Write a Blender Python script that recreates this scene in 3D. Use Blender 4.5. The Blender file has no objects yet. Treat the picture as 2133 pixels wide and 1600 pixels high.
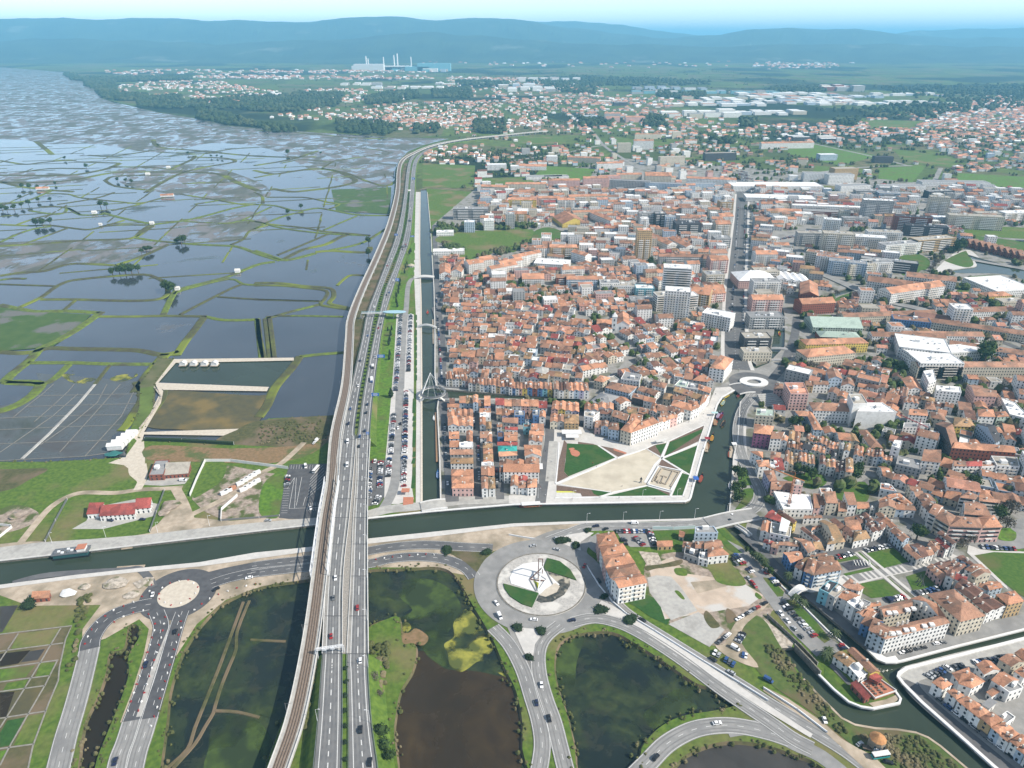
import bpy,math,random
from mathutils import Vector
from mathutils.geometry import delaunay_2d_cdt
random.seed(7)
R=random.Random(11)
C=bpy.context.scene.collection
S=bpy.context.scene
# camera, light, exposure
H=310.0;FPX=1450.0;PITCH=math.atan((800-76)/FPX)
SP,CP=math.sin(PITCH),math.cos(PITCH)
cam=bpy.data.cameras.new("camera");cam.sensor_width=36;cam.lens=36*FPX/2133
cam.clip_start=1;cam.clip_end=200000
camo=bpy.data.objects.new("camera",cam);C.objects.link(camo)
camo.location=(0,0,H);camo.rotation_euler=(math.pi/2-PITCH,0,0)
S.camera=camo
SUN_AZ=math.radians(110)
SUN_EL=math.radians(41)
world=bpy.data.worlds.new("World");S.world=world;world.use_nodes=True
nt=world.node_tree;nt.nodes.clear()
sky=nt.nodes.new("ShaderNodeTexSky");sky.sky_type='NISHITA';sky.sun_disc=False
sky.sun_elevation=SUN_EL;sky.sun_rotation=SUN_AZ;sky.altitude=300;sky.air_density=0.7;sky.dust_density=0.25;sky.ozone_density=1.6
bg=nt.nodes.new("ShaderNodeBackground");bg.inputs[1].default_value=0.15
wo=nt.nodes.new("ShaderNodeOutputWorld")
hsv=nt.nodes.new("ShaderNodeHueSaturation");hsv.inputs["Saturation"].default_value=.55;hsv.inputs["Value"].default_value=1.08
nt.links.new(sky.outputs[0],hsv.inputs["Color"]);nt.links.new(hsv.outputs[0],bg.inputs[0]);nt.links.new(bg.outputs[0],wo.inputs[0])
sl=bpy.data.lights.new("sun",'SUN');sl.energy=4.6;sl.angle=math.radians(0.53);sl.color=(1,0.93,0.82)
so=bpy.data.objects.new("sun",sl);C.objects.link(so)
sd=Vector((math.sin(SUN_AZ)*math.cos(SUN_EL),math.cos(SUN_AZ)*math.cos(SUN_EL),math.sin(SUN_EL)))
so.rotation_euler=(-sd).to_track_quat('-Z','Y').to_euler();so.location=(600,200,900)
S.view_settings.view_transform='Standard';S.view_settings.look='None'
S.view_settings.exposure=0.68;S.view_settings.gamma=1
S.cycles.max_bounces=4;S.cycles.volume_bounces=0;S.cycles.diffuse_bounces=2;S.cycles.glossy_bounces=2
S.cycles.transparent_max_bounces=6
# pixel of the survey photograph -> place on the ground
CODES={}
for _r,_y in zip("abcd",(0,400,800,1200)):
 for _c,_x in enumerate((0,530,1060,1590)):
  CODES[_r+str(_c)]=(_x,_y,3.928 if _c==3 else 3.95)
CODES.update(e1=(900,800,6.154),e2=(1560,1000,6.667),e3=(1830,1000,6.667),e4=(1560,780,6.667),e5=(1830,780,6.667),e6=(1180,760,5.925),px=(0,0,1.0),f1=(980,1110,4.094),f2=(1320,1130,4.23),f3=(1700,1330,3.525))
def toworld(px,py,z=0.0):
 u=(px-1066.5)/FPX;v=(py-800)/FPX
 t=(H-z)/max(SP+v*CP,1e-4)
 return(u*t,(CP-v*SP)*t)
def W(code,pts,z=0.0):
 x0,y0,s=CODES[code]
 return[toworld(x0+a/s,y0+b/s,z)for a,b in pts]
def topx(x,y,z=0.0):
 dz=H-z;d=y*CP+dz*SP;v=(-y*SP+dz*CP)/d
 return(1066.5+FPX*x/d,800+FPX*v)
 # materials
MATS={}
def lin(c):
 return tuple(((v/12.92)if v<=.04045 else((v+.055)/1.055)**2.4)for v in c)
def mat(name,c1,c2=None,scale=1.0,rough=0.85,c3=None,scale3=0.05,t3=(.5,.6),metal=0,spec=0.3,objvar=0.0,cell=0.0,detail=4,bump=0,t=(.35,.65),stretch=None,holes=None):
 """linear base colours; c1..c2 mixed by fine noise, c3 by broad noise; objvar: per-object value shift; cell: voronoi value shift"""
 if name in MATS:return MATS[name]
 m=bpy.data.materials.new(name);m.use_nodes=True;n=m.node_tree;N=n.nodes;L=n.links
 b=N["Principled BSDF"];b.inputs["Roughness"].default_value=rough;b.inputs["Metallic"].default_value=metal
 b.inputs["Specular IOR Level"].default_value=spec
 geo=N.new("ShaderNodeNewGeometry");pos=geo.outputs["Position"]
 if stretch:
  mp=N.new("ShaderNodeMapping");mp.inputs["Scale"].default_value=stretch;L.new(pos,mp.inputs[0]);pos=mp.outputs[0]
 def noise(sc,d=detail):
  t_=N.new("ShaderNodeTexNoise");t_.inputs["Scale"].default_value=sc;t_.inputs["Detail"].default_value=d
  L.new(pos,t_.inputs["Vector"]);return t_
 def ramp(fac,lo,hi):
  r=N.new("ShaderNodeMapRange");r.inputs[1].default_value=lo;r.inputs[2].default_value=hi;L.new(fac,r.inputs[0]);return r.outputs[0]
 def mix(f,a,c,blend='MIX'):
  x=N.new("ShaderNodeMix");x.data_type='RGBA';x.blend_type=blend
  if isinstance(f,float):x.inputs[0].default_value=f
  else:L.new(f,x.inputs[0])
  for i,q in((6,a),(7,c)):
   if isinstance(q,tuple):x.inputs[i].default_value=(*q,1)
   else:L.new(q,x.inputs[i])
  return x.outputs[2]
 col=c1
 if c2 is not None:
  nz=noise(scale);col=mix(ramp(nz.outputs[0],*t),c1,c2)
  if bump:
   bp=N.new("ShaderNodeBump");bp.inputs["Strength"].default_value=bump;bp.inputs["Distance"].default_value=0.5
   L.new(nz.outputs[0],bp.inputs["Height"]);L.new(bp.outputs[0],b.inputs["Normal"])
 if c3 is not None:
  col=mix(ramp(noise(scale3,6).outputs[0],*t3),col,c3)
 if objvar:
  oi=N.new("ShaderNodeObjectInfo");r=N.new("ShaderNodeMapRange");r.inputs[3].default_value=1-objvar;r.inputs[4].default_value=1+objvar*.8
  L.new(oi.outputs["Random"],r.inputs[0]);hs=N.new("ShaderNodeHueSaturation");L.new(r.outputs[0],hs.inputs["Value"])
  if isinstance(col,tuple):hs.inputs["Color"].default_value=(*col,1)
  else:L.new(col,hs.inputs["Color"])
  col=hs.outputs[0]
 if cell:
  vo=N.new("ShaderNodeTexVoronoi");vo.inputs["Scale"].default_value=cell;L.new(pos,vo.inputs["Vector"])
  sx=N.new("ShaderNodeSeparateColor");L.new(vo.outputs["Color"],sx.inputs[0])
  r=N.new("ShaderNodeMapRange");r.inputs[3].default_value=.72;r.inputs[4].default_value=1.25
  L.new(sx.outputs[0],r.inputs[0]);hs=N.new("ShaderNodeHueSaturation");L.new(r.outputs[0],hs.inputs["Value"])
  if isinstance(col,tuple):hs.inputs["Color"].default_value=(*col,1)
  else:L.new(col,hs.inputs["Color"])
  col=hs.outputs[0]
 if isinstance(col,tuple):b.inputs["Base Color"].default_value=(*col,1)
 else:L.new(col,b.inputs["Base Color"])
 if holes:
  L.new(ramp(noise(holes[0],8).outputs[0],holes[1],holes[2]),b.inputs["Alpha"])
 MATS[name]=m;return m
 # objects
def link(o,parent=None):
 C.objects.link(o)
 if parent is not None:o.parent=parent
 return o
def tag(o,label=None,cat=None,group=None,kind=None):
 if label:o["label"]=label
 if cat:o["category"]=cat
 if group:o["group"]=group
 if kind:o["kind"]=kind
 return o
def empty(name,loc=(0,0,0),rz=0.0,label=None,cat=None,group=None):
 o=bpy.data.objects.new(name,None);o.empty_display_size=.5;link(o);o.location=loc;o.rotation_euler=(0,0,rz)
 return tag(o,label,cat,group)
class MB:
 def __init__(s):s.v=[];s.f=[];s.m=[]
 def add(s,v,f,mi=0):
  n=len(s.v);s.v.extend(v)
  for q in f:s.f.append(tuple(i+n for i in q));s.m.append(mi)
 def box(s,c,size,rz=0.0,mi=0,taper=1.0):
  cx,cy,cz=c;a,b,h=size[0]/2,size[1]/2,size[2];ca,sa=math.cos(rz),math.sin(rz);vs=[]
  for k,z in((1.0,cz),(taper,cz+h)):
   for x,y in((-a,-b),(a,-b),(a,b),(-a,b)):
    vs.append((cx+(x*ca-y*sa)*k,cy+(x*sa+y*ca)*k,z))
  s.add(vs,[(3,2,1,0),(4,5,6,7),(0,1,5,4),(1,2,6,5),(2,3,7,6),(3,0,4,7)],mi)
 def prism(s,poly,z0,z1,mi=0,bottom=True):
  n=len(poly);vs=[(x,y,z0)for x,y in poly]+[(x,y,z1)for x,y in poly]
  fs=[tuple(range(n,2*n))]+[(i,(i+1)%n,n+(i+1)%n,n+i)for i in range(n)]
  if bottom:fs.append(tuple(reversed(range(n))))
  s.add(vs,fs,mi)
 def tube(s,a,b,r0,r1=None,n=6,mi=0):
  r1=r0 if r1 is None else r1;a=Vector(a);b=Vector(b);d=(b-a).normalized()
  x=d.orthogonal().normalized();y=d.cross(x);vs=[]
  for p,r in((a,r0),(b,r1)):
   for i in range(n):
    t=2*math.pi*i/n;vs.append(tuple(p+x*(r*math.cos(t))+y*(r*math.sin(t))))
  s.add(vs,[(i,(i+1)%n,n+(i+1)%n,n+i)for i in range(n)]+[tuple(reversed(range(n))),tuple(range(n,2*n))],mi)
 def beam(s,a,b,w,h,mi=0):
  a=Vector(a);b=Vector(b);d=(b-a).normalized();up=Vector((0,0,1))
  sx=d.cross(up);sx=sx.normalized()if sx.length>1e-4 else Vector((1,0,0));uz=sx.cross(d);vs=[]
  for p in(a,b):
   for i,j in((-1,-1),(1,-1),(1,1),(-1,1)):vs.append(tuple(p+sx*(i*w/2)+uz*(j*h/2)))
  s.add(vs,[(3,2,1,0),(4,5,6,7),(0,1,5,4),(1,2,6,5),(2,3,7,6),(3,0,4,7)],mi)
 def mesh(s,name,mats):
  me=bpy.data.meshes.new(name);me.from_pydata(s.v,[],s.f)
  for m in(mats if isinstance(mats,(list,tuple))else[mats]):me.materials.append(m)
  if any(s.m):me.polygons.foreach_set("material_index",s.m)
  me.update();return me
 def build(s,name,mats,parent=None,kind=None):
  o=bpy.data.objects.new(name,s.mesh(name,mats));link(o,parent)
  if kind:o["kind"]=kind
  return o
def put(name,me,parent=None,loc=(0,0,0),rz=0.0,sc=None):
 o=bpy.data.objects.new(name,me);link(o,parent);o.location=loc;o.rotation_euler=(0,0,rz)
 if sc:o.scale=sc if isinstance(sc,tuple)else(sc,sc,sc)
 return o
ORD="zeroth first second third fourth fifth sixth seventh eighth ninth tenth eleventh twelfth thirteenth fourteenth fifteenth sixteenth seventeenth eighteenth nineteenth".split()
TEN={2:"twent",3:"thirt",4:"fort",5:"fift",6:"sixt",7:"sevent",8:"eight",9:"ninet"}
def ordn(n):
 if n<20:return ORD[n]
 if n<100:return TEN[n//10]+("ieth" if n%10==0 else "y-"+ORD[n%10])
 return "hundred-and-"+ordn(n-100)if n>100 else "hundredth"
 # plane geometry
def inside(p,poly):
 x,y=p;c=False;j=len(poly)-1
 for i in range(len(poly)):
  xi,yi=poly[i];xj,yj=poly[j]
  if(yi>y)!=(yj>y)and x<(xj-xi)*(y-yi)/(yj-yi)+xi:c=not c
  j=i
 return c
def bbox(poly):
 xs=[p[0]for p in poly];ys=[p[1]for p in poly];return min(xs),min(ys),max(xs),max(ys)
def bover(a,b):return not(a[2]<b[0]or b[2]<a[0]or a[3]<b[1]or b[3]<a[1])
def smooth(pts,closed=False,k=4):
 n=len(pts);out=[]
 if n<3:return pts
 rng=range(n)if closed else range(n-1)
 for i in rng:
  p0=pts[(i-1)%n]if closed or i>0 else pts[0];p1=pts[i];p2=pts[(i+1)%n]
  p3=pts[(i+2)%n]if closed or i+2<n else pts[-1]
  for j in range(k):
   t=j/k
   out.append(tuple(.5*(2*p1[a]+(p2[a]-p0[a])*t+(2*p0[a]-5*p1[a]+4*p2[a]-p3[a])*t*t+(3*p1[a]-p0[a]-3*p2[a]+p3[a])*t**3)for a in(0,1)))
 if not closed:out.append(pts[-1])
 return out
HOLES=[]
def triang(poly,holes):
 vs=[];es=[]
 for q in[poly]+holes:
  n0=len(vs);vs+=[Vector(p)for p in q];es+=[(n0+i,n0+(i+1)%len(q))for i in range(len(q))]
 v2,_,f2,_,_,_=delaunay_2d_cdt(vs,es,[],0,1e-5)
 fs=[]
 for f in f2:
  c=(sum(v2[i][0]for i in f)/len(f),sum(v2[i][1]for i in f)/len(f))
  if inside(c,poly)and not any(inside(c,q)for q in holes):fs.append(tuple(f))
 return[(v[0],v[1])for v in v2],fs
def sheet(name,poly,z,m,cut=True,kind="structure",parent=None,mb=None):
 bb=bbox(poly);holes=[q for q,b in HOLES if bover(b,bb)]if cut else[]
 v,f=triang(poly,holes)
 vs=[(x,y,z)for x,y in v]
 fl=[q if(v[q[1]][0]-v[q[0]][0])*(v[q[2]][1]-v[q[0]][1])-(v[q[1]][1]-v[q[0]][1])*(v[q[2]][0]-v[q[0]][0])>0 else tuple(reversed(q))for q in f]
 if mb is not None:mb.add(vs,fl);return None
 b=MB();b.add(vs,fl);return b.build(name,m,parent,kind)
def offset(pts,d):
 """left-hand offset polyline by d"""
 out=[]
 for i,p in enumerate(pts):
  a=pts[max(i-1,0)];b=pts[min(i+1,len(pts)-1)];dx,dy=b[0]-a[0],b[1]-a[1];l=math.hypot(dx,dy)or 1
  out.append((p[0]-dy/l*d,p[1]+dx/l*d))
 return out
def strip(mb,Lp,Rp,z,mi=0,skirt=0.0,spread=0.0,zs=None):
 """band between two polylines; skirt: side faces going down; spread: how far the skirt leans out"""
 n=len(Lp);zz=zs or[z]*n
 vs=[(Lp[i][0],Lp[i][1],zz[i])for i in range(n)]+[(Rp[i][0],Rp[i][1],zz[i])for i in range(n)]
 fs=[(n+i,n+i+1,i+1,i)for i in range(n-1)]
 if skirt:
  for i in range(n):
   dx,dy=Lp[i][0]-Rp[i][0],Lp[i][1]-Rp[i][1];l=math.hypot(dx,dy)or 1
   vs.append((Lp[i][0]+dx/l*spread,Lp[i][1]+dy/l*spread,zz[i]-skirt))
  for i in range(n):
   dx,dy=Rp[i][0]-Lp[i][0],Rp[i][1]-Lp[i][1];l=math.hypot(dx,dy)or 1
   vs.append((Rp[i][0]+dx/l*spread,Rp[i][1]+dy/l*spread,zz[i]-skirt))
  fs+=[(i,i+1,2*n+i+1,2*n+i)for i in range(n-1)]
  fs+=[(3*n+i,3*n+i+1,n+i+1,n+i)for i in range(n-1)]
  fs+=[(0,2*n,3*n,n),(n-1,2*n-1,4*n-1,3*n-1)]
 mb.add(vs,fs,mi)
def resample(pts,step):
 out=[pts[0]];acc=0
 for a,b in zip(pts,pts[1:]):
  l=math.hypot(b[0]-a[0],b[1]-a[1]);d=step-acc
  while d<=l:
   out.append((a[0]+(b[0]-a[0])*d/l,a[1]+(b[1]-a[1])*d/l));d+=step
  acc=(acc+l)%step if l>0 else acc
 return out
def dashes(mb,pts,w,on,off,z):
 p=resample(pts,1.0);n=int(on+off);i=0
 while i+on<len(p):
  q=[p[i],p[i+int(on)]];strip(mb,offset(q,w/2),offset(q,-w/2),z);i+=n
OX0,OY0,ON,OM=-900,60,1300,1700
OCC=bytearray(ON*OM)
def occ_poly(poly,v=1,grow=0.0):
 b=bbox(poly)
 for iy in range(max(0,int((b[1]-OY0)/2)),min(OM,int((b[3]-OY0)/2)+2)):
  y=OY0+iy*2;xs=[];n=len(poly)
  for i in range(n):
   (x1,y1),(x2,y2)=poly[i],poly[(i+1)%n]
   if(y1>y)!=(y2>y):xs.append(x1+(y-y1)*(x2-x1)/(y2-y1))
  xs.sort()
  for a,c in zip(xs[::2],xs[1::2]):
   for ix in range(max(0,int((a-grow-OX0)/2+.99)),min(ON,int((c+grow-OX0)/2)+1)):OCC[iy*ON+ix]=v
def occ_line(pts,w):
 for a,b in zip(pts,pts[1:]):
  q=[a,b];l=offset(q,w/2);r=offset(q,-w/2);occ_poly([l[0],l[1],r[1],r[0]])
def occ(x,y):
 ix=int((x-OX0)/2+.5);iy=int((y-OY0)/2+.5)
 return OCC[iy*ON+ix]if 0<=ix<ON and 0<=iy<OM else 0
HAZE=8.0e-5
# palette
def water_mat(name,deep,rough,algae=None,ior=1.33,asc=.02,at=(.5,.6),algae2=None,mud=None,msc=.02,mt=(.5,.6),stretch=None):
 m=bpy.data.materials.new(name);m.use_nodes=True;N=m.node_tree.nodes;L=m.node_tree.links;b=N["Principled BSDF"]
 b.inputs["IOR"].default_value=ior;b.inputs["Specular IOR Level"].default_value=.5
 geo=N.new("ShaderNodeNewGeometry");pos=geo.outputs["Position"]
 if stretch:
  mp=N.new("ShaderNodeMapping");mp.inputs["Scale"].default_value=stretch;L.new(pos,mp.inputs[0]);pos=mp.outputs[0]
 col=None;fac=None
 def nz(sc,lo,hi,d=7,w=None):
  t=N.new("ShaderNodeTexNoise");t.inputs["Scale"].default_value=sc;t.inputs["Detail"].default_value=d;t.inputs["Roughness"].default_value=.6
  t.inputs["Distortion"].default_value=.6
  L.new(pos,t.inputs["Vector"]);r=N.new("ShaderNodeMapRange");r.inputs[1].default_value=lo;r.inputs[2].default_value=hi
  L.new(t.outputs[0],r.inputs[0]);return r.outputs[0]
 def mix(f,a,c):
  x=N.new("ShaderNodeMix");x.data_type='RGBA';L.new(f,x.inputs[0])
  for i,q in((6,a),(7,c)):
   if isinstance(q,tuple):x.inputs[i].default_value=(*q,1)
   else:L.new(q,x.inputs[i])
  return x.outputs[2]
 col=mix(nz(.012,.3,.7),deep,tuple(v*1.5+.004 for v in deep))
 cover=None
 if mud:
  f=nz(msc,*mt,d=9);col=mix(f,col,mud);cover=f
 if algae:
  f2=nz(asc,*at,d=9);a2=mix(nz(asc*5,.35,.65),algae,algae2 or tuple(v*.6 for v in algae));col=mix(f2,col,a2)
  if cover is None:cover=f2
  else:
   mx=N.new("ShaderNodeMath");mx.operation='MAXIMUM';L.new(cover,mx.inputs[0]);L.new(f2,mx.inputs[1]);cover=mx.outputs[0]
 L.new(col,b.inputs["Base Color"])
 if cover is not None:
  r=N.new("ShaderNodeMapRange");r.inputs[3].default_value=rough;r.inputs[4].default_value=.75;L.new(cover,r.inputs[0]);L.new(r.outputs[0],b.inputs["Roughness"])
 else:b.inputs["Roughness"].default_value=rough
 t=N.new("ShaderNodeTexNoise");t.inputs["Scale"].default_value=.9;t.inputs["Detail"].default_value=3;L.new(pos,t.inputs["Vector"])
 bp=N.new("ShaderNodeBump");bp.inputs["Strength"].default_value=.07;bp.inputs["Distance"].default_value=.08;L.new(t.outputs[0],bp.inputs["Height"]);L.new(bp.outputs[0],b.inputs["Normal"])
 MATS[name]=m;return m
M_canal=water_mat("canal_water",(.024,.034,.021),.08)
M_lag=water_mat("lagoon_water",(.026,.03,.034),.07,ior=1.8,algae=(.05,.065,.03),asc=.006,at=(.60,.72),mud=(.10,.095,.09),msc=.011,mt=(.62,.75))
M_marsh=water_mat("marsh_water",(.07,.075,.08),.12,ior=1.8,algae=(.075,.08,.05),asc=.014,at=(.5,.56),mud=(.13,.12,.115),msc=.03,mt=(.46,.54),stretch=(1,.7,1))
M_pan=water_mat("salt_pan_water",(.055,.06,.058),.25,algae=(.05,.06,.04),asc=.012,at=(.55,.7),mud=(.07,.062,.06),msc=.02,mt=(.5,.7))
M_pond=water_mat("pond_water",(.008,.013,.011),.1,algae=(.045,.062,.018),asc=.035,at=(.42,.66),algae2=(.016,.028,.009),mud=(.03,.032,.018),msc=.09,mt=(.5,.7))
M_pond2=water_mat("brown_pond_water",(.016,.012,.006),.1,algae=(.05,.032,.01),asc=.015,at=(.5,.72),algae2=(.02,.012,.004))
M_mudp=water_mat("mud_pond_water",(.03,.028,.025),.3,mud=(.07,.065,.058),msc=.03,mt=(.4,.7))
M_grass=mat("meadow_grass",(.05,.095,.012),(.095,.15,.02),.35,.95,c3=(.16,.13,.06),scale3=.02,t3=(.5,.68),bump=.3)
M_bright=mat("verge_grass",(.05,.11,.012),(.10,.19,.018),.3,.95,c3=(.09,.10,.03),scale3=.05,t3=(.5,.7),bump=.3)
M_lawn=mat("lawn_grass",(.02,.065,.012),(.03,.085,.016),.5,.95,c3=(.045,.085,.02),scale3=.08)
M_parkgrass=mat("park_grass",(.04,.09,.012),(.065,.12,.016),.5,.95,c3=(.09,.10,.03),scale3=.06,t3=(.5,.65))
M_soil=mat("planting_soil",(.11,.075,.055),(.15,.10,.075),.8,.95)
M_sand=mat("sandy_ground",(.42,.35,.27),(.33,.27,.2),.25,.95,c3=(.20,.17,.12),scale3=.06,t3=(.45,.65),bump=.3)
M_white_sand=mat("white_sand",(.50,.45,.37),(.42,.37,.30),.4,.95)
M_rubble=mat("rubble_ground",(.34,.28,.23),(.20,.16,.125),.35,.95,c3=(.07,.09,.025),scale3=.09,t3=(.5,.6),bump=.5)
M_slab=mat("old_concrete_slab",(.44,.385,.32),(.27,.235,.19),.45,.9,c3=(.12,.12,.055),scale3=.11,t3=(.56,.64),bump=.6,t=(.42,.58))
M_brush=mat("rough_marsh_grass",(.09,.085,.035),(.055,.06,.022),.35,.95,c3=(.14,.105,.065),scale3=.04,t3=(.45,.6),bump=.5)
M_reed=mat("dry_reeds",(.22,.14,.075),(.15,.105,.05),.4,.95,c3=(.08,.10,.03),scale3=.05,t3=(.5,.62),bump=.5)
M_dyke=mat("dyke_earth",(.075,.085,.025),(.055,.05,.03),.12,.95,c3=(.13,.16,.02),scale3=.012,t3=(.5,.6),bump=.4)
M_dykeg=mat("dyke_grass",(.12,.17,.02),(.075,.095,.025),.2,.95,c3=(.06,.055,.035),scale3=.03,t3=(.52,.65),bump=.4)
M_stonebank=mat("stone_bank",(.20,.18,.15),(.11,.10,.08),.6,.95,bump=.6)
M_asphalt=mat("asphalt",(.085,.085,.088),(.11,.11,.112),.25,.9,c3=(.14,.138,.135),scale3=.05,t3=(.5,.7))
M_oldasphalt=mat("worn_asphalt",(.20,.198,.19),(.25,.245,.235),.2,.9,c3=(.17,.168,.165),scale3=.06,t3=(.5,.7))
M_newasphalt=mat("fresh_asphalt",(.062,.062,.066),(.085,.085,.088),.25,.85)
M_cobble=mat("grey_paving",(.22,.215,.20),(.27,.26,.245),.3,.9,c3=(.17,.165,.155),scale3=.05,t3=(.45,.65))
M_town=mat("town_paving",(.20,.192,.178),(.26,.25,.23),.3,.9,c3=(.12,.12,.085),scale3=.06,t3=(.5,.62))
M_white_pave=mat("white_paving",(.50,.48,.45),(.44,.425,.40),.4,.85,c3=(.40,.385,.36),scale3=.07,t3=(.5,.7))
M_cream_pave=mat("cream_paving",(.49,.44,.35),(.43,.385,.30),.15,.85,c3=(.39,.345,.27),scale3=.04,t3=(.5,.6))
M_conc=mat("concrete",(.38,.37,.34),(.32,.31,.29),.4,.85,c3=(.27,.26,.24),scale3=.1,t3=(.5,.7))
M_lightconc=mat("light_concrete",(.52,.51,.48),(.45,.44,.42),.4,.85)
M_white=mat("white_paint",(.62,.615,.60),(.56,.555,.54),.5,.6)
M_mark=mat("road_marking",(.62,.62,.60),(.5,.5,.48),2.0,.7)
M_terr=mat("terracotta_paving",(.42,.17,.10),(.35,.14,.085),.5,.85)
M_steelw=mat("white_steel",(.62,.63,.64),None,1,.4,spec=.5)
M_steel=mat("grey_steel",(.22,.23,.24),None,1,.4,metal=.5)
M_rail=mat("rail_ballast",(.17,.13,.10),(.21,.165,.13),.8,.95)
M_railsteel=mat("rail_steel",(.12,.09,.07),None,1,.5,metal=.6)
# water bodies (cut out of the land)
def hole(code,pts,sm=False):
 w=W(code,pts,0);w=smooth(w,True,4)if sm else w
 HOLES.append((w,bbox(w)));return w
canal_main=hole('px',[(-120,1183),(0,1168),(190,1147),(540,1106),(665,1092),(765,1080),(892,1066),(1070,1051),(1427,1045.6),(1436,1042),(1440,1035),(1447,1007),(1465,942),(1495,843),(1505,828),(1528,815),(1556,812),(1552,825),(1541,838),(1536,914),(1527,952),(1523,1015),(1518,1071),(1440,1081),(1222,1086),(1070,1091),(764,1123),(657,1139),(530,1152),(415,1172),(290,1184),(152,1199),(0,1219),(-120,1236)])
canal_roque=hole('px',[(879,1053),(879,1000),(879,901),(879,833),(879,780),(878,628),(875,526),(876,400),(876,394),(888,393),(889,400),(896,476),(900,552),(903,602),(905,690),(905,780),(909,810),(1070,823),(1202,829),(1210,833),(1209,838),(1149,836),(1070,830),(912,829),(910,851),(915,952),(917,1040),(917,1050)])
canal_par=hole('d3',[(-322,-405),(-250,-330),(-160,-239),(35,-40),(240,150),(530,440),(720,600),(950,780),(1080,930),(1130,1000),(1120,1040),(1060,1052),(900,1085),(800,1070),(700,1030),(580,930),(460,815),(370,715),(250,588),(150,590),(230,700),(330,840),(440,960),(560,1080),(640,1160),(750,1215),(920,1245),(1100,1255),(1250,1280),(1350,1320),(1450,1390),(1670,1575),(1800,1690),(2020,1690),(1900,1575),(1600,1310),(1300,1040),(1140,880),(1095,820),(1110,785),(1170,745),(1600,640),(2260,470),(2260,405),(1600,570),(1150,690),(1080,705),(1000,705),(930,680),(850,600),(600,390),(330,160),(130,0),(35,-100),(-130,-290),(-215,-415)])
canal_cojo=hole('px',[(1551,757),(1575,768),(1600,757),(1634,722),(1635,700),(1634,655),(1630,640),(1611,641),(1613,690),(1608,720),(1598,738),(1600,752),(1575,760),(1560,748)])
lake=hole('b3',[(1670,515),(1780,545),(1950,590),(2133,640),(2260,670),(2260,760),(2050,690),(1900,668),(1640,665),(1500,650),(1640,625),(1740,610),(1730,570)],True)
canal_strip=hole('b3',[(485,850),(700,780),(880,765),(900,790),(720,815),(540,870)])
pond_loop=hole('d0',[(1060,410),(1130,405),(1145,500),(1060,650),(1060,800),(1000,1000),(900,1250),(800,1500),(750,1700),(640,1700),(650,1500),(700,1200),(800,1000),(870,800),(900,640),(1010,600),(1040,500)],True)
pond_rail=hole('px',[(545,1222),(650,1206),(765,1187),(850,1184),(900,1181),(930,1186),(950,1202),(965,1225),(986,1263),(1024,1327),(1051,1390),(1075,1440),(1088,1504),(1088,1560),(1088,1660),(829,1660),(829,1600),(821,1529),(824,1491),(834,1440),(859,1397),(867,1357),(860,1340),(838,1338),(831,1286),(800,1292),(767,1306),(720,1330),(664,1350),(640,1385),(618,1440),(590,1500),(556,1590),(530,1660),(330,1660),(334,1600),(347,1504),(354,1440),(375,1372),(395,1335),(415,1306),(440,1278),(466,1255)],True)
pond_tear=hole('d2',[(430,540),(600,470),(850,460),(1050,560),(1300,720),(1520,870),(1650,920),(1780,1000),(1885,1055),(1700,1105),(1480,1140),(1330,1190),(1200,1280),(1100,1400),(1080,1480),(1000,1620),(600,1640),(540,1400),(480,1150),(430,1000),(385,850),(375,680)],True)
pond_south=hole('px',[(1396,1640),(1410,1590),(1440,1566),(1490,1548),(1541,1544),(1600,1553),(1650,1570),(1700,1590),(1730,1640)],True)
lagoon=hole('px',[(-700,1010),(-60,962),(100,962),(262,953),(268,925),(266,908),(278,880),(290,850),(292,800),(330,745),(362,748),(322,800),(318,850),(286,912),(300,918),(480,925),(498,905),(520,888),(560,872),(600,870),(660,868),(690,866),(704,862),(714,800),(722,704),(725,661),(748,602),(783,527),(808,463),(822,400),(824,354),(833,332),(850,316),(880,303),(940,288),(830,286),(700,278),(600,272),(480,262),(430,250),(330,234),(215,206),(180,172),(130,150),(0,140),(-500,140),(-1500,250)])
def banks(name,poly,zt,zb,m,spread=0.0):
 p=poly+[poly[0]];mb=MB();n=len(p)
 if sum(a[0]*b[1]-b[0]*a[1]for a,b in zip(p,p[1:]))<0:p=p[::-1]
 q=offset(p[:-1]+[p[0]],spread)if spread else p
 vs=[(x,y,zt)for x,y in p]+[(x,y,zb)for x,y in q]
 mb.add(vs,[(i,i+1,n+i+1,n+i)for i in range(n-1)]);return mb.build(name,m,kind="structure")
for nm,poly in(("main",canal_main),("sao",canal_roque),("side",canal_par),("upper",canal_cojo),("park",canal_strip)):
 sheet("canal_water",poly,-1.8,M_canal,cut=False);banks("quay_wall",poly,.12,-2.2,M_stonebank)
sheet("lake_water",lake,-.8,M_canal,cut=False);banks("lake_bank",lake,.12,-1.2,M_conc)
for poly,m in((pond_loop,M_pond2),(pond_rail,M_pond),(pond_tear,M_pond),(pond_south,M_mudp)):
 sheet("pond_water",poly,-1.5,m,cut=False);banks("pond_bank",poly,.06,-1.9,M_brush,1.2)
sheet("lagoon_water",lagoon,-1.0,M_lag,cut=False);banks("lagoon_bank",lagoon,.06,-1.4,M_dyke,1.5)
def patch(name,code,pts,z,m,sm=True,cut=False):
 w=W(code,pts,z);return sheet(name,smooth(w,True,4)if sm else w,z,m,cut)
M_yalgae=mat("yellow_algae",(.27,.255,.045),(.20,.20,.035),.5,.9,c3=(.07,.085,.02),scale3=.10,t3=(.42,.56),holes=(.07,.42,.5))
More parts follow.
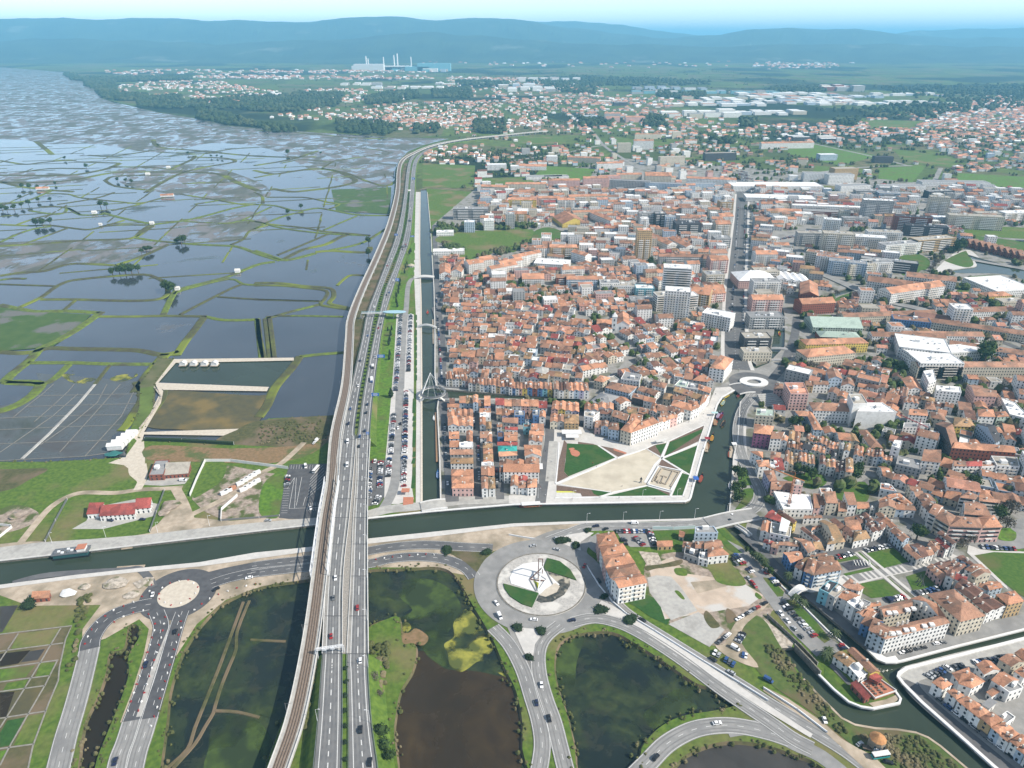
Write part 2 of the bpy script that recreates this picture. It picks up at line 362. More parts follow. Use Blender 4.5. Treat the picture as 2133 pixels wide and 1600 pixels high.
M_galgae=mat("green_algae",(.05,.08,.015),(.03,.05,.012),.25,.8,c3=(.02,.034,.011),scale3=.05,t3=(.46,.54),holes=(.03,.42,.54))
M_bed=water_mat("shallow_brown_water",(.022,.016,.009),.1,algae=(.06,.038,.013),asc=.014,at=(.42,.7),algae2=(.025,.015,.006))
patch("pond_shallows",'d1',[(1250,700),(1330,620),(1450,640),(1560,760),(1800,780),(2000,820),(2110,860),(2160,1100),(2185,1580),(1180,1580),(1155,1300),(1165,1150),(1200,950)],-1.46,M_bed)
patch("algae_mat",'d1',[(1170,60),(1400,20),(1600,100),(1700,250),(1640,380),(1560,560),(1600,750),(1450,680),(1350,560),(1250,480),(1190,360),(1300,280),(1200,180)],-1.43,M_galgae)
patch("algae_mat",'d1',[(1640,380),(1740,270),(1820,330),(1870,430),(1950,500),(2000,620),(2045,720),(2080,830),(2010,800),(1950,740),(1850,700),(1760,760),(1690,790),(1610,740),(1590,640),(1560,560),(1640,500)],-1.40,M_yalgae)
patch("algae_mat",'d1',[(1180,370),(1260,380),(1290,430),(1220,480),(1170,450)],-1.39,M_yalgae)
patch("algae_mat",'d2',[(390,700),(430,570),(620,490),(560,700),(540,900),(480,1000),(420,950),(390,820)],-1.42,M_galgae)
patch("algae_mat",'d2',[(1100,1150),(1260,1010),(1400,920),(1600,900),(1500,1000),(1550,1090),(1350,1160),(1200,1260)],-1.42,M_galgae)
patch("algae_mat",'d0',[(1750,1180),(1950,1150),(2133,1200),(2250,1400),(2133,1600),(1700,1620),(1720,1400)],-1.42,M_galgae)
patch("reed_bed",'d1',[(935,420),(1040,370),(1190,340),(1180,430),(1260,470),(1330,430),(1430,500),(1390,570),(1290,560),(1330,640),(1310,780),(1240,840),(1180,1000),(1120,1090),(1150,1240),(1060,1240),(1080,1000),(1180,780),(1120,560),(935,460)],-.4,M_reed)
def dk(code,pts,w,z=-.2,m=None,sm=True,name="dyke"):
 p=W(code,pts,z);p=smooth(p,False,3)if sm and len(p)>2 else p
 mb=MB();strip(mb,offset(p,w/2),offset(p,-w/2),z,skirt=1.4,spread=w*.35);return mb.build(name,m or M_dyke,kind="structure")
for code,pts,w in(('d0',[(2050,200),(1950,450),(1940,600),(1880,750),(1820,900),(1770,1060),(1750,1130),(1690,1230),(1600,1380),(1420,1580)],1.5),('d0',[(2000,210),(1900,480),(1820,700),(1740,900),(1680,1050),(1600,1250),(1540,1420),(1370,1580)],1.5),
('d0',[(1770,1105),(1950,1115),(2133,1160)],1.4),('d0',[(2060,520),(2133,525),(2350,535)],1.3)):
 dk(code,pts,w,-1.0,M_brush)
patch("salt_pan_water",'c0',[(-300,240),(60,170),(250,110),(330,10),(300,-90),(1280,-10),(1150,100),(1130,160),(1040,330),(980,390),(920,430),(880,560),(700,600),(-300,650)],-.95,M_pan,sm=False)
for i,pts in enumerate(([(0,280),(400,262),(1010,250)],[(0,375),(500,352),(1000,335)],[(0,490),(880,462)],[(220,183),(1130,160)],[(300,95),(1120,80)],[(0,630),(700,592),(870,568)],
[(100,280),(215,183)],[(215,183),(350,80),(440,0)],[(280,310),(430,180),(560,60),(610,0)],[(0,560),(430,265),(640,80)],[(490,560),(760,260),(990,0)],[(700,590),(1000,260),(1100,60)],[(330,500),(620,300),(800,150),(880,0)])):
 dk('c0',pts,.6,-.7,mat("pan_boards",(.19,.18,.16),(.14,.135,.12),.5,.95),sm=False,name="pan_board")
dk('c0',[(180,612),(400,410),(640,165),(780,0)],2.2,-.4,M_conc,sm=False)
for pts in([(0,140),(130,150),(180,172),(215,206),(330,234),(430,250),(480,262),(700,278),(830,286),(930,289),(880,303),(850,316),(833,332),(822,354),(815,385),(740,390),(640,350),(560,310),(440,298),(330,318),(200,300),(90,300),(0,290),(-500,300),(-500,140)],
[(0,505),(130,500),(300,500),(350,512),(245,545),(150,552),(60,570),(0,573),(-200,575),(-200,505)],[(250,352),(420,345),(540,380),(560,410),(480,420),(330,400),(250,380)],[(370,465),(520,440),(560,470),(480,503),(350,498)],[(0,360),(130,362),(200,375),(100,385),(0,382)]):
 patch("marsh",'px',pts,-.9,M_marsh,cut=False)
M_mgrass=mat("salt_marsh_grass",(.045,.085,.02),(.06,.10,.025),.08,.95,c3=(.12,.12,.11),scale3=.02,t3=(.54,.6))
for pts in([(-60,640),(0,640),(90,650),(190,655),(155,690),(110,722),(60,727),(-60,735)],[(690,395),(815,390),(812,446),(700,440)],[(0,900),(0,900),(0,900)]):
 if pts[0]!=pts[1]:patch("salt_marsh",'px',pts,-.5,M_mgrass,sm=False,cut=False)
M_redpan=mat("brown_pond_grass",(.085,.075,.035),(.065,.062,.035),.15,.95,c3=(.15,.11,.04),scale3=.03,t3=(.5,.66))
patch("drained_pan",'c0',[(1350,50),(2133,95),(2280,50),(2110,330),(1900,390),(1500,375),(1210,350),(1230,230),(1330,130)],-.5,M_redpan,cut=False)
patch("brush_land",'c1',[(50,300),(600,260),(690,270),(660,420),(560,500),(300,520),(-300,480),(-150,380)],.1,M_brush,cut=False)
for code,pts in(('b0',[(500,1500),(560,1470),(610,1480),(640,1530),(780,1530),(760,1570),(600,1570)]),('b0',[(900,1540),(1000,1500),(1120,1490),(1120,1520),(1000,1560)])):
 patch("algae_mat",code,pts,-.88,M_yalgae)
DY=[('b0',[(0,90),(150,80),(250,60),(370,10),(440,-20)],5),('b0',[(370,10),(560,15),(640,40),(800,60),(1160,95)],4),('b0',[(470,100),(780,50),(940,0)],4),
('b0',[(240,150),(440,180),(530,165),(560,130),(660,185),(850,180)],5),('b0',[(340,115),(500,120),(590,145),(660,185)],5),('b0',[(140,265),(300,210),(440,180)],3.5),
('b0',[(850,170),(1000,210),(1240,260)],6),('b0',[(920,150),(1100,110),(1280,60),(1420,25)],4),('b0',[(1480,15),(1700,50),(1850,75),(2000,100),(2133,100)],5),('b0',[(1600,98),(1850,60)],4),
('b0',[(1240,265),(1500,235),(1700,190),(1900,135),(2050,105)],6),('b0',[(0,265),(130,270),(260,275),(400,270),(600,295),(740,305),(900,265),(1020,230)],4.5),('b0',[(830,280),(1000,268),(1200,268)],4.5),
('b0',[(0,410),(150,340),(300,295),(420,280)],4.5),('b0',[(200,425),(400,350),(550,295)],3.5),('b0',[(0,440),(300,425),(700,395),(1070,380),(1160,320),(1230,270)],7),('b0',[(1120,375),(1250,395),(1400,410),(1650,430),(1900,440),(2000,460),(2133,510),(2300,560)],6),
('b0',[(1120,370),(1180,330),(1260,275)],4),('b0',[(1900,430),(2000,385),(2050,320),(2133,290),(2200,270)],4),('b0',[(1520,240),(1850,255),(1980,235),(2100,240),(2350,300),(2700,340),(3040,355)],4),
('b0',[(1980,235),(2133,165),(2230,120)],3.5),('b0',[(1380,430),(1250,490),(1100,550),(950,600)],6),('b0',[(0,685),(180,660),(370,645),(500,605),(640,585),(950,600)],6),('b0',[(0,720),(100,708),(210,710)],4),('b0',[(0,755),(450,770)],2.5),
('b0',[(160,945),(340,860),(450,780),(560,730),(700,710),(880,692),(1180,675),(1290,705),(1360,750),(1380,820),(1350,860),(1250,885),(1000,890),(620,880),(340,880)],5),
('b0',[(0,925),(170,960),(300,980),(550,975),(820,990)],7),('b0',[(520,970),(620,885)],3.5),('b0',[(820,1020),(1100,1020),(1350,1015),(1690,1020)],4),('b0',[(1340,1010),(1430,830),(1500,790),(1700,740),(1880,690),(2000,640),(2133,590),(2260,570)],6),
('b0',[(1430,840),(1500,805),(1880,712),(2000,755),(2133,760)],3.5),('b0',[(1480,1005),(1700,890),(1900,790),(1990,755)],3.5),('b0',[(1790,858),(2133,880),(2650,895)],2.5),
('b0',[(830,985),(640,1120),(450,1230),(330,1285),(240,1380),(100,1490),(30,1560)],8),('b0',[(0,1310),(150,1320),(280,1310),(400,1280),(600,1285),(900,1290),(1150,1300),(1330,1335),(1470,1310)],7),
('b0',[(1680,1020),(1600,1130),(1520,1230),(1450,1340)],7),('b0',[(1690,1020),(1850,1050),(2120,1045)],4.5),('b0',[(2120,1045),(2133,1200),(2170,1370)],5),('b0',[(2210,1020),(2230,1180),(2250,1370)],5),('b0',[(230,1400),(600,1400),(900,1410),(1290,1412)],5),
('b0',[(30,1560),(200,1570),(400,1560),(560,1420)],6),('b0',[(780,1575),(900,1420)],3),('b0',[(1360,1330),(1290,1410),(1200,1520),(1120,1640)],9),
('c0',[(-100,230),(0,215),(130,170),(230,110),(290,60),(330,0),(260,-20),(60,-20)],8),('c0',[(1120,-20),(1170,100),(1100,230),(1040,330),(990,380)],6),('c0',[(1350,50),(1330,130),(1220,270),(1150,370)],6),
('b1',[(0,100),(170,110),(300,145),(390,150),(520,130),(650,150),(850,185),(1110,190)],5),('b1',[(100,40),(300,40),(440,45),(600,80),(700,100),(620,135)],4),('b1',[(0,0),(60,30),(70,90)],5),('b1',[(0,305),(110,245),(260,190),(400,160)],5),
('b1',[(570,310),(720,245),(840,195)],3),('b1',[(0,240),(150,265),(400,290),(560,320),(800,340),(950,355)],4.5),('b1',[(190,515),(400,430),(600,345)],4),('b1',[(0,480),(120,520),(230,555),(330,545),(500,500)],7),
('b1',[(240,550),(400,470),(580,430),(700,370),(780,345)],7),('b1',[(500,490),(640,480),(800,490),(930,490),(950,450)],7),('b1',[(620,475),(800,440),(920,400),(1000,350),(1090,295)],5),('b1',[(0,745),(200,745),(400,770),(560,780),(640,800),(650,860),(615,910),(700,935),(800,955)],5),
('b1',[(0,765),(200,765),(420,785),(590,810),(580,870),(540,920),(620,940),(790,965)],4),('b1',[(540,920),(420,950),(300,980),(180,1015),(90,1040)],4),('b1',[(160,1015),(400,1015),(730,1022)],2.5),('b1',[(680,765),(740,710),(800,680),(930,685)],3.5),('b1',[(0,880),(530,895)],2.2),
('b1',[(20,1040),(40,1200),(60,1370)],5),('b1',[(90,1040),(110,1200),(130,1370)],5),('b1',[(370,1350),(300,1450),(170,1600),(100,1750),(30,1850)],7),('b1',[(370,1350),(550,1330),(750,1315)],4),
('a0',[(-100,1440),(200,1440),(560,1440),(770,1410),(900,1380),(980,1345)],9),('a0',[(0,1500),(300,1500),(600,1480),(800,1440),(1000,1415),(1500,1415),(1800,1430),(1950,1500),(2133,1570)],9),
('a0',[(870,1480),(960,1445),(1350,1440)],6),('a0',[(860,1480),(950,1530),(1200,1560)],5),('a0',[(1200,1580),(1350,1490),(1500,1420),(1700,1370),(1930,1330),(1850,1300),(1550,1290)],7),('a0',[(620,1330),(980,1340)],6),('a0',[(300,1340),(500,1320),(620,1320)],6),('a0',[(730,1275),(900,1285),(1100,1260),(1300,1230)],6),
('a0',[(1260,1150),(1310,1210),(1600,1235),(2133,1285),(2600,1290)],8),('a0',[(900,1370),(1200,1375),(1450,1395)],5),('a0',[(1400,1390),(1580,1310),(1600,1280)],7),('a0',[(1300,1250),(1600,1265)],4),('a0',[(1700,1260),(1900,1225),(2133,1210)],5),('a0',[(0,1320),(200,1350),(300,1340)],6),('a0',[(300,1165),(370,1220),(430,1270)],8),('a0',[(1500,1510),(1700,1500),(1900,1495)],6),
('a0',[(160,1420),(400,1385),(700,1385)],5),('a0',[(0,1490),(150,1530),(400,1560),(600,1575)],6),('a1',[(0,1360),(300,1310),(520,1240)],7),('a1',[(0,1400),(150,1430),(300,1410),(500,1385),(640,1400),(760,1440),(830,1490),(700,1530),(480,1560),(300,1575),(150,1550)],8),('a1',[(0,1460),(160,1430)],4),('a1',[(220,1340),(400,1310),(600,1330),(740,1310),(1050,1265)],5),('a1',[(550,1385),(750,1420),(900,1480)],5),('a1',[(0,1070),(300,1085),(800,1130),(1060,1140)],10),('a1',[(560,1380),(640,1330)],4),('a1',[(900,1480),(1080,1530),(1170,1480)],5),('a1',[(840,1215),(1000,1230),(1100,1250)],4),
('a1',[(0,1280),(200,1290),(300,1290)],5),('a1',[(1040,1140),(1180,1130),(2000,1110)],8),]
for i,(code,pts,w)in enumerate(DY):
 dk(code,pts,w*(1.0 if code[0]!='a' else 1.3),-.15,(M_dykeg if(i*7)%10<4 and code[0]!='a' else M_dyke))
LG=W('px',[(-300,300),(330,300),(820,345),(812,440),(760,560),(600,575),(-300,600)]);gr=random.Random(8);gb=bbox(LG);gm=MB()
for a_,sp_ in((.28,62),(1.75,130)):
 ux,uy=math.cos(a_),math.sin(a_)
 for i in range(-40,60):
  for j in range(-40,60):
   if gr.random()<.5:continue
   s0,s1=(130,62)if sp_==62 else(62,130);cx=i*s0*ux-j*s1*uy;cy=1500+i*s0*uy+j*s1*ux;q=(cx+s0*ux,cy+s0*uy+gr.uniform(-12,12))
   if inside((cx,cy),LG)and inside(q,LG)and inside(q,lagoon):strip(gm,offset([(cx,cy),q],1.3),offset([(cx,cy),q],-1.3),-.45,skirt=1,spread=.8)
gm.build("low_pan_dykes",M_dyke,kind="stuff")
# land
fg=bpy.data.materials.new("far_country");fg.use_nodes=True
def _far():
 N=fg.node_tree.nodes;L=fg.node_tree.links;b=N["Principled BSDF"];b.inputs["Roughness"].default_value=1;b.inputs["Specular IOR Level"].default_value=.1
 geo=N.new("ShaderNodeNewGeometry")
 def mapp(s):
  mp=N.new("ShaderNodeMapping");mp.inputs["Scale"].default_value=s;L.new(geo.outputs["Position"],mp.inputs[0]);return mp.outputs[0]
 def noise(s,d=5):
  t=N.new("ShaderNodeTexNoise");t.inputs["Scale"].default_value=1;t.inputs["Detail"].default_value=d;L.new(mapp(s),t.inputs["Vector"]);return t.outputs[0]
 def rng(f,lo,hi):
  r=N.new("ShaderNodeMapRange");r.inputs[1].default_value=lo;r.inputs[2].default_value=hi;L.new(f,r.inputs[0]);return r.outputs[0]
 def mix(f,a,c):
  x=N.new("ShaderNodeMix");x.data_type='RGBA';L.new(f,x.inputs[0])
  for i,q in((6,a),(7,c)):
   if isinstance(q,tuple):x.inputs[i].default_value=(*q,1)
   else:L.new(q,x.inputs[i])
  return x.outputs[2]
 vo=N.new("ShaderNodeTexVoronoi");vo.inputs["Scale"].default_value=1;L.new(mapp((.007,.0055,1)),vo.inputs["Vector"])
 cr=N.new("ShaderNodeValToRGB");cr.color_ramp.interpolation='CONSTANT'
 sx=N.new("ShaderNodeSeparateColor");L.new(vo.outputs["Color"],sx.inputs[0]);L.new(sx.outputs[0],cr.inputs[0])
 el=cr.color_ramp.elements;cols=[(.09,.14,.035),(.11,.16,.04),(.14,.13,.075),(.075,.11,.035),(.12,.17,.045),(.17,.145,.09),(.06,.085,.03)]
 el[0].color=(*cols[0],1);el[1].position=1/7;el[1].color=(*cols[1],1)
 for i in range(2,7):
  e=el.new(i/7);e.color=(*cols[i],1)
 col=mix(rng(noise((.05,.05,1)),.3,.7),cr.outputs[0],(.06,.08,.025))
 col=mix(rng(noise((.0011,.0009,1),8),.52,.56),col,(.018,.03,.014))
 L.new(col,b.inputs["Base Color"])
_far()
G=90000
sheet("ground",[(-G,-400),(G,-400),(G,160000),(-G,160000)],0.0,fg)
near=sheet("meadow",W('px',[(-900,1700),(2900,1700),(2500,900),(2300,640),(1900,470),(880,392),(700,700),(600,860),(-400,940)]),.04,M_grass)
def land(name,code,pts,z,m,sm=False,oc=True,grow=0):
 w=W(code,pts,z);w=smooth(w,True,4)if sm else w
 if oc:occ_poly(w)
 return sheet(name,w,z,m)
TOWN=[('px',[(879,1060),(900,800),(905,600),(900,470),(1000,385),(1300,330),(1560,350),(1800,370),(2133,400),(2600,420),(2900,900),(2600,1130),(2133,1130),(2040,1150),(2133,1230),(2600,1300),(2400,1640),(2080,1640),(1860,1440),(1870,1380),(1720,1330),(1600,1250),(1545,1130),(1560,1075),(1440,1080),(1200,1084),(1100,1070)])]
for code,pts in TOWN:land("town_pavement",code,pts,.10,M_town,oc=False)
for q,b in HOLES[:6]:occ_poly(q,grow=3)
occ_poly(HOLES[5][0])
RZ=0.0;PZ=0.0
M_track=mat("tyre_worn_asphalt",(.165,.163,.158),(.21,.207,.20),.5,.9,c3=(.14,.139,.135),scale3=.04,t3=(.4,.7))
def road(code,pts,w,m=None,z=.22,sm=True,lines=True,edge=True,occw=None,name="road",dash=True,skirt=.3):
 global RZ
 RZ=(RZ+.006)%.13;z=z+RZ
 p=W(code,pts,z);p=smooth(p,False,5)if sm and len(p)>2 else p
 mb=MB();strip(mb,offset(p,w/2),offset(p,-w/2),z,skirt=skirt);mb.build(name,m or M_oldasphalt,kind="structure")
 if lines and w>8 and(m is None or m is M_oldasphalt):
  k=MB()
  for d in(-.36,-.17,.17,.36):q=offset(p,d*w);strip(k,offset(q,.32),offset(q,-.32),z+.015)
  k.build("tyre_tracks",M_track,kind="structure")
 occ_line(p,(occw or w)+3)
 if lines:
  k=MB()
  if edge:
   for d in(w/2-.45,-w/2+.45):q=offset(p,d);strip(k,offset(q,.1),offset(q,-.1),z+.04)
  if dash:dashes(k,p,.22,3,5,z+.04)
  if k.v:k.build("road_markings",M_mark,kind="structure")
 return p
def poly(name,code,pts,z,m,sm=False,oc=True,cut=True):
 global PZ
 PZ=(PZ+.0007)%.03;z=z+PZ
 w=W(code,pts,z);w=smooth(w,True,4)if sm else w
 if oc:occ_poly(w)
 return sheet(name,w,z,m,cut)
A=road
# quay pavements and banks along the main canal
poly("quay_pavement",'px',[(-120,1150),(0,1140),(80,1130),(200,1122),(310,1113),(420,1100),(520,1090),(600,1083),(665,1078),(665,1094),(540,1107),(190,1149),(0,1170),(-120,1185)],.3,M_conc)
poly("sandy_bank",'px',[(-120,1185),(660,1100),(660,1070),(480,1085),(400,1078),(390,1040),(370,1045),(330,1090),(300,1110),(120,1125),(30,1130),(-60,1140),(-120,1120)],.12,M_sand)
poly("building_site_ground",'px',[(-120,1238),(0,1220),(127,1201),(415,1173),(657,1140),(764,1124),(1070,1092),(1222,1087),(1225,1100),(1180,1112),(1020,1150),(980,1200),(880,1182),(760,1182),(650,1205),(545,1222),(470,1250),(410,1300),(365,1370),(345,1440),(325,1500),(250,1505),(275,1440),(300,1360),(310,1310),(290,1290),(220,1330),(170,1345),(172,1310),(210,1260),(60,1262),(0,1240),(-120,1250)],.12,M_sand)
poly("quay_wall_path",'px',[(-120,1236),(0,1217),(152,1196),(415,1169),(530,1149),(657,1136),(764,1120),(1070,1089),(1222,1084),(1300,1082),(1440,1079),(1520,1069),(1524,1073),(1440,1084),(1222,1090),(1070,1097),(900,1118),(764,1133),(657,1147),(415,1180),(290,1191),(152,1206),(0,1226),(-120,1244)],.35,M_white_pave)
poly("sandy_ground",'px',[(225,965),(262,950),(285,918),(270,905),(300,890),(500,895),(480,920),(300,918),(302,960),(300,1010),(285,1020),(270,990),(240,975)],.10,M_white_sand)
poly("sandy_path",'px',[(282,912),(318,850),(333,820),(322,797),(362,748),(612,745),(612,751),(366,756),(330,797),(340,815),(335,840),(300,900),(500,893),(498,908),(300,905),(296,918)],-.1,M_white_sand,cut=False)
poly("sandy_path",'px',[(322,797),(560,806),(556,815),(340,812)],-.05,M_white_sand,cut=False)
poly("pond_basin_water",'px',[(360,752),(612,753),(570,806),(325,795)],-.9,M_canal,cut=False)
poly("reed_field",'px',[(316,928),(480,934),(640,926),(690,905),(650,945),(560,965),(430,962),(310,958)],.12,M_reed,sm=True)
poly("brush_field",'px',[(-60,975),(230,965),(270,990),(283,1012),(200,1020),(100,1050),(0,1060),(-60,1055)],.10,M_grass,sm=True)
poly("reed_field",'px',[(-60,985),(60,976),(100,978),(60,1000),(20,1020),(-60,1030)],.13,M_brush,sm=True)
poly("rubble_ground",'px',[(0,1062),(40,1052),(80,1068),(70,1090),(10,1110),(-40,1100)],.14,M_rubble,sm=True)
poly("rubble_yard",'px',[(420,968),(480,970),(560,985),(600,990),(585,1080),(465,1083),(425,1065),(400,1040)],.12,M_rubble)
poly("meadow_patch",'px',[(428,966),(470,964),(462,1000),(420,1030),(402,1032)],.16,M_grass,sm=True)
poly("meadow_patch",'px',[(555,1000),(592,985),(586,1070),(545,1075),(540,1040)],.16,M_bright,sm=True)
poly("yard",'px',[(180,1085),(190,1058),(280,1040),(330,1050),(320,1075),(215,1102),(150,1102)],.14,M_conc)
poly("yard",'px',[(298,1010),(310,995),(395,995),(385,1008),(340,1012)],.14,M_conc)
A('c0',[(150,1330),(300,1140),(420,1010),(560,925),(700,892),(950,895),(1150,868),(1350,860),(1500,850)],5,M_sand,lines=False,name="sandy_track")
A('c0',[(1440,850),(1500,960),(1540,1060),(1560,1130)],7,M_sand,lines=False,name="sandy_track");A('c0',[(1560,1080),(1750,990),(2000,860),(2133,740),(2300,660),(2420,560),(2500,480)],5,M_sand,lines=False,name="sandy_track")
A('c0',[(1170,660),(1180,760),(1130,870)],6,M_white_sand,lines=False,name="sandy_track")
poly("fenced_lawn",'c0',[(375,1300),(560,960),(1350,885),(1235,1225),(850,1290)],.13,M_grass)
poly("garden_plots",'d0',[(-200,500),(0,480),(590,410),(540,520),(490,750),(480,860),(400,1050),(270,1400),(220,1640),(-200,1640)],.16,M_brush)
for i,(pts,m_)in enumerate((([(150,475),(500,430),(420,560),(90,600)],M_grass),([(0,770),(290,735),(210,830),(0,865)],M_bright),([(330,715),(470,705),(420,815),(290,830)],M_grass),([(60,880),(230,850),(190,930),(20,945)],M_grass),([(60,1190),(210,1160),(100,1390),(0,1410),(0,1290)],M_lawn),([(230,1150),(360,1130),(270,1380),(110,1395)],M_grass),([(0,1440),(60,1430),(0,1520)],M_bright),([(240,620),(370,600),(310,690),(170,710)],M_mudp),([(0,640),(250,610),(150,720),(0,745)],M_pond2),([(120,950),(0,960),(0,1160),(50,1160)],M_pond2),([(0,250),(150,240),(20,460),(0,465)],M_mudp),([(120,950),(350,915),(230,1130),(50,1160)],M_redpan))):poly("plot",'d0',pts,.2,m_,oc=False)
for pts in([(0,480),(590,410),(540,520),(490,750),(480,860),(400,1050),(270,1400),(220,1640)],[(-100,635),(0,620),(520,552)],[(-100,775),(0,760),(480,692)],[(0,872),(410,820)],[(0,952),(370,903)],[(0,1172),(380,1112)],[(0,1422),(280,1383)],[(150,475),(60,610),(0,700)],[(500,430),(420,560),(340,700),(200,930),(50,1170),(0,1250)],[(470,700),(370,900),(230,1140),(70,1420),(0,1560)]):
 p=W('d0',pts,.2);mb=MB();strip(mb,offset(p,.35),offset(p,-.35),.42,skirt=.3);mb.build("plot_path",mat("plot_boards",(.24,.23,.20),(.18,.17,.15),.5,.95),kind="structure")
poly("asphalt_lot",'c1',[(290,660),(600,655),(545,1110),(400,1110),(280,1110),(200,1100),(240,860),(265,740)],.18,M_newasphalt)
k=MB()
for a,b in(((270,860),(330,770)),((330,770),(285,1025)),((345,770),(330,1020)),((390,765),(345,1000)),((285,1025),(550,1015)),((400,1000),(420,930))):q=W('c1',[a,b],.2);strip(k,offset(q,.12),offset(q,-.12),.24)
for i in range(11):
 q=W('c1',[(240-i*2,860+i*20),(290-i*2,860+i*20)],.2);strip(k,offset(q,.1),offset(q,-.1),.24)
for i in range(7):
 q=W('c1',[(460-i*4,780+i*26),(560+6*i,670+i*22)],.2);strip(k,offset(q,.1),offset(q,-.1),.24)
for i in range(9):
 for y0,y1 in((665,700),(975,1005),(1020,1045)):
  x=(300+i*22)if y0<700 else(430+i*14);q=W('c1',[(x,y1),(x+5,y0)],.2);strip(k,offset(q,.08),offset(q,-.08),.24)
k.build("parking_markings",M_mark,kind="structure")
poly("verge",'px',[(727,1060),(690,1000),(712,901),(731,800),(755,704),(784,602),(822,501),(843,400),(850,340),(842,340),(831,400),(815,470),(790,530),(757,605),(740,660),(737,710),(727,800),(710,900),(690,1005),(680,1060)],.08,M_brush)
poly("verge",'px',[(768,955),(772,860),(790,730),(808,640),(850,580),(853,501),(866,400),(876,400),(877,520),(866,590),(843,640),(826,655),(820,760),(812,860),(803,955)],.09,M_bright)
poly("path_paving",'px',[(866,400),(878,400),(880,650),(881,1050),(866,1050),(868,700),(862,560)],.20,M_white_pave)
poly("parking_ground",'px',[(826,655),(862,655),(862,800),(858,1015),(862,1040),(830,1050),(800,1050),(803,955),(812,860),(820,760)],.16,M_white_pave)
poly("parking_asphalt",'px',[(767,960),(803,958),(800,1035),(790,1050),(765,1055)],.18,M_asphalt)
poly("kiosk_square",'c1',[(1225,930),(1308,930),(1308,985),(1222,998)],.28,M_terr)
for y0,y1 in((120,240),(265,302),(315,350),(380,520),(555,600),(610,655),(685,858)):
 poly("grass_strip",'c1',[(1303,y0),(1328,y0),(1318 if y0>600 else 1324,y1),(1288 if y0>600 else 1298,y1)],.24,M_lawn)
for i in range(9):poly("grass_strip",'b1',[(1320,1010+i*62),(1338,1010+i*62),(1338,1055+i*62),(1320,1055+i*62)],.24,M_lawn)
for i in range(6):poly("grass_strip",'b1',[(1285+i*4,880-i*80),(1312+i*2,880-i*80),(1312+i*2,820-i*80),(1287+i*4,820-i*80)],.24,M_bright)
M_quayw=mat("quay_stone",(.55,.5,.42),(.46,.41,.34),.6,.85)
def rail_strip(name,pts,w,z,m,h=.6,code='px'):
 p=W(code,pts,z);mb=MB();strip(mb,offset(p,w/2),offset(p,-w/2),z,skirt=h);return mb.build(name,m,kind="structure")
rail_strip("quay_edge",[(878,1046),(878,901),(878,833),(878,780),(877,628),(874,526),(875,400)],1.6,.5,M_quayw)
rail_strip("quay_edge",[(918,1040),(916,952),(911,851),(914,829)],1.0,.5,M_lightconc)
rail_strip("quay_edge",[(909,806),(906,780),(906,690),(904,602),(901,552),(897,476),(890,400)],1.0,.5,M_lightconc)
rail_strip("quay_edge",[(910,807),(1070,820),(1202,826)],1.0,.5,M_lightconc)
rail_strip("quay_edge",[(914,831),(1070,833),(1149,839),(1209,841)],.8,.5,M_lightconc)
rail_strip("quay_edge",[(-120,1182),(0,1167),(190,1146),(540,1105),(665,1091)],.9,.45,M_lightconc)
rail_strip("quay_edge",[(765,1079),(892,1065),(1070,1050),(1427,1044),(1436,1040),(1439,1034),(1446,1006),(1464,941),(1494,842),(1504,827),(1530,812)],1.5,.6,M_white)
rail_strip("quay_edge",[(1542,838),(1537,914),(1528,952),(1524,1015),(1519,1070)],.8,.5,M_lightconc)
# ground roads
A('c1',[(1188,-60),(1195,60),(1190,250),(1195,400),(1170,600),(1165,750),(1140,870),(1100,960),(1050,1040)],7.5,M_oldasphalt,lines=False)
A('b1',[(1480,705),(1400,703),(1340,704),(1290,720),(1262,790),(1250,950),(1232,1100),(1215,1400),(1205,1620)],6.5,M_oldasphalt,lines=False)
A('c1',[(930,1075),(1100,1030),(1300,1010),(1500,985),(1700,960),(1900,955),(2133,950),(2370,950)],9.5,M_conc,lines=False)
A('c1',[(-20,1500),(200,1470),(500,1440),(700,1420),(930,1375),(1100,1345),(1300,1325),(1500,1325),(1700,1338),(1960,1350)],9,M_asphalt)
A('c1',[(-60,1560),(200,1530),(500,1500),(930,1478),(1100,1440),(1300,1420),(1500,1430),(1640,1465),(1750,1520),(1810,1590)],9,M_asphalt)
A('px',[(440,1216),(480,1203),(540,1190)],9,M_newasphalt)
A('px',[(430,1200),(470,1190),(530,1178)],7,M_newasphalt,lines=False)
A('d0',[(1260,90),(1220,10),(1140,-60),(1000,-50),(400,-10),(100,60)],5,M_asphalt,lines=False)
A('d0',[(1240,230),(1100,260),(930,320),(820,410),(750,520),(735,600)],11,M_newasphalt)
A('d0',[(735,600),(700,750),(650,950),(600,1130),(540,1330),(470,1620)],11,M_oldasphalt)
A('d0',[(1290,300),(1325,400),(1310,500),(1260,680),(1200,870),(1130,1060),(1080,1190)],9,M_newasphalt)
A('d0',[(1080,1190),(1030,1350),(980,1480),(950,1620)],9,M_oldasphalt)
A('d0',[(1500,290),(1460,400),(1400,600),(1340,800),(1280,1000),(1230,1170)],8.5,M_newasphalt)
A('d0',[(1230,1170),(1180,1330),(1140,1450),(1100,1620)],8.5,M_oldasphalt)
poly("median_strip",'d0',[(1395,400),(1420,400),(1330,680),(1200,1150),(1120,1160),(1240,780)],.3,M_conc,cut=False)
poly("median_grass",'d0',[(1090,1200),(1120,1230),(1060,1600),(1000,1600)],.26,M_grass,cut=False)
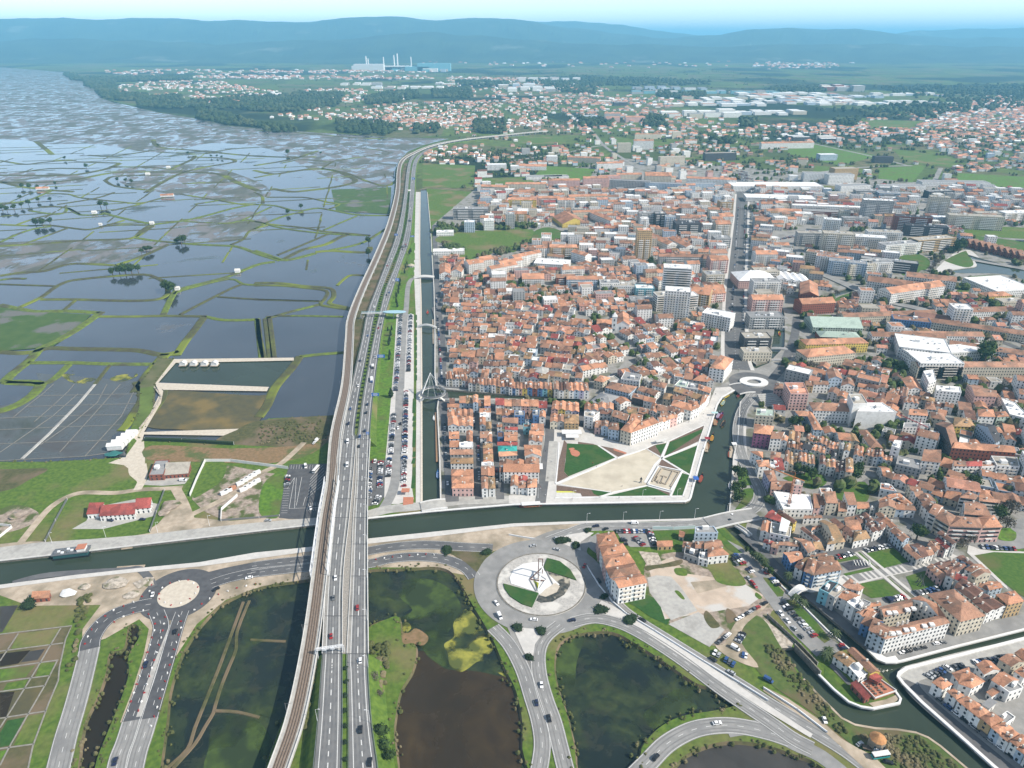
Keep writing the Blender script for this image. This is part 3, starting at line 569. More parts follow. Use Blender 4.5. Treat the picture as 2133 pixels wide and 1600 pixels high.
def ring(name,cx,cy,r0,r1,z,m,oc=True,n=64):
 mb=MB();a=[(cx+r0*math.cos(2*math.pi*i/n),cy+r0*math.sin(2*math.pi*i/n))for i in range(n+1)]
 b=[(cx+r1*math.cos(2*math.pi*i/n),cy+r1*math.sin(2*math.pi*i/n))for i in range(n+1)]
 strip(mb,a,b,z)
 if oc:occ_poly(b)
 return mb.build(name,m,kind="structure")
def disc(name,cx,cy,r,z,m,z0=None,n=64,a0=0,a1=2*math.pi,hollow=None):
 pts=[(cx+r*math.cos(a0+(a1-a0)*i/n),cy+r*math.sin(a0+(a1-a0)*i/n))for i in range(n)]
 mb=MB();mb.prism(pts,z0 if z0 is not None else z-.2,z);return mb.build(name,m,kind="structure")
r2x,r2y=toworld(372,1237,.2);s2=2.9
l_,_=toworld(332,1237);rr=abs(r2x-l_)
ring("roundabout_road",r2x,r2y,rr-.5,rr+10.5,.26,M_newasphalt);disc("roundabout_island",r2x,r2y,rr,.45,M_white_sand)
# great roundabout
gx,gy=toworld(1127,1215,.2);gl,_=toworld(1033,1215);GR=gx-gl
poly("road_apron",'d2',[(-140,60),(-60,-120),(100,-260),(380,-380),(600,-370),(700,-300),(640,-200),(760,-60),(860,120),(1000,290),(980,300),(860,250),(780,320),(560,400),(380,420),(240,560),(200,780),(170,780),(110,640),(40,560),(0,450),(-90,260)],.21,M_cobble,sm=True)
ring("roundabout_road",gx,gy,GR-.5,GR+14,.30,M_oldasphalt)
disc("roundabout_island",gx,gy,GR,.5,M_conc)
disc("island_paving",gx,gy,GR-1.2,.62,mat("island_cobbles",(.42,.40,.37),(.30,.29,.27),.9,.9,c3=(.5,.48,.44),scale3=.1),z0=.3)
RIN=GR*.66
def isl(name,pts,z,m):mb=MB();mb.prism(W('f1',pts,z),.3,z);return mb.build(name,m,kind="structure")
ring("island_kerb",gx,gy,GR-1.0,GR-.3,.72,M_stonebank,oc=False)
isl("island_plaza",[(345,432),(334,380),(368,312),(450,262),(560,246),(628,255),(612,330),(640,330),(760,440),(700,480),(590,530),(575,508)],.9,M_white)
isl("island_lawn",[(525,632),(580,512),(280,430),(292,475),(340,540),(440,605)],1.2,M_lawn);isl("island_lawn",[(655,213),(626,285),(640,318),(832,378),(905,402),(850,310),(760,240)],1.2,M_lawn)
isl("island_pool",[(642,328),(640,400),(700,450),(590,522),(562,576),(600,594),(700,584),(800,525),(850,445),(846,388)],.86,mat("dark_pool_stones",(.03,.035,.032),(.12,.11,.09),.5,.6,c3=(.36,.32,.25),scale3=.09,t3=(.54,.6)))
isl("island_sand",[(700,440),(725,425),(762,455),(735,505),(640,545),(586,530),(640,480)],.98,M_white_sand);isl("yellow_triangle",[(540,405),(590,432),(572,475)],1.3,mat("yellow_moss",(.30,.32,.03),None,1,.9))
A('d2',[(-130,420),(0,560),(110,760),(190,1000),(250,1200),(275,1400),(240,1640)],8.5,M_oldasphalt)
A('d2',[(420,400),(300,500),(245,620),(250,800),(300,1000),(370,1200),(420,1400),(480,1640)],8.5,M_oldasphalt)
A('d2',[(520,380),(700,345),(900,385),(1100,480),(1400,670),(1750,930),(2133,1190),(2330,1330),(2500,1420)],8.5,M_oldasphalt)
A('d2',[(720,-60),(790,90),(880,230),(1020,350),(1400,590),(1900,900),(2133,1050),(2350,1180),(2560,1300),(2800,1450),(3100,1680)],9.5,M_oldasphalt)
A('d3',[(-300,1260),(-100,1235),(50,1265),(250,1370),(450,1460),(600,1570),(680,1640)],8,M_oldasphalt,lines=False)
A('d2',[(1040,1640),(1150,1530),(1300,1380),(1500,1270),(1700,1230),(1900,1235),(2133,1285),(2300,1340)],9.5,M_oldasphalt)
poly("median_paving",'d2',[(1000,350),(1080,370),(1500,640),(2133,1060),(2500,1300),(2480,1330),(2100,1100),(1450,680),(1060,420),(950,350)],.34,M_white_pave)
poly("splitter_island",'d2',[(760,200),(850,240),(1000,330),(1040,380),(940,350),(700,290)],.4,M_white_pave)
poly("splitter_island",'d2',[(30,420),(300,440),(215,560),(190,720),(120,620)],.4,M_white_pave)
poly("splitter_island",'c2',[(380,1290),(480,1240),(640,1215),(700,1225),(590,1300),(590,1370)],.4,M_white_pave)
poly("splitter_grass",'c1',[(1545,1370),(1660,1375),(1900,1385),(1960,1360),(1870,1480),(1830,1550),(1740,1470),(1640,1410)],.3,M_brush)
poly("lawn",'d2',[(940,190),(1140,155),(1200,180),(1330,350),(1300,400),(1170,340),(1040,250)],.2,M_lawn)
M_plot=mat("demolition_earth",(.47,.38,.30),(.37,.30,.235),.12,.95,c3=(.44,.42,.39),scale3=.05,t3=(.5,.58),bump=.4)
poly("rough_ground",'px',[(1347,1170),(1420,1150),(1470,1180),(1600,1180),(1640,1230),(1600,1290),(1640,1340),(1520,1345),(1470,1340),(1385,1290),(1350,1240)],.14,M_rubble,sm=True)
poly("slab_ruin",'px',[(1350,1180),(1400,1160),(1430,1195),(1540,1210),(1590,1240),(1560,1262),(1480,1275),(1385,1290),(1365,1230)],.2,M_plot)
poly("slab_ruin",'f2',[(120,310),(200,290),(330,300),(420,400),(560,600),(420,650),(330,685),(240,570),(140,440)],.23,M_conc)
poly("slab_ruin",'f2',[(500,350),(720,330),(840,380),(560,450)],.23,M_sand)
for q_ in([(100,210),(250,190),(420,150),(400,200),(200,230),(120,250)],[(600,180),(700,170),(850,190),(990,350),(900,385),(740,350),(680,260)],[(360,230),(450,230),(470,290),(380,285)],[(360,430),(400,430),(450,495),(420,495)],[(640,600),(720,680),(760,740),(680,750),(620,660)],[(820,580),(900,640),(880,700),(820,700)],[(1080,440),(1130,480),(1110,500),(1070,470)]):poly("weeds",'f2',q_,.27,M_brush if q_[0][0]%3 else M_grass,sm=True)
poly("slab_ruin",'px',[(1330,1148),(1370,1152),(1385,1185),(1350,1180)],.2,M_slab)
poly("slab_ruin",'px',[(1392,1300),(1455,1275),(1510,1312),(1478,1348)],.2,M_conc)
poly("slab_ruin",'d3',[(-100,430),(0,350),(130,440),(250,540),(230,590),(0,610)],.2,M_slab)
poly("sandy_track",'px',[(1510,1340),(1530,1300),(1560,1275),(1600,1255),(1590,1270),(1550,1305),(1545,1340),(1580,1390),(1520,1370),(1490,1345)],.24,M_sand,sm=True)
M_bank=mat("bank_grass",(.055,.09,.02),(.09,.12,.03),.25,.95,c3=(.11,.09,.045),scale3=.05,t3=(.5,.62),bump=.4)
poly("brush_slope",'px',[(1545,1280),(1590,1290),(1625,1345),(1672,1415),(1733,1476),(1781,1510),(1870,1520),(1908,1527),(1959,1555),(2015,1603),(2040,1640),(1870,1640),(1830,1600),(1700,1490),(1600,1420),(1540,1340)],.2,M_bank,sm=True)
poly("sandy_track",'d3',[(0,900),(200,1000),(480,1190),(640,1330),(760,1400),(900,1470),(1000,1570),(1080,1640),(900,1640),(520,1290),(0,940)],.28,M_sand)
rail_strip("river_kerb",[(330,840),(440,960),(560,1080),(640,1160),(750,1215),(920,1245),(1100,1255),(1250,1280),(1350,1320),(1450,1390),(1670,1575),(1740,1640)],1.2,.4,M_sand,code='d3')
A('c2',[(330,1290),(500,1225),(650,1175),(900,1170),(1160,1170),(1500,1155),(1800,1110),(1950,1060),(2050,980),(2060,880),(2000,760),(1930,620),(1890,480),(1890,330),(1930,200),(2010,100),(2060,40)],9.5,M_oldasphalt)
A('c2',[(1920,330),(1925,200),(1990,110)],8,M_asphalt,lines=False)
A('c2',[(750,-20+1400),(690,1330),(700,1280),(760,1240)],6,M_oldasphalt,lines=False)
poly("canal_side_square",'c2',[(1905,100),(1990,90),(1960,250),(1950,420),(1960,600),(1900,560),(1870,700),(1840,850),(1815,1065),(1840,1060),(1890,1030),(1800,1070),(1830,850),(1845,600),(1880,450),(1900,150)],.2,M_white_pave)
poly("lawn",'c2',[(1925,870),(2005,860),(2010,920),(1960,990),(1880,1040),(1850,1050),(1900,980),(1930,930)],.3,M_parkgrass,sm=True)
poly("lawn",'c2',[(1880,700),(1950,690),(2000,830),(1920,840),(1890,800)],.3,M_parkgrass)
A('d3',[(-170,-350),(-60,-250),(60,-130),(200,10),(400,175),(640,370),(880,580),(960,630)],7,M_asphalt,lines=False)
A('d3',[(-60,10),(100,220),(260,420),(400,560),(480,640)],8,M_oldasphalt,lines=False)
poly("street_paving",'d3',[(-215,-400),(-130,-290),(35,-100),(130,0),(330,160),(600,390),(850,600),(930,680),(1000,705),(1080,705),(1150,690),(1600,570),(2260,405),(2260,300),(1830,400),(1560,470),(1530,400),(980,610),(860,520),(600,320),(400,190),(150,0),(0,-150),(-150,-330)],.16,M_cobble)
A('d3',[(980,630),(1200,620),(1500,530),(1800,440),(2260,340)],9,M_oldasphalt,lines=False)
poly("white_quay",'d3',[(850,598),(900,610),(960,640),(1010,665),(1080,650),(1110,690),(1080,703),(1000,703),(930,678)],.4,M_white)
poly("street_paving",'d3',[(2260,470),(1600,640),(1170,745),(1110,785),(1095,820),(1140,880),(1600,1310),(1900,1575),(1990,1640),(2260,1640),(2260,560),(1700,720)],.14,M_cobble)
A('d3',[(1180,850),(1250,950),(1400,1090),(1650,1300),(2000,1590),(2060,1640)],9,M_asphalt,lines=False)
A('d3',[(1180,850),(1210,800),(1350,760),(1700,670),(2260,545)],10,M_conc,lines=False)
rail_strip("quay_parapet",[(1990,1640),(1880,1545),(1600,1295),(1300,1030),(1150,880),(1105,820),(1115,790),(1175,752),(1600,646),(2260,476)],1.8,1.0,M_white,1.0,code='d3')
rail_strip("quay_parapet",[(853,597),(935,677),(1000,702),(1080,702),(1150,687),(1600,567),(2260,402)],1.2,.9,M_white,1.0,code='d3')
rail_strip("quay_parapet",[(80,15),(240,155),(530,445),(720,605)],.8,.8,M_white,1.0,code='d3')
rail_strip("quay_parapet",[(1078,935),(1125,1000),(1115,1035),(1060,1047),(900,1080),(800,1065),(700,1025),(580,925),(455,800)],1.2,.9,M_white,1.0,code='d3')
poly("canal_lawn",'d3',[(0,10),(60,20),(170,130),(160,165),(100,170),(0,60)],.2,M_parkgrass)
poly("canal_lawn",'d3',[(180,190),(260,200),(330,270),(440,380),(550,520),(500,550),(420,480),(250,300)],.22,M_parkgrass)
poly("canal_lawn",'d3',[(500,750),(600,860),(800,1000),(900,1030),(800,1060),(700,1020),(590,920),(500,820)],.22,M_parkgrass)
poly("asphalt_strip",'f3',[(118,178),(262,332),(236,345),(95,200)],.34,M_asphalt,cut=False)
poly("terrace_paving",'d3',[(860,1040),(1000,1010),(1090,970),(1110,1010),(1060,1040),(900,1070)],.3,M_sand)
poly("canal_lawn",'c2',[(1720,1190),(1770,1200),(1860,1285),(1820,1290),(1760,1250)],.22,M_parkgrass)
poly("canal_lawn",'c2',[(1750,1290),(1800,1290),(1920,1390),(1860,1390),(1790,1350)],.22,M_parkgrass)
poly("gravel_lot",'c2',[(870,1190),(1180,1210),(1230,1340),(1000,1340),(930,1290)],.2,M_cobble)
poly("green_yard",'c2',[(1185,1205),(1530,1200),(1540,1290),(1400,1340),(1230,1310)],.2,M_parkgrass)
poly("gravel_lot",'px',[(1515,1125),(1545,1140),(1640,1240),(1700,1310),(1760,1350),(1720,1370),(1690,1330),(1620,1250),(1540,1160)],.18,M_oldasphalt)
A('px',[(1540,770),(1533,745),(1531,700),(1531,620),(1535,560),(1540,500),(1544,450),(1546,405),(1547,360)],24,mat("dark_avenue",(.09,.09,.092),(.12,.12,.12),.3,.9),lines=True,edge=False)
for a in('left','right'):
 d=-13.5 if a=='left' else 13.5
 p=smooth(W('px',[(1540,770),(1533,745),(1531,700),(1531,620),(1535,560),(1540,500),(1544,450),(1546,405)],.3),False,4);q=offset(p,-d);mb=MB();strip(mb,offset(q,2),offset(q,-2),.32,skirt=.2);mb.build("pavement",M_white_pave,kind="structure");occ_line(q,6)
poly("square_paving",'px',[(1490,810),(1525,790),(1540,770),(1525,740),(1560,745),(1575,762),(1610,752),(1640,725),(1655,735),(1620,790),(1600,830),(1545,840),(1556,812),(1528,814)],.2,M_cobble,sm=True)
rbx,rby=toworld(1570,797,.4)
ring("bridge_roundabout_road",rbx,rby,12,24,.34,M_asphalt)
A('px',[(1598,800),(1625,770),(1640,740),(1655,700),(1660,660)],9,M_asphalt,lines=False)
A('b3',[(300,480),(330,560),(420,640),(600,720),(800,810),(1000,890),(1300,960),(1600,1060),(2133,1220),(2260,1260)],14,M_oldasphalt,z=1.2,lines=False,skirt=1.0,name="flyover_road")
A('b3',[(420,640),(330,560),(290,470),(200,430)],10,M_oldasphalt,lines=False)
for c_,p_,w_ in(('px',[(905,640),(918,700),(920,800)],7),('px',[(905,470),(908,560),(912,640),(920,700),(922,800)],8),('px',[(922,818),(932,900),(940,1000),(942,1045)],10),('px',[(988,830),(992,900),(996,1000),(998,1040)],6),('px',[(1030,845),(1033,900),(1040,1000),(1042,1040)],6),('px',[(1085,890),(1086,960)],5),('px',[(1142,830),(1145,900),(1138,960),(1125,1050)],8),
('px',[(925,806),(1060,814),(1200,822),(1215,815)],7),('px',[(1209,838),(1209,900)],6),('px',[(1215,820),(1290,770),(1320,730),(1250,700)],5),('px',[(925,858),(1140,858)],3.5),('px',[(925,905),(1080,905)],3.5),('px',[(925,975),(1050,978)],3.5),
('e2',[(420,440),(800,470),(1100,500),(1500,500),(1800,500),(2100,520),(2280,600),(2600,760)],6),('e2',[(1040,540),(1200,690),(1400,880)],5),('e2',[(1060,980),(1300,960),(1500,910),(1850,850),(2000,900),(2300,1150)],9),('e2',[(150,520),(60,700),(60,830)],5),
('px',[(1565,830),(1600,900),(1570,940)],5),('e4',[(0,1050),(250,1050),(500,1080),(900,1180),(1300,1230),(1900,1300),(2200,1450)],5),('e4',[(330,260),(450,480),(640,490),(480,700),(380,760)],5),('px',[(1650,880),(1600,905)],3),
('px',[(1800,1000),(1960,1080),(2010,1110),(2040,1130),(2133,1135)],8),('px',[(1880,850),(1990,960),(2133,970)],6),('px',[(1640,720),(1700,760),(1900,740),(2133,790)],6),('px',[(1850,640),(2000,680),(2133,730)],8)):
 A(c_,p_,w_,M_asphalt if w_>5.5 else M_cobble,z=.19,lines=False,skirt=.1,name="street")
poly("striped_square",'e2',[(1280,1330),(1700,1260),(2133,1180),(2600,1060),(2800,1010),(2900,1060),(2700,1140),(2300,1260),(2000,1320),(1500,1450),(900,1560),(600,1560),(800,1450)],.26,M_white_pave)
mb=MB();M_stripe=mat("dark_stripe_paving",(.17,.17,.165),(.22,.215,.205),.6,.9)
for i in range(44):
 t=i/44;a=(1300+1500*t,1340-320*t);b=(a[0]+110,a[1]+95)
 if i%2==0 or i%5==0:q=W('e2',[a,b],.3);strip(mb,offset(q,1.0),offset(q,-1.0),.32)
mb.build("dark_paving_stripes",M_stripe,kind="stuff")
for pts in([(1200,1110),(1480,1050),(1540,1090),(1260,1140)],[(1310,1300),(1700,1210),(1730,1250),(1350,1335)],[(1620,1020),(2000,940),(2240,1130),(1870,1225)],[(1530,1440),(1870,1375),(2133,1600),(1700,1640),(1560,1560)],[(2180,1340),(2440,1260),(2750,1480),(2300,1580)],[(1500,1010),(1540,1000),(1800,1240),(1750,1250)],[(1930,1370),(1960,1370),(2200,1580),(2150,1580)]):
 poly("square_lawn",'e2',pts,.3,M_parkgrass)
poly("playground_surface",'e2',[(1270,1160),(1540,1090),(1670,1200),(1390,1260)],.32,mat("rubber_surface",(.04,.04,.05),(.06,.06,.07),.6,.9))
for pts in([(1470,1010),(1500,1000),(1800,1250),(2300,1680),(2240,1680)],[(1560,990),(1590,985),(1900,1240),(2430,1680),(2370,1680)]):
 poly("white_path",'e2',pts,.34,M_white_pave)
poly("round_lawn",'e3',[(1650,700),(1700,670),(1850,670),(1930,740),(1910,820),(1820,850),(1700,830),(1640,780)],.3,M_bright,sm=True)
poly("green_hill",'e3',[(1330,1040),(1600,990),(1900,1010),(2200,1020),(2200,1640),(1980,1600),(1760,1440),(1500,1230)],.3,M_parkgrass,sm=True)
A('e3',[(1000,800),(1300,860),(1600,880),(1900,900),(2000,850),(2000,740),(1900,640),(2100,560)],8,M_oldasphalt,lines=False)
poly("white_path",'e3',[(1250,900),(1400,960),(1600,985),(1950,990),(2133,1000),(2133,1020),(1600,1000),(1330,1045),(1780,1470),(1800,1520),(1740,1480),(1230,1010)],.32,M_white_pave)
# Plaza and garden at the canal corner
poly("garden_paving",'c2',[(240,955),(300,350),(450,345),(580,350),(640,370),(700,420),(900,480),(1010,480),(1200,400),(1480,300),(1640,180),(1700,30),(1870,20),(1870,48),(1760,108),(1720,168),(1600,555),(1500,925),(1450,965),(0,982),(0,915),(240,915)],.24,M_white_pave)
poly("garden_strip",'c2',[(330,470),(400,470),(375,800),(300,800)],.30,M_conc)
poly("central_court",'c2',[(430,822),(900,605),(1080,545),(1130,528),(1245,603),(1125,810),(1140,832),(850,889),(560,850)],.36,M_cream_pave)
M_cs=M_white
rail_strip("white_seat_wall",[(385,818),(640,720),(880,612),(1080,548)],1.6,.7,M_white,.5,code='c2')
rail_strip("white_seat_wall",[(1080,548),(1130,530),(1190,500),(1310,470)],1.0,.6,M_white,.5,code='c2')
rail_strip("white_seat_wall",[(1130,530),(1245,603)],.8,.6,M_white,.5,code='c2')
rail_strip("white_seat_wall",[(385,818),(405,630),(412,480)],1.0,.6,M_white,.5,code='c2')
rail_strip("white_seat_wall",[(735,505),(890,610)],1.3,.5,M_white,.5,code='c2')
rail_strip("white_seat_wall",[(1120,810),(1205,660),(1255,610),(1310,480)],1.8,.5,M_white,.5,code='c2')
rail_strip("white_seat_wall",[(1255,610),(1560,485)],1.6,.5,M_white,.5,code='c2')
rail_strip("white_seat_wall",[(1255,610),(1490,748)],1.6,.5,M_white,.5,code='c2')
rail_strip("white_seat_wall",[(380,935),(740,930),(860,888),(1135,835),(1325,888)],1.2,.6,M_white,.5,code='c2')
rail_strip("white_seat_wall",[(740,930),(1430,925),(1490,750),(1560,490),(1610,335),(1310,472)],1.0,.6,M_white,.5,code='c2')
rail_strip("white_seat_wall",[(1325,925),(1425,722)],1.0,.6,M_white,.5,code='c2')
rail_strip("white_seat_wall",[(385,818),(560,848),(850,890)],.8,.6,M_white,.5,code='c2')
poly("flower_bed",'c2',[(455,460),(480,490),(478,560),(465,620),(455,725),(490,762),(395,808),(412,630)],.34,M_soil)
poly("flower_bed",'c2',[(570,475),(690,492),(748,512),(720,512),(570,495)],.34,M_soil)
poly("garden_lawn",'c2',[(480,488),(720,502),(745,512),(878,604),(490,760),(455,722),(468,620)],.36,M_lawn)
poly("flower_bed",'c2',[(752,508),(865,530),(970,570),(900,600)],.34,M_soil)
poly("terracotta_strip",'c2',[(862,528),(972,566),(960,576),(862,545)],.38,M_terr)
poly("flower_bed",'c2',[(1138,532),(1200,500),(1295,486),(1248,592)],.34,M_soil)
poly("garden_lawn",'c2',[(1205,505),(1295,488),(1252,582)],.38,M_lawn)
poly("flower_bed",'c2',[(1325,472),(1605,340),(1562,470),(1275,602)],.34,M_soil)
poly("garden_lawn",'c2',[(1325,478),(1450,430),(1600,365),(1585,400),(1510,450),(1280,598)],.38,M_lawn)
poly("garden_lawn",'c2',[(1280,612),(1558,502),(1488,740),(1380,675)],.38,M_lawn)
poly("flower_bed",'c2',[(1258,618),(1330,645),(1415,708),(1228,678)],.34,M_soil)
poly("garden_lawn",'c2',[(1425,732),(1484,750),(1425,915),(1345,916)],.38,M_lawn)
poly("flower_bed",'c2',[(1140,838),(1325,890),(1320,918),(1250,900)],.34,M_soil)
poly("garden_lawn",'c2',[(1135,842),(1200,858),(1320,916),(800,922)],.38,M_lawn)
poly("flower_bed",'c2',[(392,832),(560,855),(855,893),(740,922),(602,925),(590,900),(392,880)],.34,M_soil)
poly("garden_lawn",'c2',[(680,872),(850,893),(740,920),(700,905)],.38,M_lawn)
poly("sunken_ramp",'c2',[(390,884),(590,902),(600,926),(386,932)],.34,M_lightconc)
poly("yellow_strip",'c2',[(388,880),(510,882),(560,892),(395,894)],.40,mat("yellow_paint",(.5,.5,.08),None,1,.7))
for c,pts in((0,[(505,548),(540,540),(575,555),(584,578),(560,597),(520,585),(508,565)]),(1,[(495,530),(530,524),(540,535),(505,545)])):
 poly("play_surface",'c2',pts,.42,M_terr,sm=True)
poly("excavation_floor",'c2',[(1232,682),(1424,722),(1330,884),(1142,832)],.30,M_cream_pave)
ex=empty("excavated_foundations",(*W('c2',[(1285,790)])[0],.3),0,"low stone foundation walls in a framed pit on the garden","ruin")
exo=Vector(ex.location)
for a,b in(((1232,682),(1424,722)),((1424,722),(1330,884)),((1330,884),(1142,832)),((1142,832),(1232,682))):
 q=W('c2',[a,b]);mb=MB();mb.beam((q[0][0]-exo.x,q[0][1]-exo.y,.4),(q[1][0]-exo.x,q[1][1]-exo.y,.4),1.2,.9);mb.build("rim_wall",M_white,ex)
M_ruin=mat("old_masonry",(.40,.34,.26),(.30,.25,.19),.8,.95)
for a,b in(((1260,700),(1350,722)),((1350,722),(1310,800)),((1260,700),(1200,800)),((1200,800),(1290,830)),((1250,760),(1300,772)),((1350,722),(1400,735)),((1400,735),(1330,850)),((1220,770),(1205,800)),((1290,830),(1310,800)),((1180,810),(1230,700)),((1235,795),(1225,822)),((1275,765),(1250,825))):
 q=W('c2',[a,b]);mb=MB();mb.beam((q[0][0]-exo.x,q[0][1]-exo.y,.35),(q[1][0]-exo.x,q[1][1]-exo.y,.35),.9,.9);mb.build("wall",M_ruin,ex)
for pts in([(1000,372),(1100,368),(1120,385),(1010,392)],[(1130,345),(1240,352),(1225,375),(1110,372)],[(1080,285),(1170,285),(1180,300),(1080,300)],[(1280,285),(1400,298),(1350,312),(1270,300)],[(1650,290),(1830,325),(1750,345),(1640,320)],[(1700,345),(1820,355),(1750,372),(1690,362)],[(1860,310),(2000,330),(1990,350),(1880,335)],[(1800,250),(1930,252),(1900,270),(1810,268)],[(1990,360),(2250,375),(2250,405),(2000,385)],[(2000,468),(2250,480),(2250,505),(2010,490)],[(880,340),(990,345),(985,392),(880,390)],[(1700,385),(1760,390),(1740,400),(1690,396)],[(1830,350),(1930,345),(1900,380),(1830,372)]):
 poly("field",'px',pts,.22,M_bright if pts[0][0]%20 else M_grass)
for pts in([(1065,335),(1180,318),(1240,305),(1300,300)],[(1180,232),(1230,270),(1260,305),(1330,350)],[(1900,480),(1935,400),(1960,350)],[(1620,372),(1780,350),(1900,345)],[(1650,290),(1800,322),(1890,345)],[(1900,520),(2133,560)],[(1930,265),(1990,235),(2020,222)]):A('px',pts,11,M_cobble,z=.3,lines=False,name="far_road")
for code,pts in(('b3',[(1100,540),(1240,500),(1360,560),(1320,640),(1130,610)]),('b3',[(1140,630),(1290,620),(1250,670),(1140,680)]),('b3',[(1500,550),(1640,485),(1670,500),(1720,590),(1650,615),(1500,570)]),('b3',[(1600,760),(1700,690),(1950,690),(2050,740),(1850,760),(1620,800)]),('b3',[(560,890),(700,830),(860,840),(700,880)]),
('b2',[(0,300),(150,290),(130,340),(80,470),(0,480)]),('b2',[(200,330),(330,290),(480,350),(460,410),(300,400),(160,440)]),('b1',[(1510,370),(1620,330),(2133,310),(2300,320),(2200,450),(2060,470),(1900,520),(1700,570),(1680,450),(1500,410)]),('b3',[(920,1090),(1010,1085),(1110,1130),(980,1145)]),('b3',[(440,1020),(560,1010),(580,1080),(480,1070)]),
('b3',[(1110,1320),(1240,1310),(1340,1400),(1250,1420)]),('b3',[(1550,1410),(1700,1390),(1850,1430),(1600,1470)]),('c3',[(180,760),(420,720),(520,800),(400,860),(200,790)]),('c3',[(580,860),(830,800),(850,960),(650,960)]),('b3',[(1560,340),(2260,430),(2260,560),(1660,360)]),
('b3',[(1590,800),(1700,790),(1640,840),(1580,840)]),('b3',[(1840,1255),(2000,1280),(2010,1310),(1870,1300)])):
 poly("park_lawn",code,pts,.3,M_parkgrass if code!='b1' else M_grass,sm=True)
poly("car_park",'b3',[(100,320),(500,320),(330,400),(200,450),(60,400)],.3,M_cobble)
poly("lake_path",'b3',[(1640,480),(1700,480),(1780,560),(1740,620),(1600,650),(1500,660),(1400,650),(1560,500)],.25,M_white_pave,sm=True)
# motorway and rail viaduct
def zy(y):return 7.0 if y>916 else(7-(916-y)/216*4.2 if y>700 else 2.8)
MW=[(1700,646,711,729,796),(1600,654,711,727,786),(1504,663,712,727,773),(1402,670,712,725,766),(1362,673,712,724,766),(1200,681,714,732,764.5),(1078,692,727,737,764.5),(1002,698,734,742,766),(916,708,741,744,770),(901,711,738,747,770),(851,720,744,753,774),(800,733,752,761,780),(704,755,771,779,793),(653,765,781,791,803),(602,784,796,804,819),(552,803,815,824,835),(501,822,834,840,853),(451,835,843,850,859),(400,843,849.5,854,863.5),(354,848,854,858,866),(329,856,862,866,874),(311,878,885,889,897),(300,905,915,921,932),(294,935,948,955,968),(288,990,1004,1012,1026),(282,1070,1084,1092,1106)]
def col(i,pts=MW):return[toworld(r[i],r[0],zy(r[0]))for r in pts]
ZZ=[zy(r[0])for r in MW]
def sm3(p,z,k=4):
 q=smooth(p,False,k);zz=[]
 for a,b in zip(z,z[1:]):zz+=[a+(b-a)*j/k for j in range(k)]
 return q,zz+[z[-1]]
mw=empty("motorway_viaduct",(*toworld(720,1200),0),0,"long grey motorway viaduct crossing the main canal","bridge");mo_=Vector(mw.location)
def rel(p):return[(x-mo_.x,y-mo_.y)for x,y in p]
Lp,zl=sm3(col(1),ZZ);I1,_=sm3(col(2),ZZ);I2,_=sm3(col(3),ZZ);Rp,_=sm3(col(4),ZZ)
occ_poly(Lp+Rp[::-1],grow=6)
iE=4*8;iS=4*4
M_mot=mat("motorway_asphalt",(.15,.15,.15),(.19,.188,.182),.15,.9,c3=(.12,.12,.122),scale3=.03,t3=(.5,.65))
for side,(a,b)in(("west",(Lp,I1)),("east",(I2,Rp))):
 e=MB();strip(e,a[:iS+1],b[:iS+1],0,zs=[z for z in zl[:iS+1]],skirt=7.4,spread=9);e.build("motorway_embankment",M_grass,kind="structure")
 e=MB();strip(e,a[iE:],b[iE:],0,zs=zl[iE:],skirt=7.4,spread=6);e.build("motorway_embankment",M_grass,kind="structure")
 e=MB();strip(e,a,b,0,zs=[z+.05 for z in zl]);e.build("motorway",M_mot,kind="structure")
 k=MB()
 w=[((x1+x2)/2,(y1+y2)/2)for(x1,y1),(x2,y2)in zip(a,b)]
 for s_,f in((.16,0),(.84,0),(.5,1)):
  line=[(x1+(x2-x1)*s_,y1+(y2-y1)*s_)for(x1,y1),(x2,y2)in zip(a,b)]
  if f:
   for i in range(0,len(line)-1):
    L_=math.dist(line[i],line[i+1]);n=max(1,int(L_/12))
    for j in range(n):
     t0,t1=j/n,(j+.45)/n;p0=tuple(line[i][c]+(line[i+1][c]-line[i][c])*t0 for c in(0,1));p1=tuple(line[i][c]+(line[i+1][c]-line[i][c])*t1 for c in(0,1))
     q=[p0,p1];strip(k,offset(q,.22),offset(q,-.22),0,zs=[zl[i]+(zl[i+1]-zl[i])*t0+.1,zl[i]+(zl[i+1]-zl[i])*t1+.1])
  else:strip(k,offset(line,.17),offset(line,-.17),0,zs=[z+.1 for z in zl])
 k.build("lane_markings",M_mark,kind="structure");k=MB()
 for u0,u1 in((0,.15),(.85,1)):
  la=[tuple(x1[c]+(x2[c]-x1[c])*u0 for c in(0,1))for x1,x2 in zip(a,b)][iS:iE+1];lb=[tuple(x1[c]+(x2[c]-x1[c])*u1 for c in(0,1))for x1,x2 in zip(a,b)][iS:iE+1];strip(k,la,lb,0,zs=[z+.075 for z in zl[iS:iE+1]])
 k.build("hard_shoulder",M_cobble,kind="structure");k=MB()
 for i in range(iS,iE+1,2):k.beam((*a[i],zl[i]+.06),(*b[i],zl[i]+.06),.5,.1)
 k.build("expansion_joints",M_newasphalt,kind="stuff");k=MB()
 for u0,u1 in((.22,.29),(.38,.45),(.55,.62),(.71,.78)):
  la=[tuple(x1[c]+(x2[c]-x1[c])*u0 for c in(0,1))for x1,x2 in zip(a,b)];lb=[tuple(x1[c]+(x2[c]-x1[c])*u1 for c in(0,1))for x1,x2 in zip(a,b)];strip(k,la,lb,0,zs=[z+.064 for z in zl])
 k.build("tyre_tracks",mat("tyre_worn_motorway",(.11,.11,.112),(.15,.149,.147),.3,.9),kind="structure")
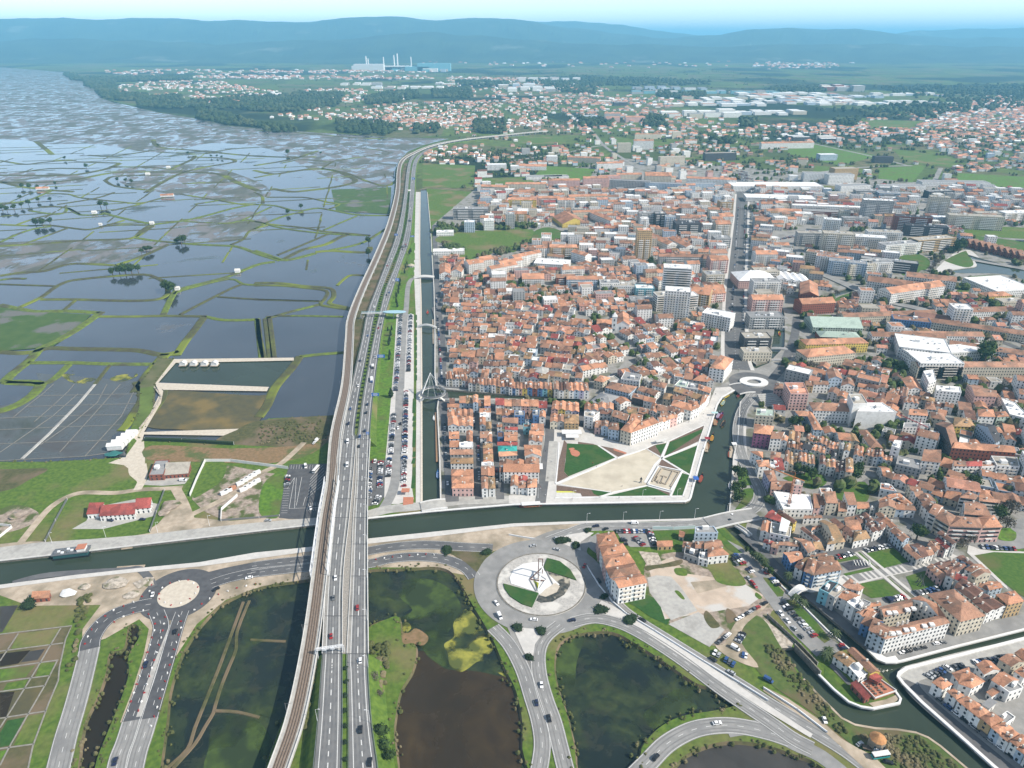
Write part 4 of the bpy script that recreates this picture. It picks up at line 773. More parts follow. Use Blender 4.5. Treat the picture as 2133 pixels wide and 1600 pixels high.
d=MB();strip(d,rel(Lp[iS:iE+1]),rel(Rp[iS:iE+1]),0,zs=[z-.02 for z in zl[iS:iE+1]],skirt=1.6);d.build("deck",M_conc,mw)
d=MB();strip(d,rel(I1[iS:iE+1]),rel(I2[iS:iE+1]),0,zs=[z+.35 for z in zl[iS:iE+1]],skirt=.3);d.build("median",mat("median_concrete",(.30,.275,.24),(.2,.185,.165),1.2,.95),mw)
def par(a,h,w,nm,m,mbp=mw,i0=iS,i1=iE+1):
 q=rel(a[i0:i1]);e=MB();strip(e,offset(q,w/2),offset(q,-w/2),0,zs=[z+h for z in zl[i0:i1]],skirt=h);e.build(nm,m,mbp)
par(offset(Lp,.4),1.0,.5,"parapet",M_lightconc);par(offset(Rp,-.4),1.0,.5,"parapet",M_lightconc)
par(offset(I1,-.3),.9,.35,"parapet",M_lightconc);par(offset(I2,.3),.9,.35,"parapet",M_lightconc)
for i in range(iS+1,iE,2):
 for a,b in((Lp[i],I1[i]),(I2[i],Rp[i])):
  cx,cy=(a[0]+b[0])/2-mo_.x,(a[1]+b[1])/2-mo_.y;e=MB();e.box((cx,cy,-2),(5,1.4,zl[i]+.4));e.build("pier",M_conc,mw)
for i0,i1 in((0,iS),(iE,len(Lp)-1)):
 for a,o in((Lp,.3),(I1,-.3),(I2,.3),(Rp,-.3)):
  q=offset(a[i0:i1+1],o);e=MB();strip(e,offset(q,.12),offset(q,-.12),0,zs=[z+.75 for z in zl[i0:i1+1]],skirt=.35);e.build("guard_rail",M_steel,kind="structure")
 mq=[((x1+x2)/2,(y1+y2)/2)for(x1,y1),(x2,y2)in zip(I1,I2)][i0:i1+1]
 e=MB();strip(e,I1[i0:i1+1],I2[i0:i1+1],0,zs=[z-.1 for z in zl[i0:i1+1]]);e.build("median_grass",M_grass,kind="structure")
RV=[(545,1700),(579,1600),(612,1504),(635,1402),(652,1301),(665,1200),(680,1078),(692,1002),(700,901),(721,800),(728,704),(732,661),(754,602),(788,527),(813,463),(828,400),(831,354),(838,334),(857,321),(897,304),(960,291),(1049,281),(1140,272)]
ZR=8.2
rc=smooth([toworld(x,y,ZR)for x,y in RV],False,5)
rv=empty("rail_viaduct",(*toworld(665,1200),0),0,"slender concrete rail viaduct curving along the salt marsh","bridge");ro=Vector(rv.location)
rr_=[(x-ro.x,y-ro.y)for x,y in rc];occ_line(rc,14)
def rs(name,o,w,z,sk,m):
 q=offset(rr_,o);e=MB();strip(e,offset(q,w/2),offset(q,-w/2),z,skirt=sk);return e.build(name,m,rv)
rs("deck",0,9.6,ZR-.5,1.5,M_conc);rs("ballast_bed",0,5.6,ZR-.3,.25,M_rail)
for s_ in(-1,1):
 rs("parapet",s_*4.6,.4,ZR+.5,1.1,M_lightconc);rs("walkway",s_*3.6,1.5,ZR-.15,.3,M_conc)
 for o in(-.75,.75):rs("rail",s_*1.4+o*.95,.22,ZR-.1,.2,M_railsteel)
L_=resample(rr_,26);npier=0
for i,p in enumerate(L_[1:-1]):
 a=L_[i];b=L_[i+2];an=math.atan2(b[1]-a[1],b[0]-a[0])
 if npier<110:e=MB();e.box((p[0],p[1],-2),(1.3,6.5,ZR),an,taper=1.0);e.build("pier",M_conc,rv);npier+=1
for i,p in enumerate(resample(rr_,52)[1:40]):
 e=MB();an=0;q=(p[0]-4.9,p[1]);e.tube((q[0],q[1],ZR-.4),(q[0],q[1],ZR+6.4),.14,.1,5);e.tube((q[0],q[1],ZR+5.8),(q[0]+3.4,q[1],ZR+6.2),.07,.07,4);e.build("catenary_mast",M_steel,rv)
ti=[i for i,p in enumerate(rc)if 990<topx(p[0],p[1],ZR)[1]<1215]
for s_ in(-1,1):
 q=offset(rr_,s_*5.2)[ti[0]:ti[-1]+1]
 for a,b in zip(q,q[1:]):
  e=MB();e.beam((*a,ZR+4.4),(*b,ZR+4.4),.55,.55);e.beam((*a,ZR-.4),(*b,ZR-.4),.5,.7);e.beam((*a,ZR-.4),(*a,ZR+4.4),.3,.3);e.beam((*a,ZR-.4),(*b,ZR+4.4),.3,.3);e.build("truss_bay",M_steelw,rv)
def gantry():
 a=toworld(664,1386,0);b=toworld(719,1378,0);h=12.5;g=empty("overhead_gantry",(a[0],a[1],5.5),0,"white steel lattice gantry spanning the left motorway lanes","gantry");dx,dy=b[0]-a[0],b[1]-a[1]
 for k_,(x,y)in enumerate(((0,0),(dx,dy))):
  m=MB()
  for o in(-.5,.5):m.beam((x+o,y,-1),(x+o,y,7),.28,.28)
  for z in range(0,7):m.beam((x-.5,y,z),(x+.5,y,z+1),.14,.14)
  m.build("post",M_steelw,g)
 m=MB()
 for o in(-.5,.5):
  for z in(6.2,7.2):m.beam((0,o,z),(dx,dy+o,z),.22,.22)
 for i in range(16):
  t=i/16;u=(i+1)/16
  for o in(-.5,.5):m.beam((dx*t,dy*t+o,6.2 if i%2 else 7.2),(dx*u,dy*u+o,7.2 if i%2 else 6.2),.12,.12)
  m.beam((dx*t,dy*t-.5,7.2),(dx*u,dy*u+.5,7.2),.12,.12)
 m.build("truss_beam",M_steelw,g)
 for t in(.3,.62):
  m=MB();m.box((dx*t,dy*t-.9,5.9),(2.2,.3,1.4));m.build("camera_box",M_steelw,g)
gantry()
M_blue=mat("blue_sign",(.02,.12,.42),None,1,.5)
def roadsign(px,py,w,h,lab,z0=4.0,base=2.8):
 x,y=toworld(px,py,base+z0);g=empty("road_sign",(x,y,base if base<3 else base),0,lab,"road sign")
 for s_ in(-1,1):m=MB();m.tube((s_*w*.35,0.15,-base),(s_*w*.35,.15,z0+h),.12,n=5);m.build("post",M_steel,g)
 m=MB();m.box((0,0,z0),(w,.2,h));m.build("sign_panel",M_blue,g)
 m=MB()
 for i,(a,b)in enumerate(((.72,.6),(.42,.72),(.15,.5))):m.box((0,-.13,z0+h*a),(w*b,.03,h*.12))
 m.build("lettering",M_white,g,kind="stuff")
roadsign(794,745,8,3.4,"wide blue road sign on the right verge beside cypress row",3)
roadsign(782,825,7,3.2,"small blue road sign above the parking, near the deck end",3)
roadsign(828,586,5,4.5,"tall blue road sign beside the motorway near the loop bridge",3)
roadsign(825,491,5.5,3.4,"blue road sign on the left motorway verge, far off",3)
roadsign(859,494,6,2.6,"blue road sign on the right motorway verge, far off",3)
roadsign(861,374,7,4.5,"farthest blue road sign standing between the motorway lanes",3)
roadsign(766,905,2.4,2.4,"small pale blue sign on the viaduct end parapet",1.5,7)
def footbridge():
 a=toworld(753,652,8);b=toworld(838,651,8);g=empty("footbridge",(a[0],a[1],0),0,"pale blue tubular footbridge over both motorway carriageways","footbridge")
 dx,dy=b[0]-a[0],b[1]-a[1];m=MB();m.beam((0,0,7.6),(dx,dy,7.6),2.6,.5);m.build("deck",M_lightconc,g)
 m=MB();n=30;mats_=mat("pale_blue_steel",(.30,.45,.52),None,1,.5)
 for s_ in(-1,1):
  m.beam((0,s_*1.3,9.6),(dx,dy+s_*1.3,9.6),.18,.18)
  for i in range(n+1):t=i/n;m.beam((dx*t,dy*t+s_*1.3,7.8),(dx*t,dy*t+s_*1.3,9.6),.16,.16)
 m.build("railing",mats_,g)
 for t in(0,.28,.52,.78,1):m=MB();m.box((dx*t,dy*t,0),(1,1,7.4));m.build("pier",M_conc,g)
 m=MB();x,y=toworld(751,664);x-=a[0];y-=a[1];m.beam((0,0,7.4),(x,y,.2),2.4,.4);m.beam((x+3,y,.3),(3,0,4),2.4,.4);m.build("ramp",M_lightconc,g)
 m=MB();c=toworld(822,650,9);cx,cy=c[0]-a[0],c[1]-a[1]
 m.prism([(cx+14*math.cos(i*math.pi/8),cy+5*math.sin(i*math.pi/8))for i in range(16)],9.0,9.5);m.build("canopy",mats_,g)
footbridge()
def ringbridge():
 x,y=toworld(902,818,4.5);rx=toworld(929,818,4.5)[0]-x;g=empty("circular_footbridge",(x,y,0),0,"ring-shaped footbridge hung from a leaning white mast","footbridge")
 m=MB();n=40;a=[(rx*math.cos(2*math.pi*i/n),rx*math.sin(2*math.pi*i/n))for i in range(n+1)];b=[(p[0]*.86,p[1]*.86)for p in a]
 strip(m,b,a,4.5,skirt=.6);m.build("deck",M_lightconc,g)
 for s_,k_ in((1.0,1),(.86,2)):
  m=MB();q=[(p[0]*s_,p[1]*s_)for p in a];strip(m,offset(q,.1),offset(q,-.1),5.7,skirt=1.0);m.build("railing",M_steel,g)
 m=MB();m.tube((-rx*1.0,-4,-.5),(-rx*.2,8,22),.8,.3,8);m.build("mast",M_white,g)
 for i in range(0,n,4):m=MB();m.tube((-rx*.2,8,21.5),(a[i][0],a[i][1],5.4),.06,n=3);m.build("cable",M_steelw,g)
 for s_ in(-1,1):m=MB();m.beam((s_*rx*.95,-rx*.9*(1 if s_<0 else.8),.4),(s_*rx*.6,-rx*.7,4.3),3,.4);m.build("ramp",M_lightconc,g)
ringbridge()
def archbridge(name,lab,code,pa,pb,z,w,rise,m_,cat="bridge",n=12,wall=.9):
 (a,b)=W(code,[pa,pb],z);g=empty(name,(a[0],a[1],0),0,lab,cat);dx,dy=b[0]-a[0],b[1]-a[1]
 pts=[(dx*i/n,dy*i/n)for i in range(n+1)];zs=[z+rise*math.sin(math.pi*i/n)for i in range(n+1)]
 m=MB();strip(m,offset(pts,w/2),offset(pts,-w/2),0,zs=zs,skirt=.7);m.build("deck",m_,g)
 for s_ in(-1,1):
  m=MB();q=offset(pts,s_*w/2);strip(m,offset(q,.2),offset(q,-.2),0,zs=[v+wall for v in zs],skirt=wall+.5);m.build("parapet",M_white,g)
 return g
archbridge("loop_bridge","low grey road bridge over the narrow canal, hairpin approach",'b1',(1310,704),(1480,700),1.0,7,1.6,M_lightconc)
archbridge("zigzag_footbridge","thin pale footbridge with kinked arch over the narrow canal",'b1',(1340,1108),(1500,1118),.8,2.6,3.2,M_lightconc,"footbridge",6)
archbridge("arched_footbridge","white arched footbridge over the side canal by the striped square",'d3',(225,165),(360,110),.6,4.5,3.6,M_white,"footbridge")
archbridge("road_bridge","white-sided road bridge over the mouth of the side canal",'c2',(1640,1150),(2040,1070),.6,13,.9,M_oldasphalt)
archbridge("small_footbridge","short grey footbridge beside the white-sided road bridge",'c2',(1870,1165),(1990,1250),.5,3,.6,M_conc,"footbridge")
archbridge("canal_road_bridge","low white bridge at the canal mouth below the parking",'c1',(1370,1015),(1580,985),.8,11,.7,M_conc)
archbridge("tree_bridge","low road bridge where the central canal passes under the square",'px',(1530,812),(1562,808),.5,20,.9,M_asphalt)
for i,(yy,s)in enumerate((("nearest",752+0),("second",728),("third",683),("farthest",663))):
 archbridge("metal_footbridge",f"{yy} of four reddish footbridges over the upper canal",'px',(1606,s-2),(1640,s),.5,2.4,.8,mat("red_rail_bridge",(.2,.11,.09),None,1,.7),"footbridge",6)
m=MB();n=40;a=[(14*math.cos(2*math.pi*i/n),10.5*math.sin(2*math.pi*i/n))for i in range(n+1)];b=[(p[0]*.52,p[1]*.5)for p in a];strip(m,b,a,1.6,skirt=1.3)
ov=m.build("oval_white_plinth",M_white);ov.location=(rbx,rby,.3);tag(ov,"white oval ring on the roundabout over the central canal","monument")
# houses
WALLC=dict(w=("white",(.74,.73,.70)),c=("cream",(.55,.50,.40)),y=("yellow",(.62,.47,.12)),b=("blue",(.10,.19,.36)),l=("lilac",(.42,.40,.52)),k=("pink",(.58,.38,.34)),g=("grey",(.36,.36,.35)),
r=("red-brick",(.26,.09,.06)),o=("ochre",(.45,.32,.17)),t=("turquoise",(.20,.42,.48)),d=("dark",(.08,.08,.085)),p=("purple",(.25,.10,.17)),s=("pale blue",(.42,.50,.58)),n=("pale green",(.42,.50,.42)))
ROOFC=dict(o=("orange",(.50,.245,.145)),b=("brown",(.34,.185,.12)),d=("dark brown",(.20,.105,.075)),r=("red",(.33,.08,.065)),g=("grey",(.26,.26,.26)),w=("white",(.74,.74,.73)),t=("teal",(.04,.30,.27)),n=("green-grey",(.34,.42,.36)),k=("black",(.05,.05,.055)),h=("ochre",(.36,.225,.12)),f=("gravel",(.36,.33,.28)),s=("salmon",(.56,.27,.18)))
WM={};RM={}
for k_,(n_,c_)in WALLC.items():
 WM[k_]=mat(n_.replace(" ","_")+"_plaster",c_,tuple(v*.86 for v in c_),.5,.9,c3=tuple(v*.72 for v in c_),scale3=.22,t3=(.52,.72),objvar=.10)
for k_,(n_,c_)in ROOFC.items():
 if k_ in "obdrhs":RM[k_]=mat(n_.replace(" ","_")+"_tiles",c_,tuple(v*.68 for v in c_),1.2,.85,c3=tuple(v*q for v,q in zip(c_,(.5,.62,.7))),scale3=.16,t3=(.5,.7),objvar=.2,bump=.25,cell=.13)
 else:RM[k_]=mat(n_.replace(" ","_")+"_roofing",c_,tuple(v*.85 for v in c_),.6,.8,c3=tuple(v*.7 for v in c_),scale3=.15,t3=(.5,.7),objvar=.08)
M_win=mat("window_glass",(.035,.042,.05),None,1,.12,spec=.6,cell=.7)
M_pwin=mat("pale_window",(.16,.18,.2),None,1,.2)
M_chim=mat("chimney_plaster",(.62,.58,.52),(.5,.46,.4),2,.9)
M_solar=mat("solar_panel",(.012,.016,.035),None,1,.2,spec=.6)
WMK=list(WM);RMK=list(RM)
def quadpt(Q,u,v):
 a=(Q[0][0]+(Q[1][0]-Q[0][0])*u,Q[0][1]+(Q[1][1]-Q[0][1])*u);b=(Q[3][0]+(Q[2][0]-Q[3][0])*u,Q[3][1]+(Q[2][1]-Q[3][1])*u)
 return(a[0]+(b[0]-a[0])*v,a[1]+(b[1]-a[1])*v)
def grow(Q,d):
 cx=sum(p[0]for p in Q)/4;cy=sum(p[1]for p in Q)/4;out=[]
 for p in Q:
  l=math.hypot(p[0]-cx,p[1]-cy)or 1;out.append((p[0]+(p[0]-cx)/l*d*1.35,p[1]+(p[1]-cy)/l*d*1.35))
 return out
def house_geo(Q,h,rt,pitch=.42,ov=.35,z0=0.0):
 """Q ccw: front-left, front-right, back-right, back-left; returns wall(v,f), roof(v,f)"""
 wl=math.dist(Q[0],Q[1]);dp=math.dist(Q[1],Q[2])
 v=[(x,y,z0)for x,y in Q]+[(x,y,h)for x,y in Q];f=[(i,(i+1)%4,4+(i+1)%4,4+i)for i in range(4)]
 rv_,rf=[],[]
 if rt=='f':
  v=[(x,y,z0)for x,y in Q]+[(x,y,h+.7)for x,y in Q]
  I=grow(Q,-.4);v+=[(x,y,h+.7)for x,y in I]+[(x,y,h+.1)for x,y in I]
  f+=[(4+i,4+(i+1)%4,8+(i+1)%4,8+i)for i in range(4)]+[(8+i,8+(i+1)%4,12+(i+1)%4,12+i)for i in range(4)]
  I2=grow(Q,-.38);rv_=[(x,y,h+.12)for x,y in I2];rf=[(0,1,2,3)]
  return(v,f),(rv_,rf)
 E=grow(Q,ov)
 if rt=='p' or(rt=='g' and 0):a,b,c,d_=0,1,2,3
 if rt=='g' or rt=='p':
  if rt=='g':m0,m1=quadpt(Q,0,.5),quadpt(Q,1,.5);e0,e1=quadpt(E,0,.5),quadpt(E,1,.5);span=dp
  else:m0,m1=quadpt(Q,.5,0),quadpt(Q,.5,1);e0,e1=quadpt(E,.5,0),quadpt(E,.5,1);span=wl
  rise=span/2*pitch;top=h+rise
  n=len(v);v+=[(*m0,top),(*m1,top)]
  f+=[(4+3,4+0,n),(4+1,4+2,n+1)]if rt=='g' else[(4,5,n),(6,7,n+1)]
  lo=h-ov*pitch+.12
  rv_=[(x,y,lo)for x,y in E]+[(*e0,top+.15),(*e1,top+.15)]+[(x,y,lo-.18)for x,y in E]
  if rt=='g':rf=[(0,1,5,4),(2,3,4,5),(0,4,3,9,6),(1,7,8,2,5)];rf=[(0,1,5,4),(2,3,4,5),(6,7,1,0),(8,9,3,2)]
  else:rf=[(1,2,5,4),(3,0,4,5),(7,8,2,1),(9,6,0,3)]
 elif rt=='s':
  rise=dp*pitch*.6;n=len(v);v+=[(*Q[2],h+rise),(*Q[3],h+rise)];f+=[(5,6,n),(7,4,n+1),(6,7,n+1,n)]
  rv_=[(*E[0],h+.1),(*E[1],h+.1),(*E[2],h+rise+.15),(*E[3],h+rise+.15)]+[(*E[0],h-.1),(*E[1],h-.1),(*E[2],h+rise-.1),(*E[3],h+rise-.1)]
  rf=[(0,1,2,3),(4,5,1,0),(6,7,3,2),(5,6,2,1),(7,4,0,3)]
 else:
  lo=h-.02
  if wl>=dp:
   k_=min(.49,dp/2/wl);r0,r1=quadpt(E,k_,.5),quadpt(E,1-k_,.5);span=dp
   rf=[(0,1,5,4),(2,3,4,5),(3,0,4),(1,2,5)]
  else:
   k_=min(.49,wl/2/dp);r0,r1=quadpt(E,.5,k_),quadpt(E,.5,1-k_);span=wl
   rf=[(1,2,5,4),(3,0,4,5),(0,1,4),(2,3,5)]
  top=h+span/2*pitch+.1
  rv_=[(x,y,lo)for x,y in E]+[(*r0,top),(*r1,top)]+[(x,y,lo-.22)for x,y in E]
  rf+=[(6+i,6+(i+1)%4,(i+1)%4,i)for i in range(4)]+[(9,8,7,6)]
 return(v,f),(rv_,rf)
def win_geo(mb,Q,h,sides=(0,1,2,3),fl=3.0,sp=2.9,ww=1.15,wh=1.45,mi=0,bands=False,z0=0.0):
 ns=max(1,int(round((h-z0)/fl)));fl=(h-z0)/ns
 for s_ in sides:
  a,b=Q[s_],Q[(s_+1)%4];L=math.dist(a,b)
  if L<2.6:continue
  ux,uy=(b[0]-a[0])/L,(b[1]-a[1])/L;nx,ny=uy*.05,-ux*.05
  n=max(1,int((L-.6)/sp));g=L/n
  for k_ in range(ns):
   zb=z0+k_*fl+(.9 if k_ else.35);zt=z0+k_*fl+(.9+wh if k_ else 2.3)
   if bands and k_:
    x0,y0=a[0]+ux*.6+nx,a[1]+uy*.6+ny;x1,y1=b[0]-ux*.6+nx,b[1]-uy*.6+ny
    mb.add([(x0,y0,zb),(x1,y1,zb),(x1,y1,zt),(x0,y0,zt)],[(0,1,2,3)],mi);continue
   for i in range(n):
    c=g*(i+.5);x0,y0=a[0]+ux*(c-ww/2)+nx,a[1]+uy*(c-ww/2)+ny;x1,y1=a[0]+ux*(c+ww/2)+nx,a[1]+uy*(c+ww/2)+ny
    mb.add([(x0,y0,zb),(x1,y1,zb),(x1,y1,zt),(x0,y0,zt)],[(0,1,2,3)],mi)
SPECS=[]
def ccw(Q):
 A_=sum(a[0]*b[1]-b[0]*a[1]for a,b in zip(Q,Q[1:]+Q[:1]))
 return Q if A_>0 else[Q[1],Q[0],Q[3],Q[2]]
RT=dict(h="hip",g="gable",p="gable",f="flat",s="sloping")
def area_px(Q,h):
 P=[topx(x,y,0)for x,y in Q]+[topx(x,y,h)for x,y in Q];xs=[p[0]for p in P];ys=[p[1]for p in P]
 w_,h_=max(0,min(2133,max(xs))-max(0,min(xs))),max(0,min(1600,max(ys))-max(0,min(ys)));return w_*h_
def grp(code,desc,dirw,items,kind="house",cat="house"):
 """items: (eave quad, n, h, rooftype, walls, roofs); ordinals run over the whole group"""
 k=0;tot=sum(i[1]for i in items)
 for pts,n,h,rt,wc,rc_ in items:
  Q=ccw(W(code,pts,h))
  flip=(Q[0]!=W(code,pts,h)[0])
  for i in range(n):
   k+=1;a,b=i/n,(i+1)/n
   if flip:a,b=1-b,1-a
   q=[quadpt(Q,a,0),quadpt(Q,b,0),quadpt(Q,b,1),quadpt(Q,a,1)]
   hh=h*(1+(R.uniform(-.12,.12)if n>1 else 0));w_=wc[i%len(wc)]if len(wc)!=1 or n==1 else wc;r_=rc_[i%len(rc_)]
   sides=[0,2]+([3]if(i==0)!=flip or n==1 else[])+([1]if(i==n-1)!=flip or n==1 else[])
   if n>1 and rt in 'hs':sides=[0,1,2,3]
   where=(f"{ordn(k)} {dirw} {desc}" if tot>1 else desc)
   SPECS.append(dict(Q=q,h=hh,rt=rt,w=w_[0],r=r_,where=where,kind=kind,cat=cat,grp=desc if tot>1 else None,sides=sides,must=True))
   occ_poly(q)
g=grp
g('e1',"left column of canal-corner blocks","from bottom in",[([(258,1335),(528,1335),(528,1268),(262,1265)],1,7.5,'h','k','o'),([(258,1262),(528,1262),(525,1175),(255,1175)],1,7.5,'h','w','o'),([(252,1170),(525,1170),(522,1092),(250,1095)],1,7.5,'h','w','o'),
([(240,1020),(525,1020),(522,945),(240,948)],1,5.5,'h','w','h'),([(235,908),(522,905),(520,858),(235,860)],1,5.5,'s','g','b'),([(350,812),(525,812),(525,750),(350,755)],1,6.5,'f','w','w'),([(228,810),(345,810),(345,752),(230,755)],1,6,'s','w','o'),
([(222,700),(345,700),(345,608),(220,610)],1,6,'g','s','o'),([(440,742),(520,742),(520,608),(440,608)],1,6,'p','w','o'),([(205,535),(345,540),(320,420),(205,420)],1,6.5,'p','w','o'),([(345,542),(525,545),(525,430),(330,425)],2,6.5,'p','ww','oo'),([(195,415),(300,418),(290,335),(200,335)],1,6,'p','w','o'),([(300,415),(525,420),(525,330),(305,330)],3,6.5,'p','wcw','oob'),
([(200,300),(345,300),(345,268),(200,268)],1,4.5,'s','w','o'),([(225,250),(290,250),(290,180),(225,180)],1,6,'g','g','d'),([(350,238),(430,242),(430,155),(350,155)],1,7,'g','s','o'),([(432,245),(520,250),(515,150),(432,150)],1,7,'h','s','h'),([(525,240),(590,240),(590,145),(525,145)],1,11,'p','s','o'),([(597,282),(666,282),(666,200),(597,200)],1,6,'g','g','b'),([(670,275),(748,275),(746,152),(670,152)],1,8,'g','l','o')])
g('e1',"second column of canal-corner blocks","from bottom in",[([(638,1345),(718,1345),(715,1200),(628,1200)],1,8,'p','w','b'),([(728,1338),(810,1335),(805,1205),(725,1205)],1,8,'h','w','h'),([(632,1165),(715,1165),(712,1062),(632,1062)],1,8,'g','g','b'),([(718,1170),(800,1170),(798,1060),(716,1060)],1,8,'g','c','o'),([(633,1050),(790,1050),(785,1008),(635,1008)],1,8,'f','w','w'),
([(660,995),(780,995),(778,966),(660,966)],1,5.5,'h','w','o'),([(662,960),(780,960),(777,897),(660,897)],1,5.5,'h','g','h'),([(660,888),(776,888),(772,830),(658,830)],1,5.5,'h','w','o'),([(655,818),(772,818),(770,762),(655,762)],1,5.5,'h','c','h'),([(700,742),(770,742),(768,650),(700,650)],1,6,'p','w','o'),([(617,690),(698,690),(765,610),(617,610)],1,6,'g','w','b'),
([(690,570),(760,570),(757,482),(690,482)],1,6.5,'h','c','h'),([(612,522),(687,530),(685,432),(612,430)],1,7,'p','w','o'),([(612,430),(750,430),(750,375),(612,375)],1,6,'f','w','w'),([(612,370),(750,370),(750,312),(612,312)],1,6,'g','w','o')])
g('e1',"long row along the narrow canal","from left in",[([(815,268),(1475,300),(1470,212),(815,182)],6,7.5,'g','wcwkcw','roboor')])
g('e1',"row behind the long canal row","from left in",[([(826,385),(890,388),(890,312),(826,308)],1,7,'g','c','o'),([(895,412),(973,412),(970,328),(895,325)],1,6.5,'p','l','b'),([(976,392),(1050,392),(1050,332),(976,330)],1,6,'g','s','o'),([(1056,410),(1185,414),(1188,352),(1056,350)],1,9,'f','b','g'),([(1192,450),(1240,450),(1240,380),(1192,380)],1,6,'p','s','d'),([(1240,440),(1285,442),(1285,345),(1245,345)],1,6,'g','b','b'),([(1290,412),(1370,415),(1370,342),(1290,342)],1,9,'f','b','g'),([(1374,425),(1455,430),(1455,352),(1390,352)],1,8.5,'p','w','o')])
g('e1',"third column of canal-corner blocks","from bottom in",[([(1005,1310),(1104,1310),(1104,1182),(1020,1182)],1,7.5,'p','w','o'),([(1108,1330),(1220,1330),(1220,1255),(1108,1255)],1,6.5,'h','w','b'),([(1115,1250),(1222,1250),(1222,1188),(1115,1188)],1,7,'p','w','r'),([(1224,1325),(1340,1320),(1345,1215),(1228,1220)],1,8,'h','w','o'),([(920,1130),(1372,1135),(1370,1058),(920,1055)],1,10.5,'s','w','o'),([(865,1130),(915,1130),(915,1058),(865,1058)],1,9,'g','w','d'),
([(868,1042),(1368,1050),(1366,968),(868,985)],3,9,'p','www','bob'),([(860,930),(1085,915),(1085,880),(860,885)],1,6,'s','g','o'),([(850,878),(1085,866),(1080,798),(850,795)],1,6,'h','g','t'),([(842,785),(1090,782),(1090,742),(842,742)],1,6,'g','g','r'),([(930,728),(1090,728),(1090,668),(930,668)],1,6,'g','c','o'),([(840,690),(915,690),(912,618),(838,618)],1,6,'f','b','d'),
([(928,660),(1094,660),(1090,615),(930,615)],1,6,'g','w','b'),([(940,582),(1095,590),(1095,552),(938,548)],1,7.5,'g','w','r'),([(836,548),(896,548),(896,512),(832,512)],1,6,'g','w','o'),([(905,490),(1100,510),(1100,458),(902,458)],1,7,'s','g','b')])
g('e1',"column facing the garden","from bottom in",[([(1190,925),(1395,925),(1390,858),(1190,850)],1,7,'p','w','o'),([(1185,840),(1400,850),(1400,785),(1182,780)],1,6.5,'g','c','o'),([(1240,735),(1410,735),(1415,662),(1242,662)],2,7,'p','ww','bo'),([(1250,652),(1430,655),(1427,598),(1255,595)],1,7.5,'g','g','o'),([(1275,592),(1430,598),(1430,520),(1278,520)],2,7.5,'g','cw','ob'),([(1170,560),(1262,560),(1262,515),(1168,515)],1,7,'f','t','b')])
g('c2',"coloured gabled row by the narrow street","from left in",[([(350,212),(578,222),(575,152),(362,146)],4,7.5,'p','kywl','oooo')])
g('c2',"row facing the top-left garden corner","from left in",[([(340,312),(400,312),(400,250),(345,250)],1,7.5,'p','c','o'),([(402,312),(455,312),(455,255),(402,255)],1,7.5,'p','g','b'),([(458,322),(575,325),(573,252),(460,250)],1,8,'h','o','h')])
g('e6',"north side of the garden square","from left along",[([(218,640),(330,660),(410,590),(220,585)],1,11,'f','w','f'),([(348,768),(418,775),(432,690),(370,690)],1,7,'g','k','b'),([(430,760),(515,770),(520,700),(440,695)],1,9,'p','s','b'),([(518,790),(650,810),(640,720),(540,715)],1,10,'h','s','b'),([(670,800),(800,840),(935,720),(830,625)],1,13,'h','c','o'),([(800,838),(1140,712),(1060,640),(940,690)],1,13,'h','w','o'),
([(1145,708),(1372,628),(1340,590),(1120,650)],5,10,'g','wwwkk','bobob'),([(1372,615),(1450,590),(1440,545),(1360,580)],1,10,'p','w','b')])
g('e6',"block between the square and the canal","from left in",[([(220,555),(300,560),(295,475),(225,470)],1,7,'p','w','o'),([(300,560),(390,565),(390,495),(305,490)],1,7,'p','w','o'),([(395,530),(580,555),(580,480),(400,470)],2,7.5,'p','ww','oo'),([(410,600),(550,615),(560,560),(430,550)],1,6,'g','w','d'),([(560,640),(740,690),(790,620),(600,570)],2,8,'g','gw','bb'),([(890,590),(1000,620),(1020,555),(915,525)],1,6,'g','k','b'),
([(1030,570),(1110,590),(1130,500),(1060,480)],1,8,'p','w','o'),([(1110,560),(1240,590),(1260,520),(1140,490)],2,8,'g','ww','bb'),([(1240,560),(1440,610),(1450,560),(1260,510)],3,8,'g','wcw','dbb'),([(1160,640),(1330,660),(1350,610),(1170,590)],2,7,'g','wc','bd')])
g('e6',"hotel block by the central canal","from left in",[([(1290,500),(1540,570),(1600,500),(1330,430)],1,10,'h','w','o'),([(1540,565),(1640,520),(1610,450),(1500,440)],1,10,'h','w','o'),([(1310,420),(1460,440),(1480,390),(1330,370)],1,8,'g','w','b'),([(1320,330),(1650,430),(1690,370),(1360,280)],3,9,'g','ccw','hbh'),([(1640,500),(1720,440),(1770,380),(1700,350)],2,9,'g','ww','bo'),([(1330,260),(1480,290),(1510,220),(1400,190)],1,9,'f','w','n'),([(1480,290),(1620,310),(1640,250),(1510,220)],1,9,'f','w','g'),([(1620,300),(1770,350),(1790,290),(1640,240)],1,9,'g','w','o')])
g('e6',"block around the market hall","from left in",[([(280,460),(560,500),(700,400),(430,340)],1,5,'h','g','g'),([(480,280),(770,350),(870,270),(560,210)],1,8,'h','s','b'),([(340,190),(450,215),(540,160),(420,130)],1,9,'h','c','o'),([(880,300),(1090,390),(1160,340),(950,260)],2,7.5,'g','ww','bb'),([(810,400),(940,430),(960,380),(840,350)],1,7,'g','d','b'),([(950,440),(1090,470),(1110,420),(970,385)],1,7,'g','w','o'),([(1060,250),(1210,290),(1240,230),(1070,180)],1,9,'h','w','b'),([(670,180),(900,210),(930,130),(720,90)],1,9,'f','w','g'),([(1560,190),(1740,210),(1820,200),(1700,120)],1,11,'g','g','o')])
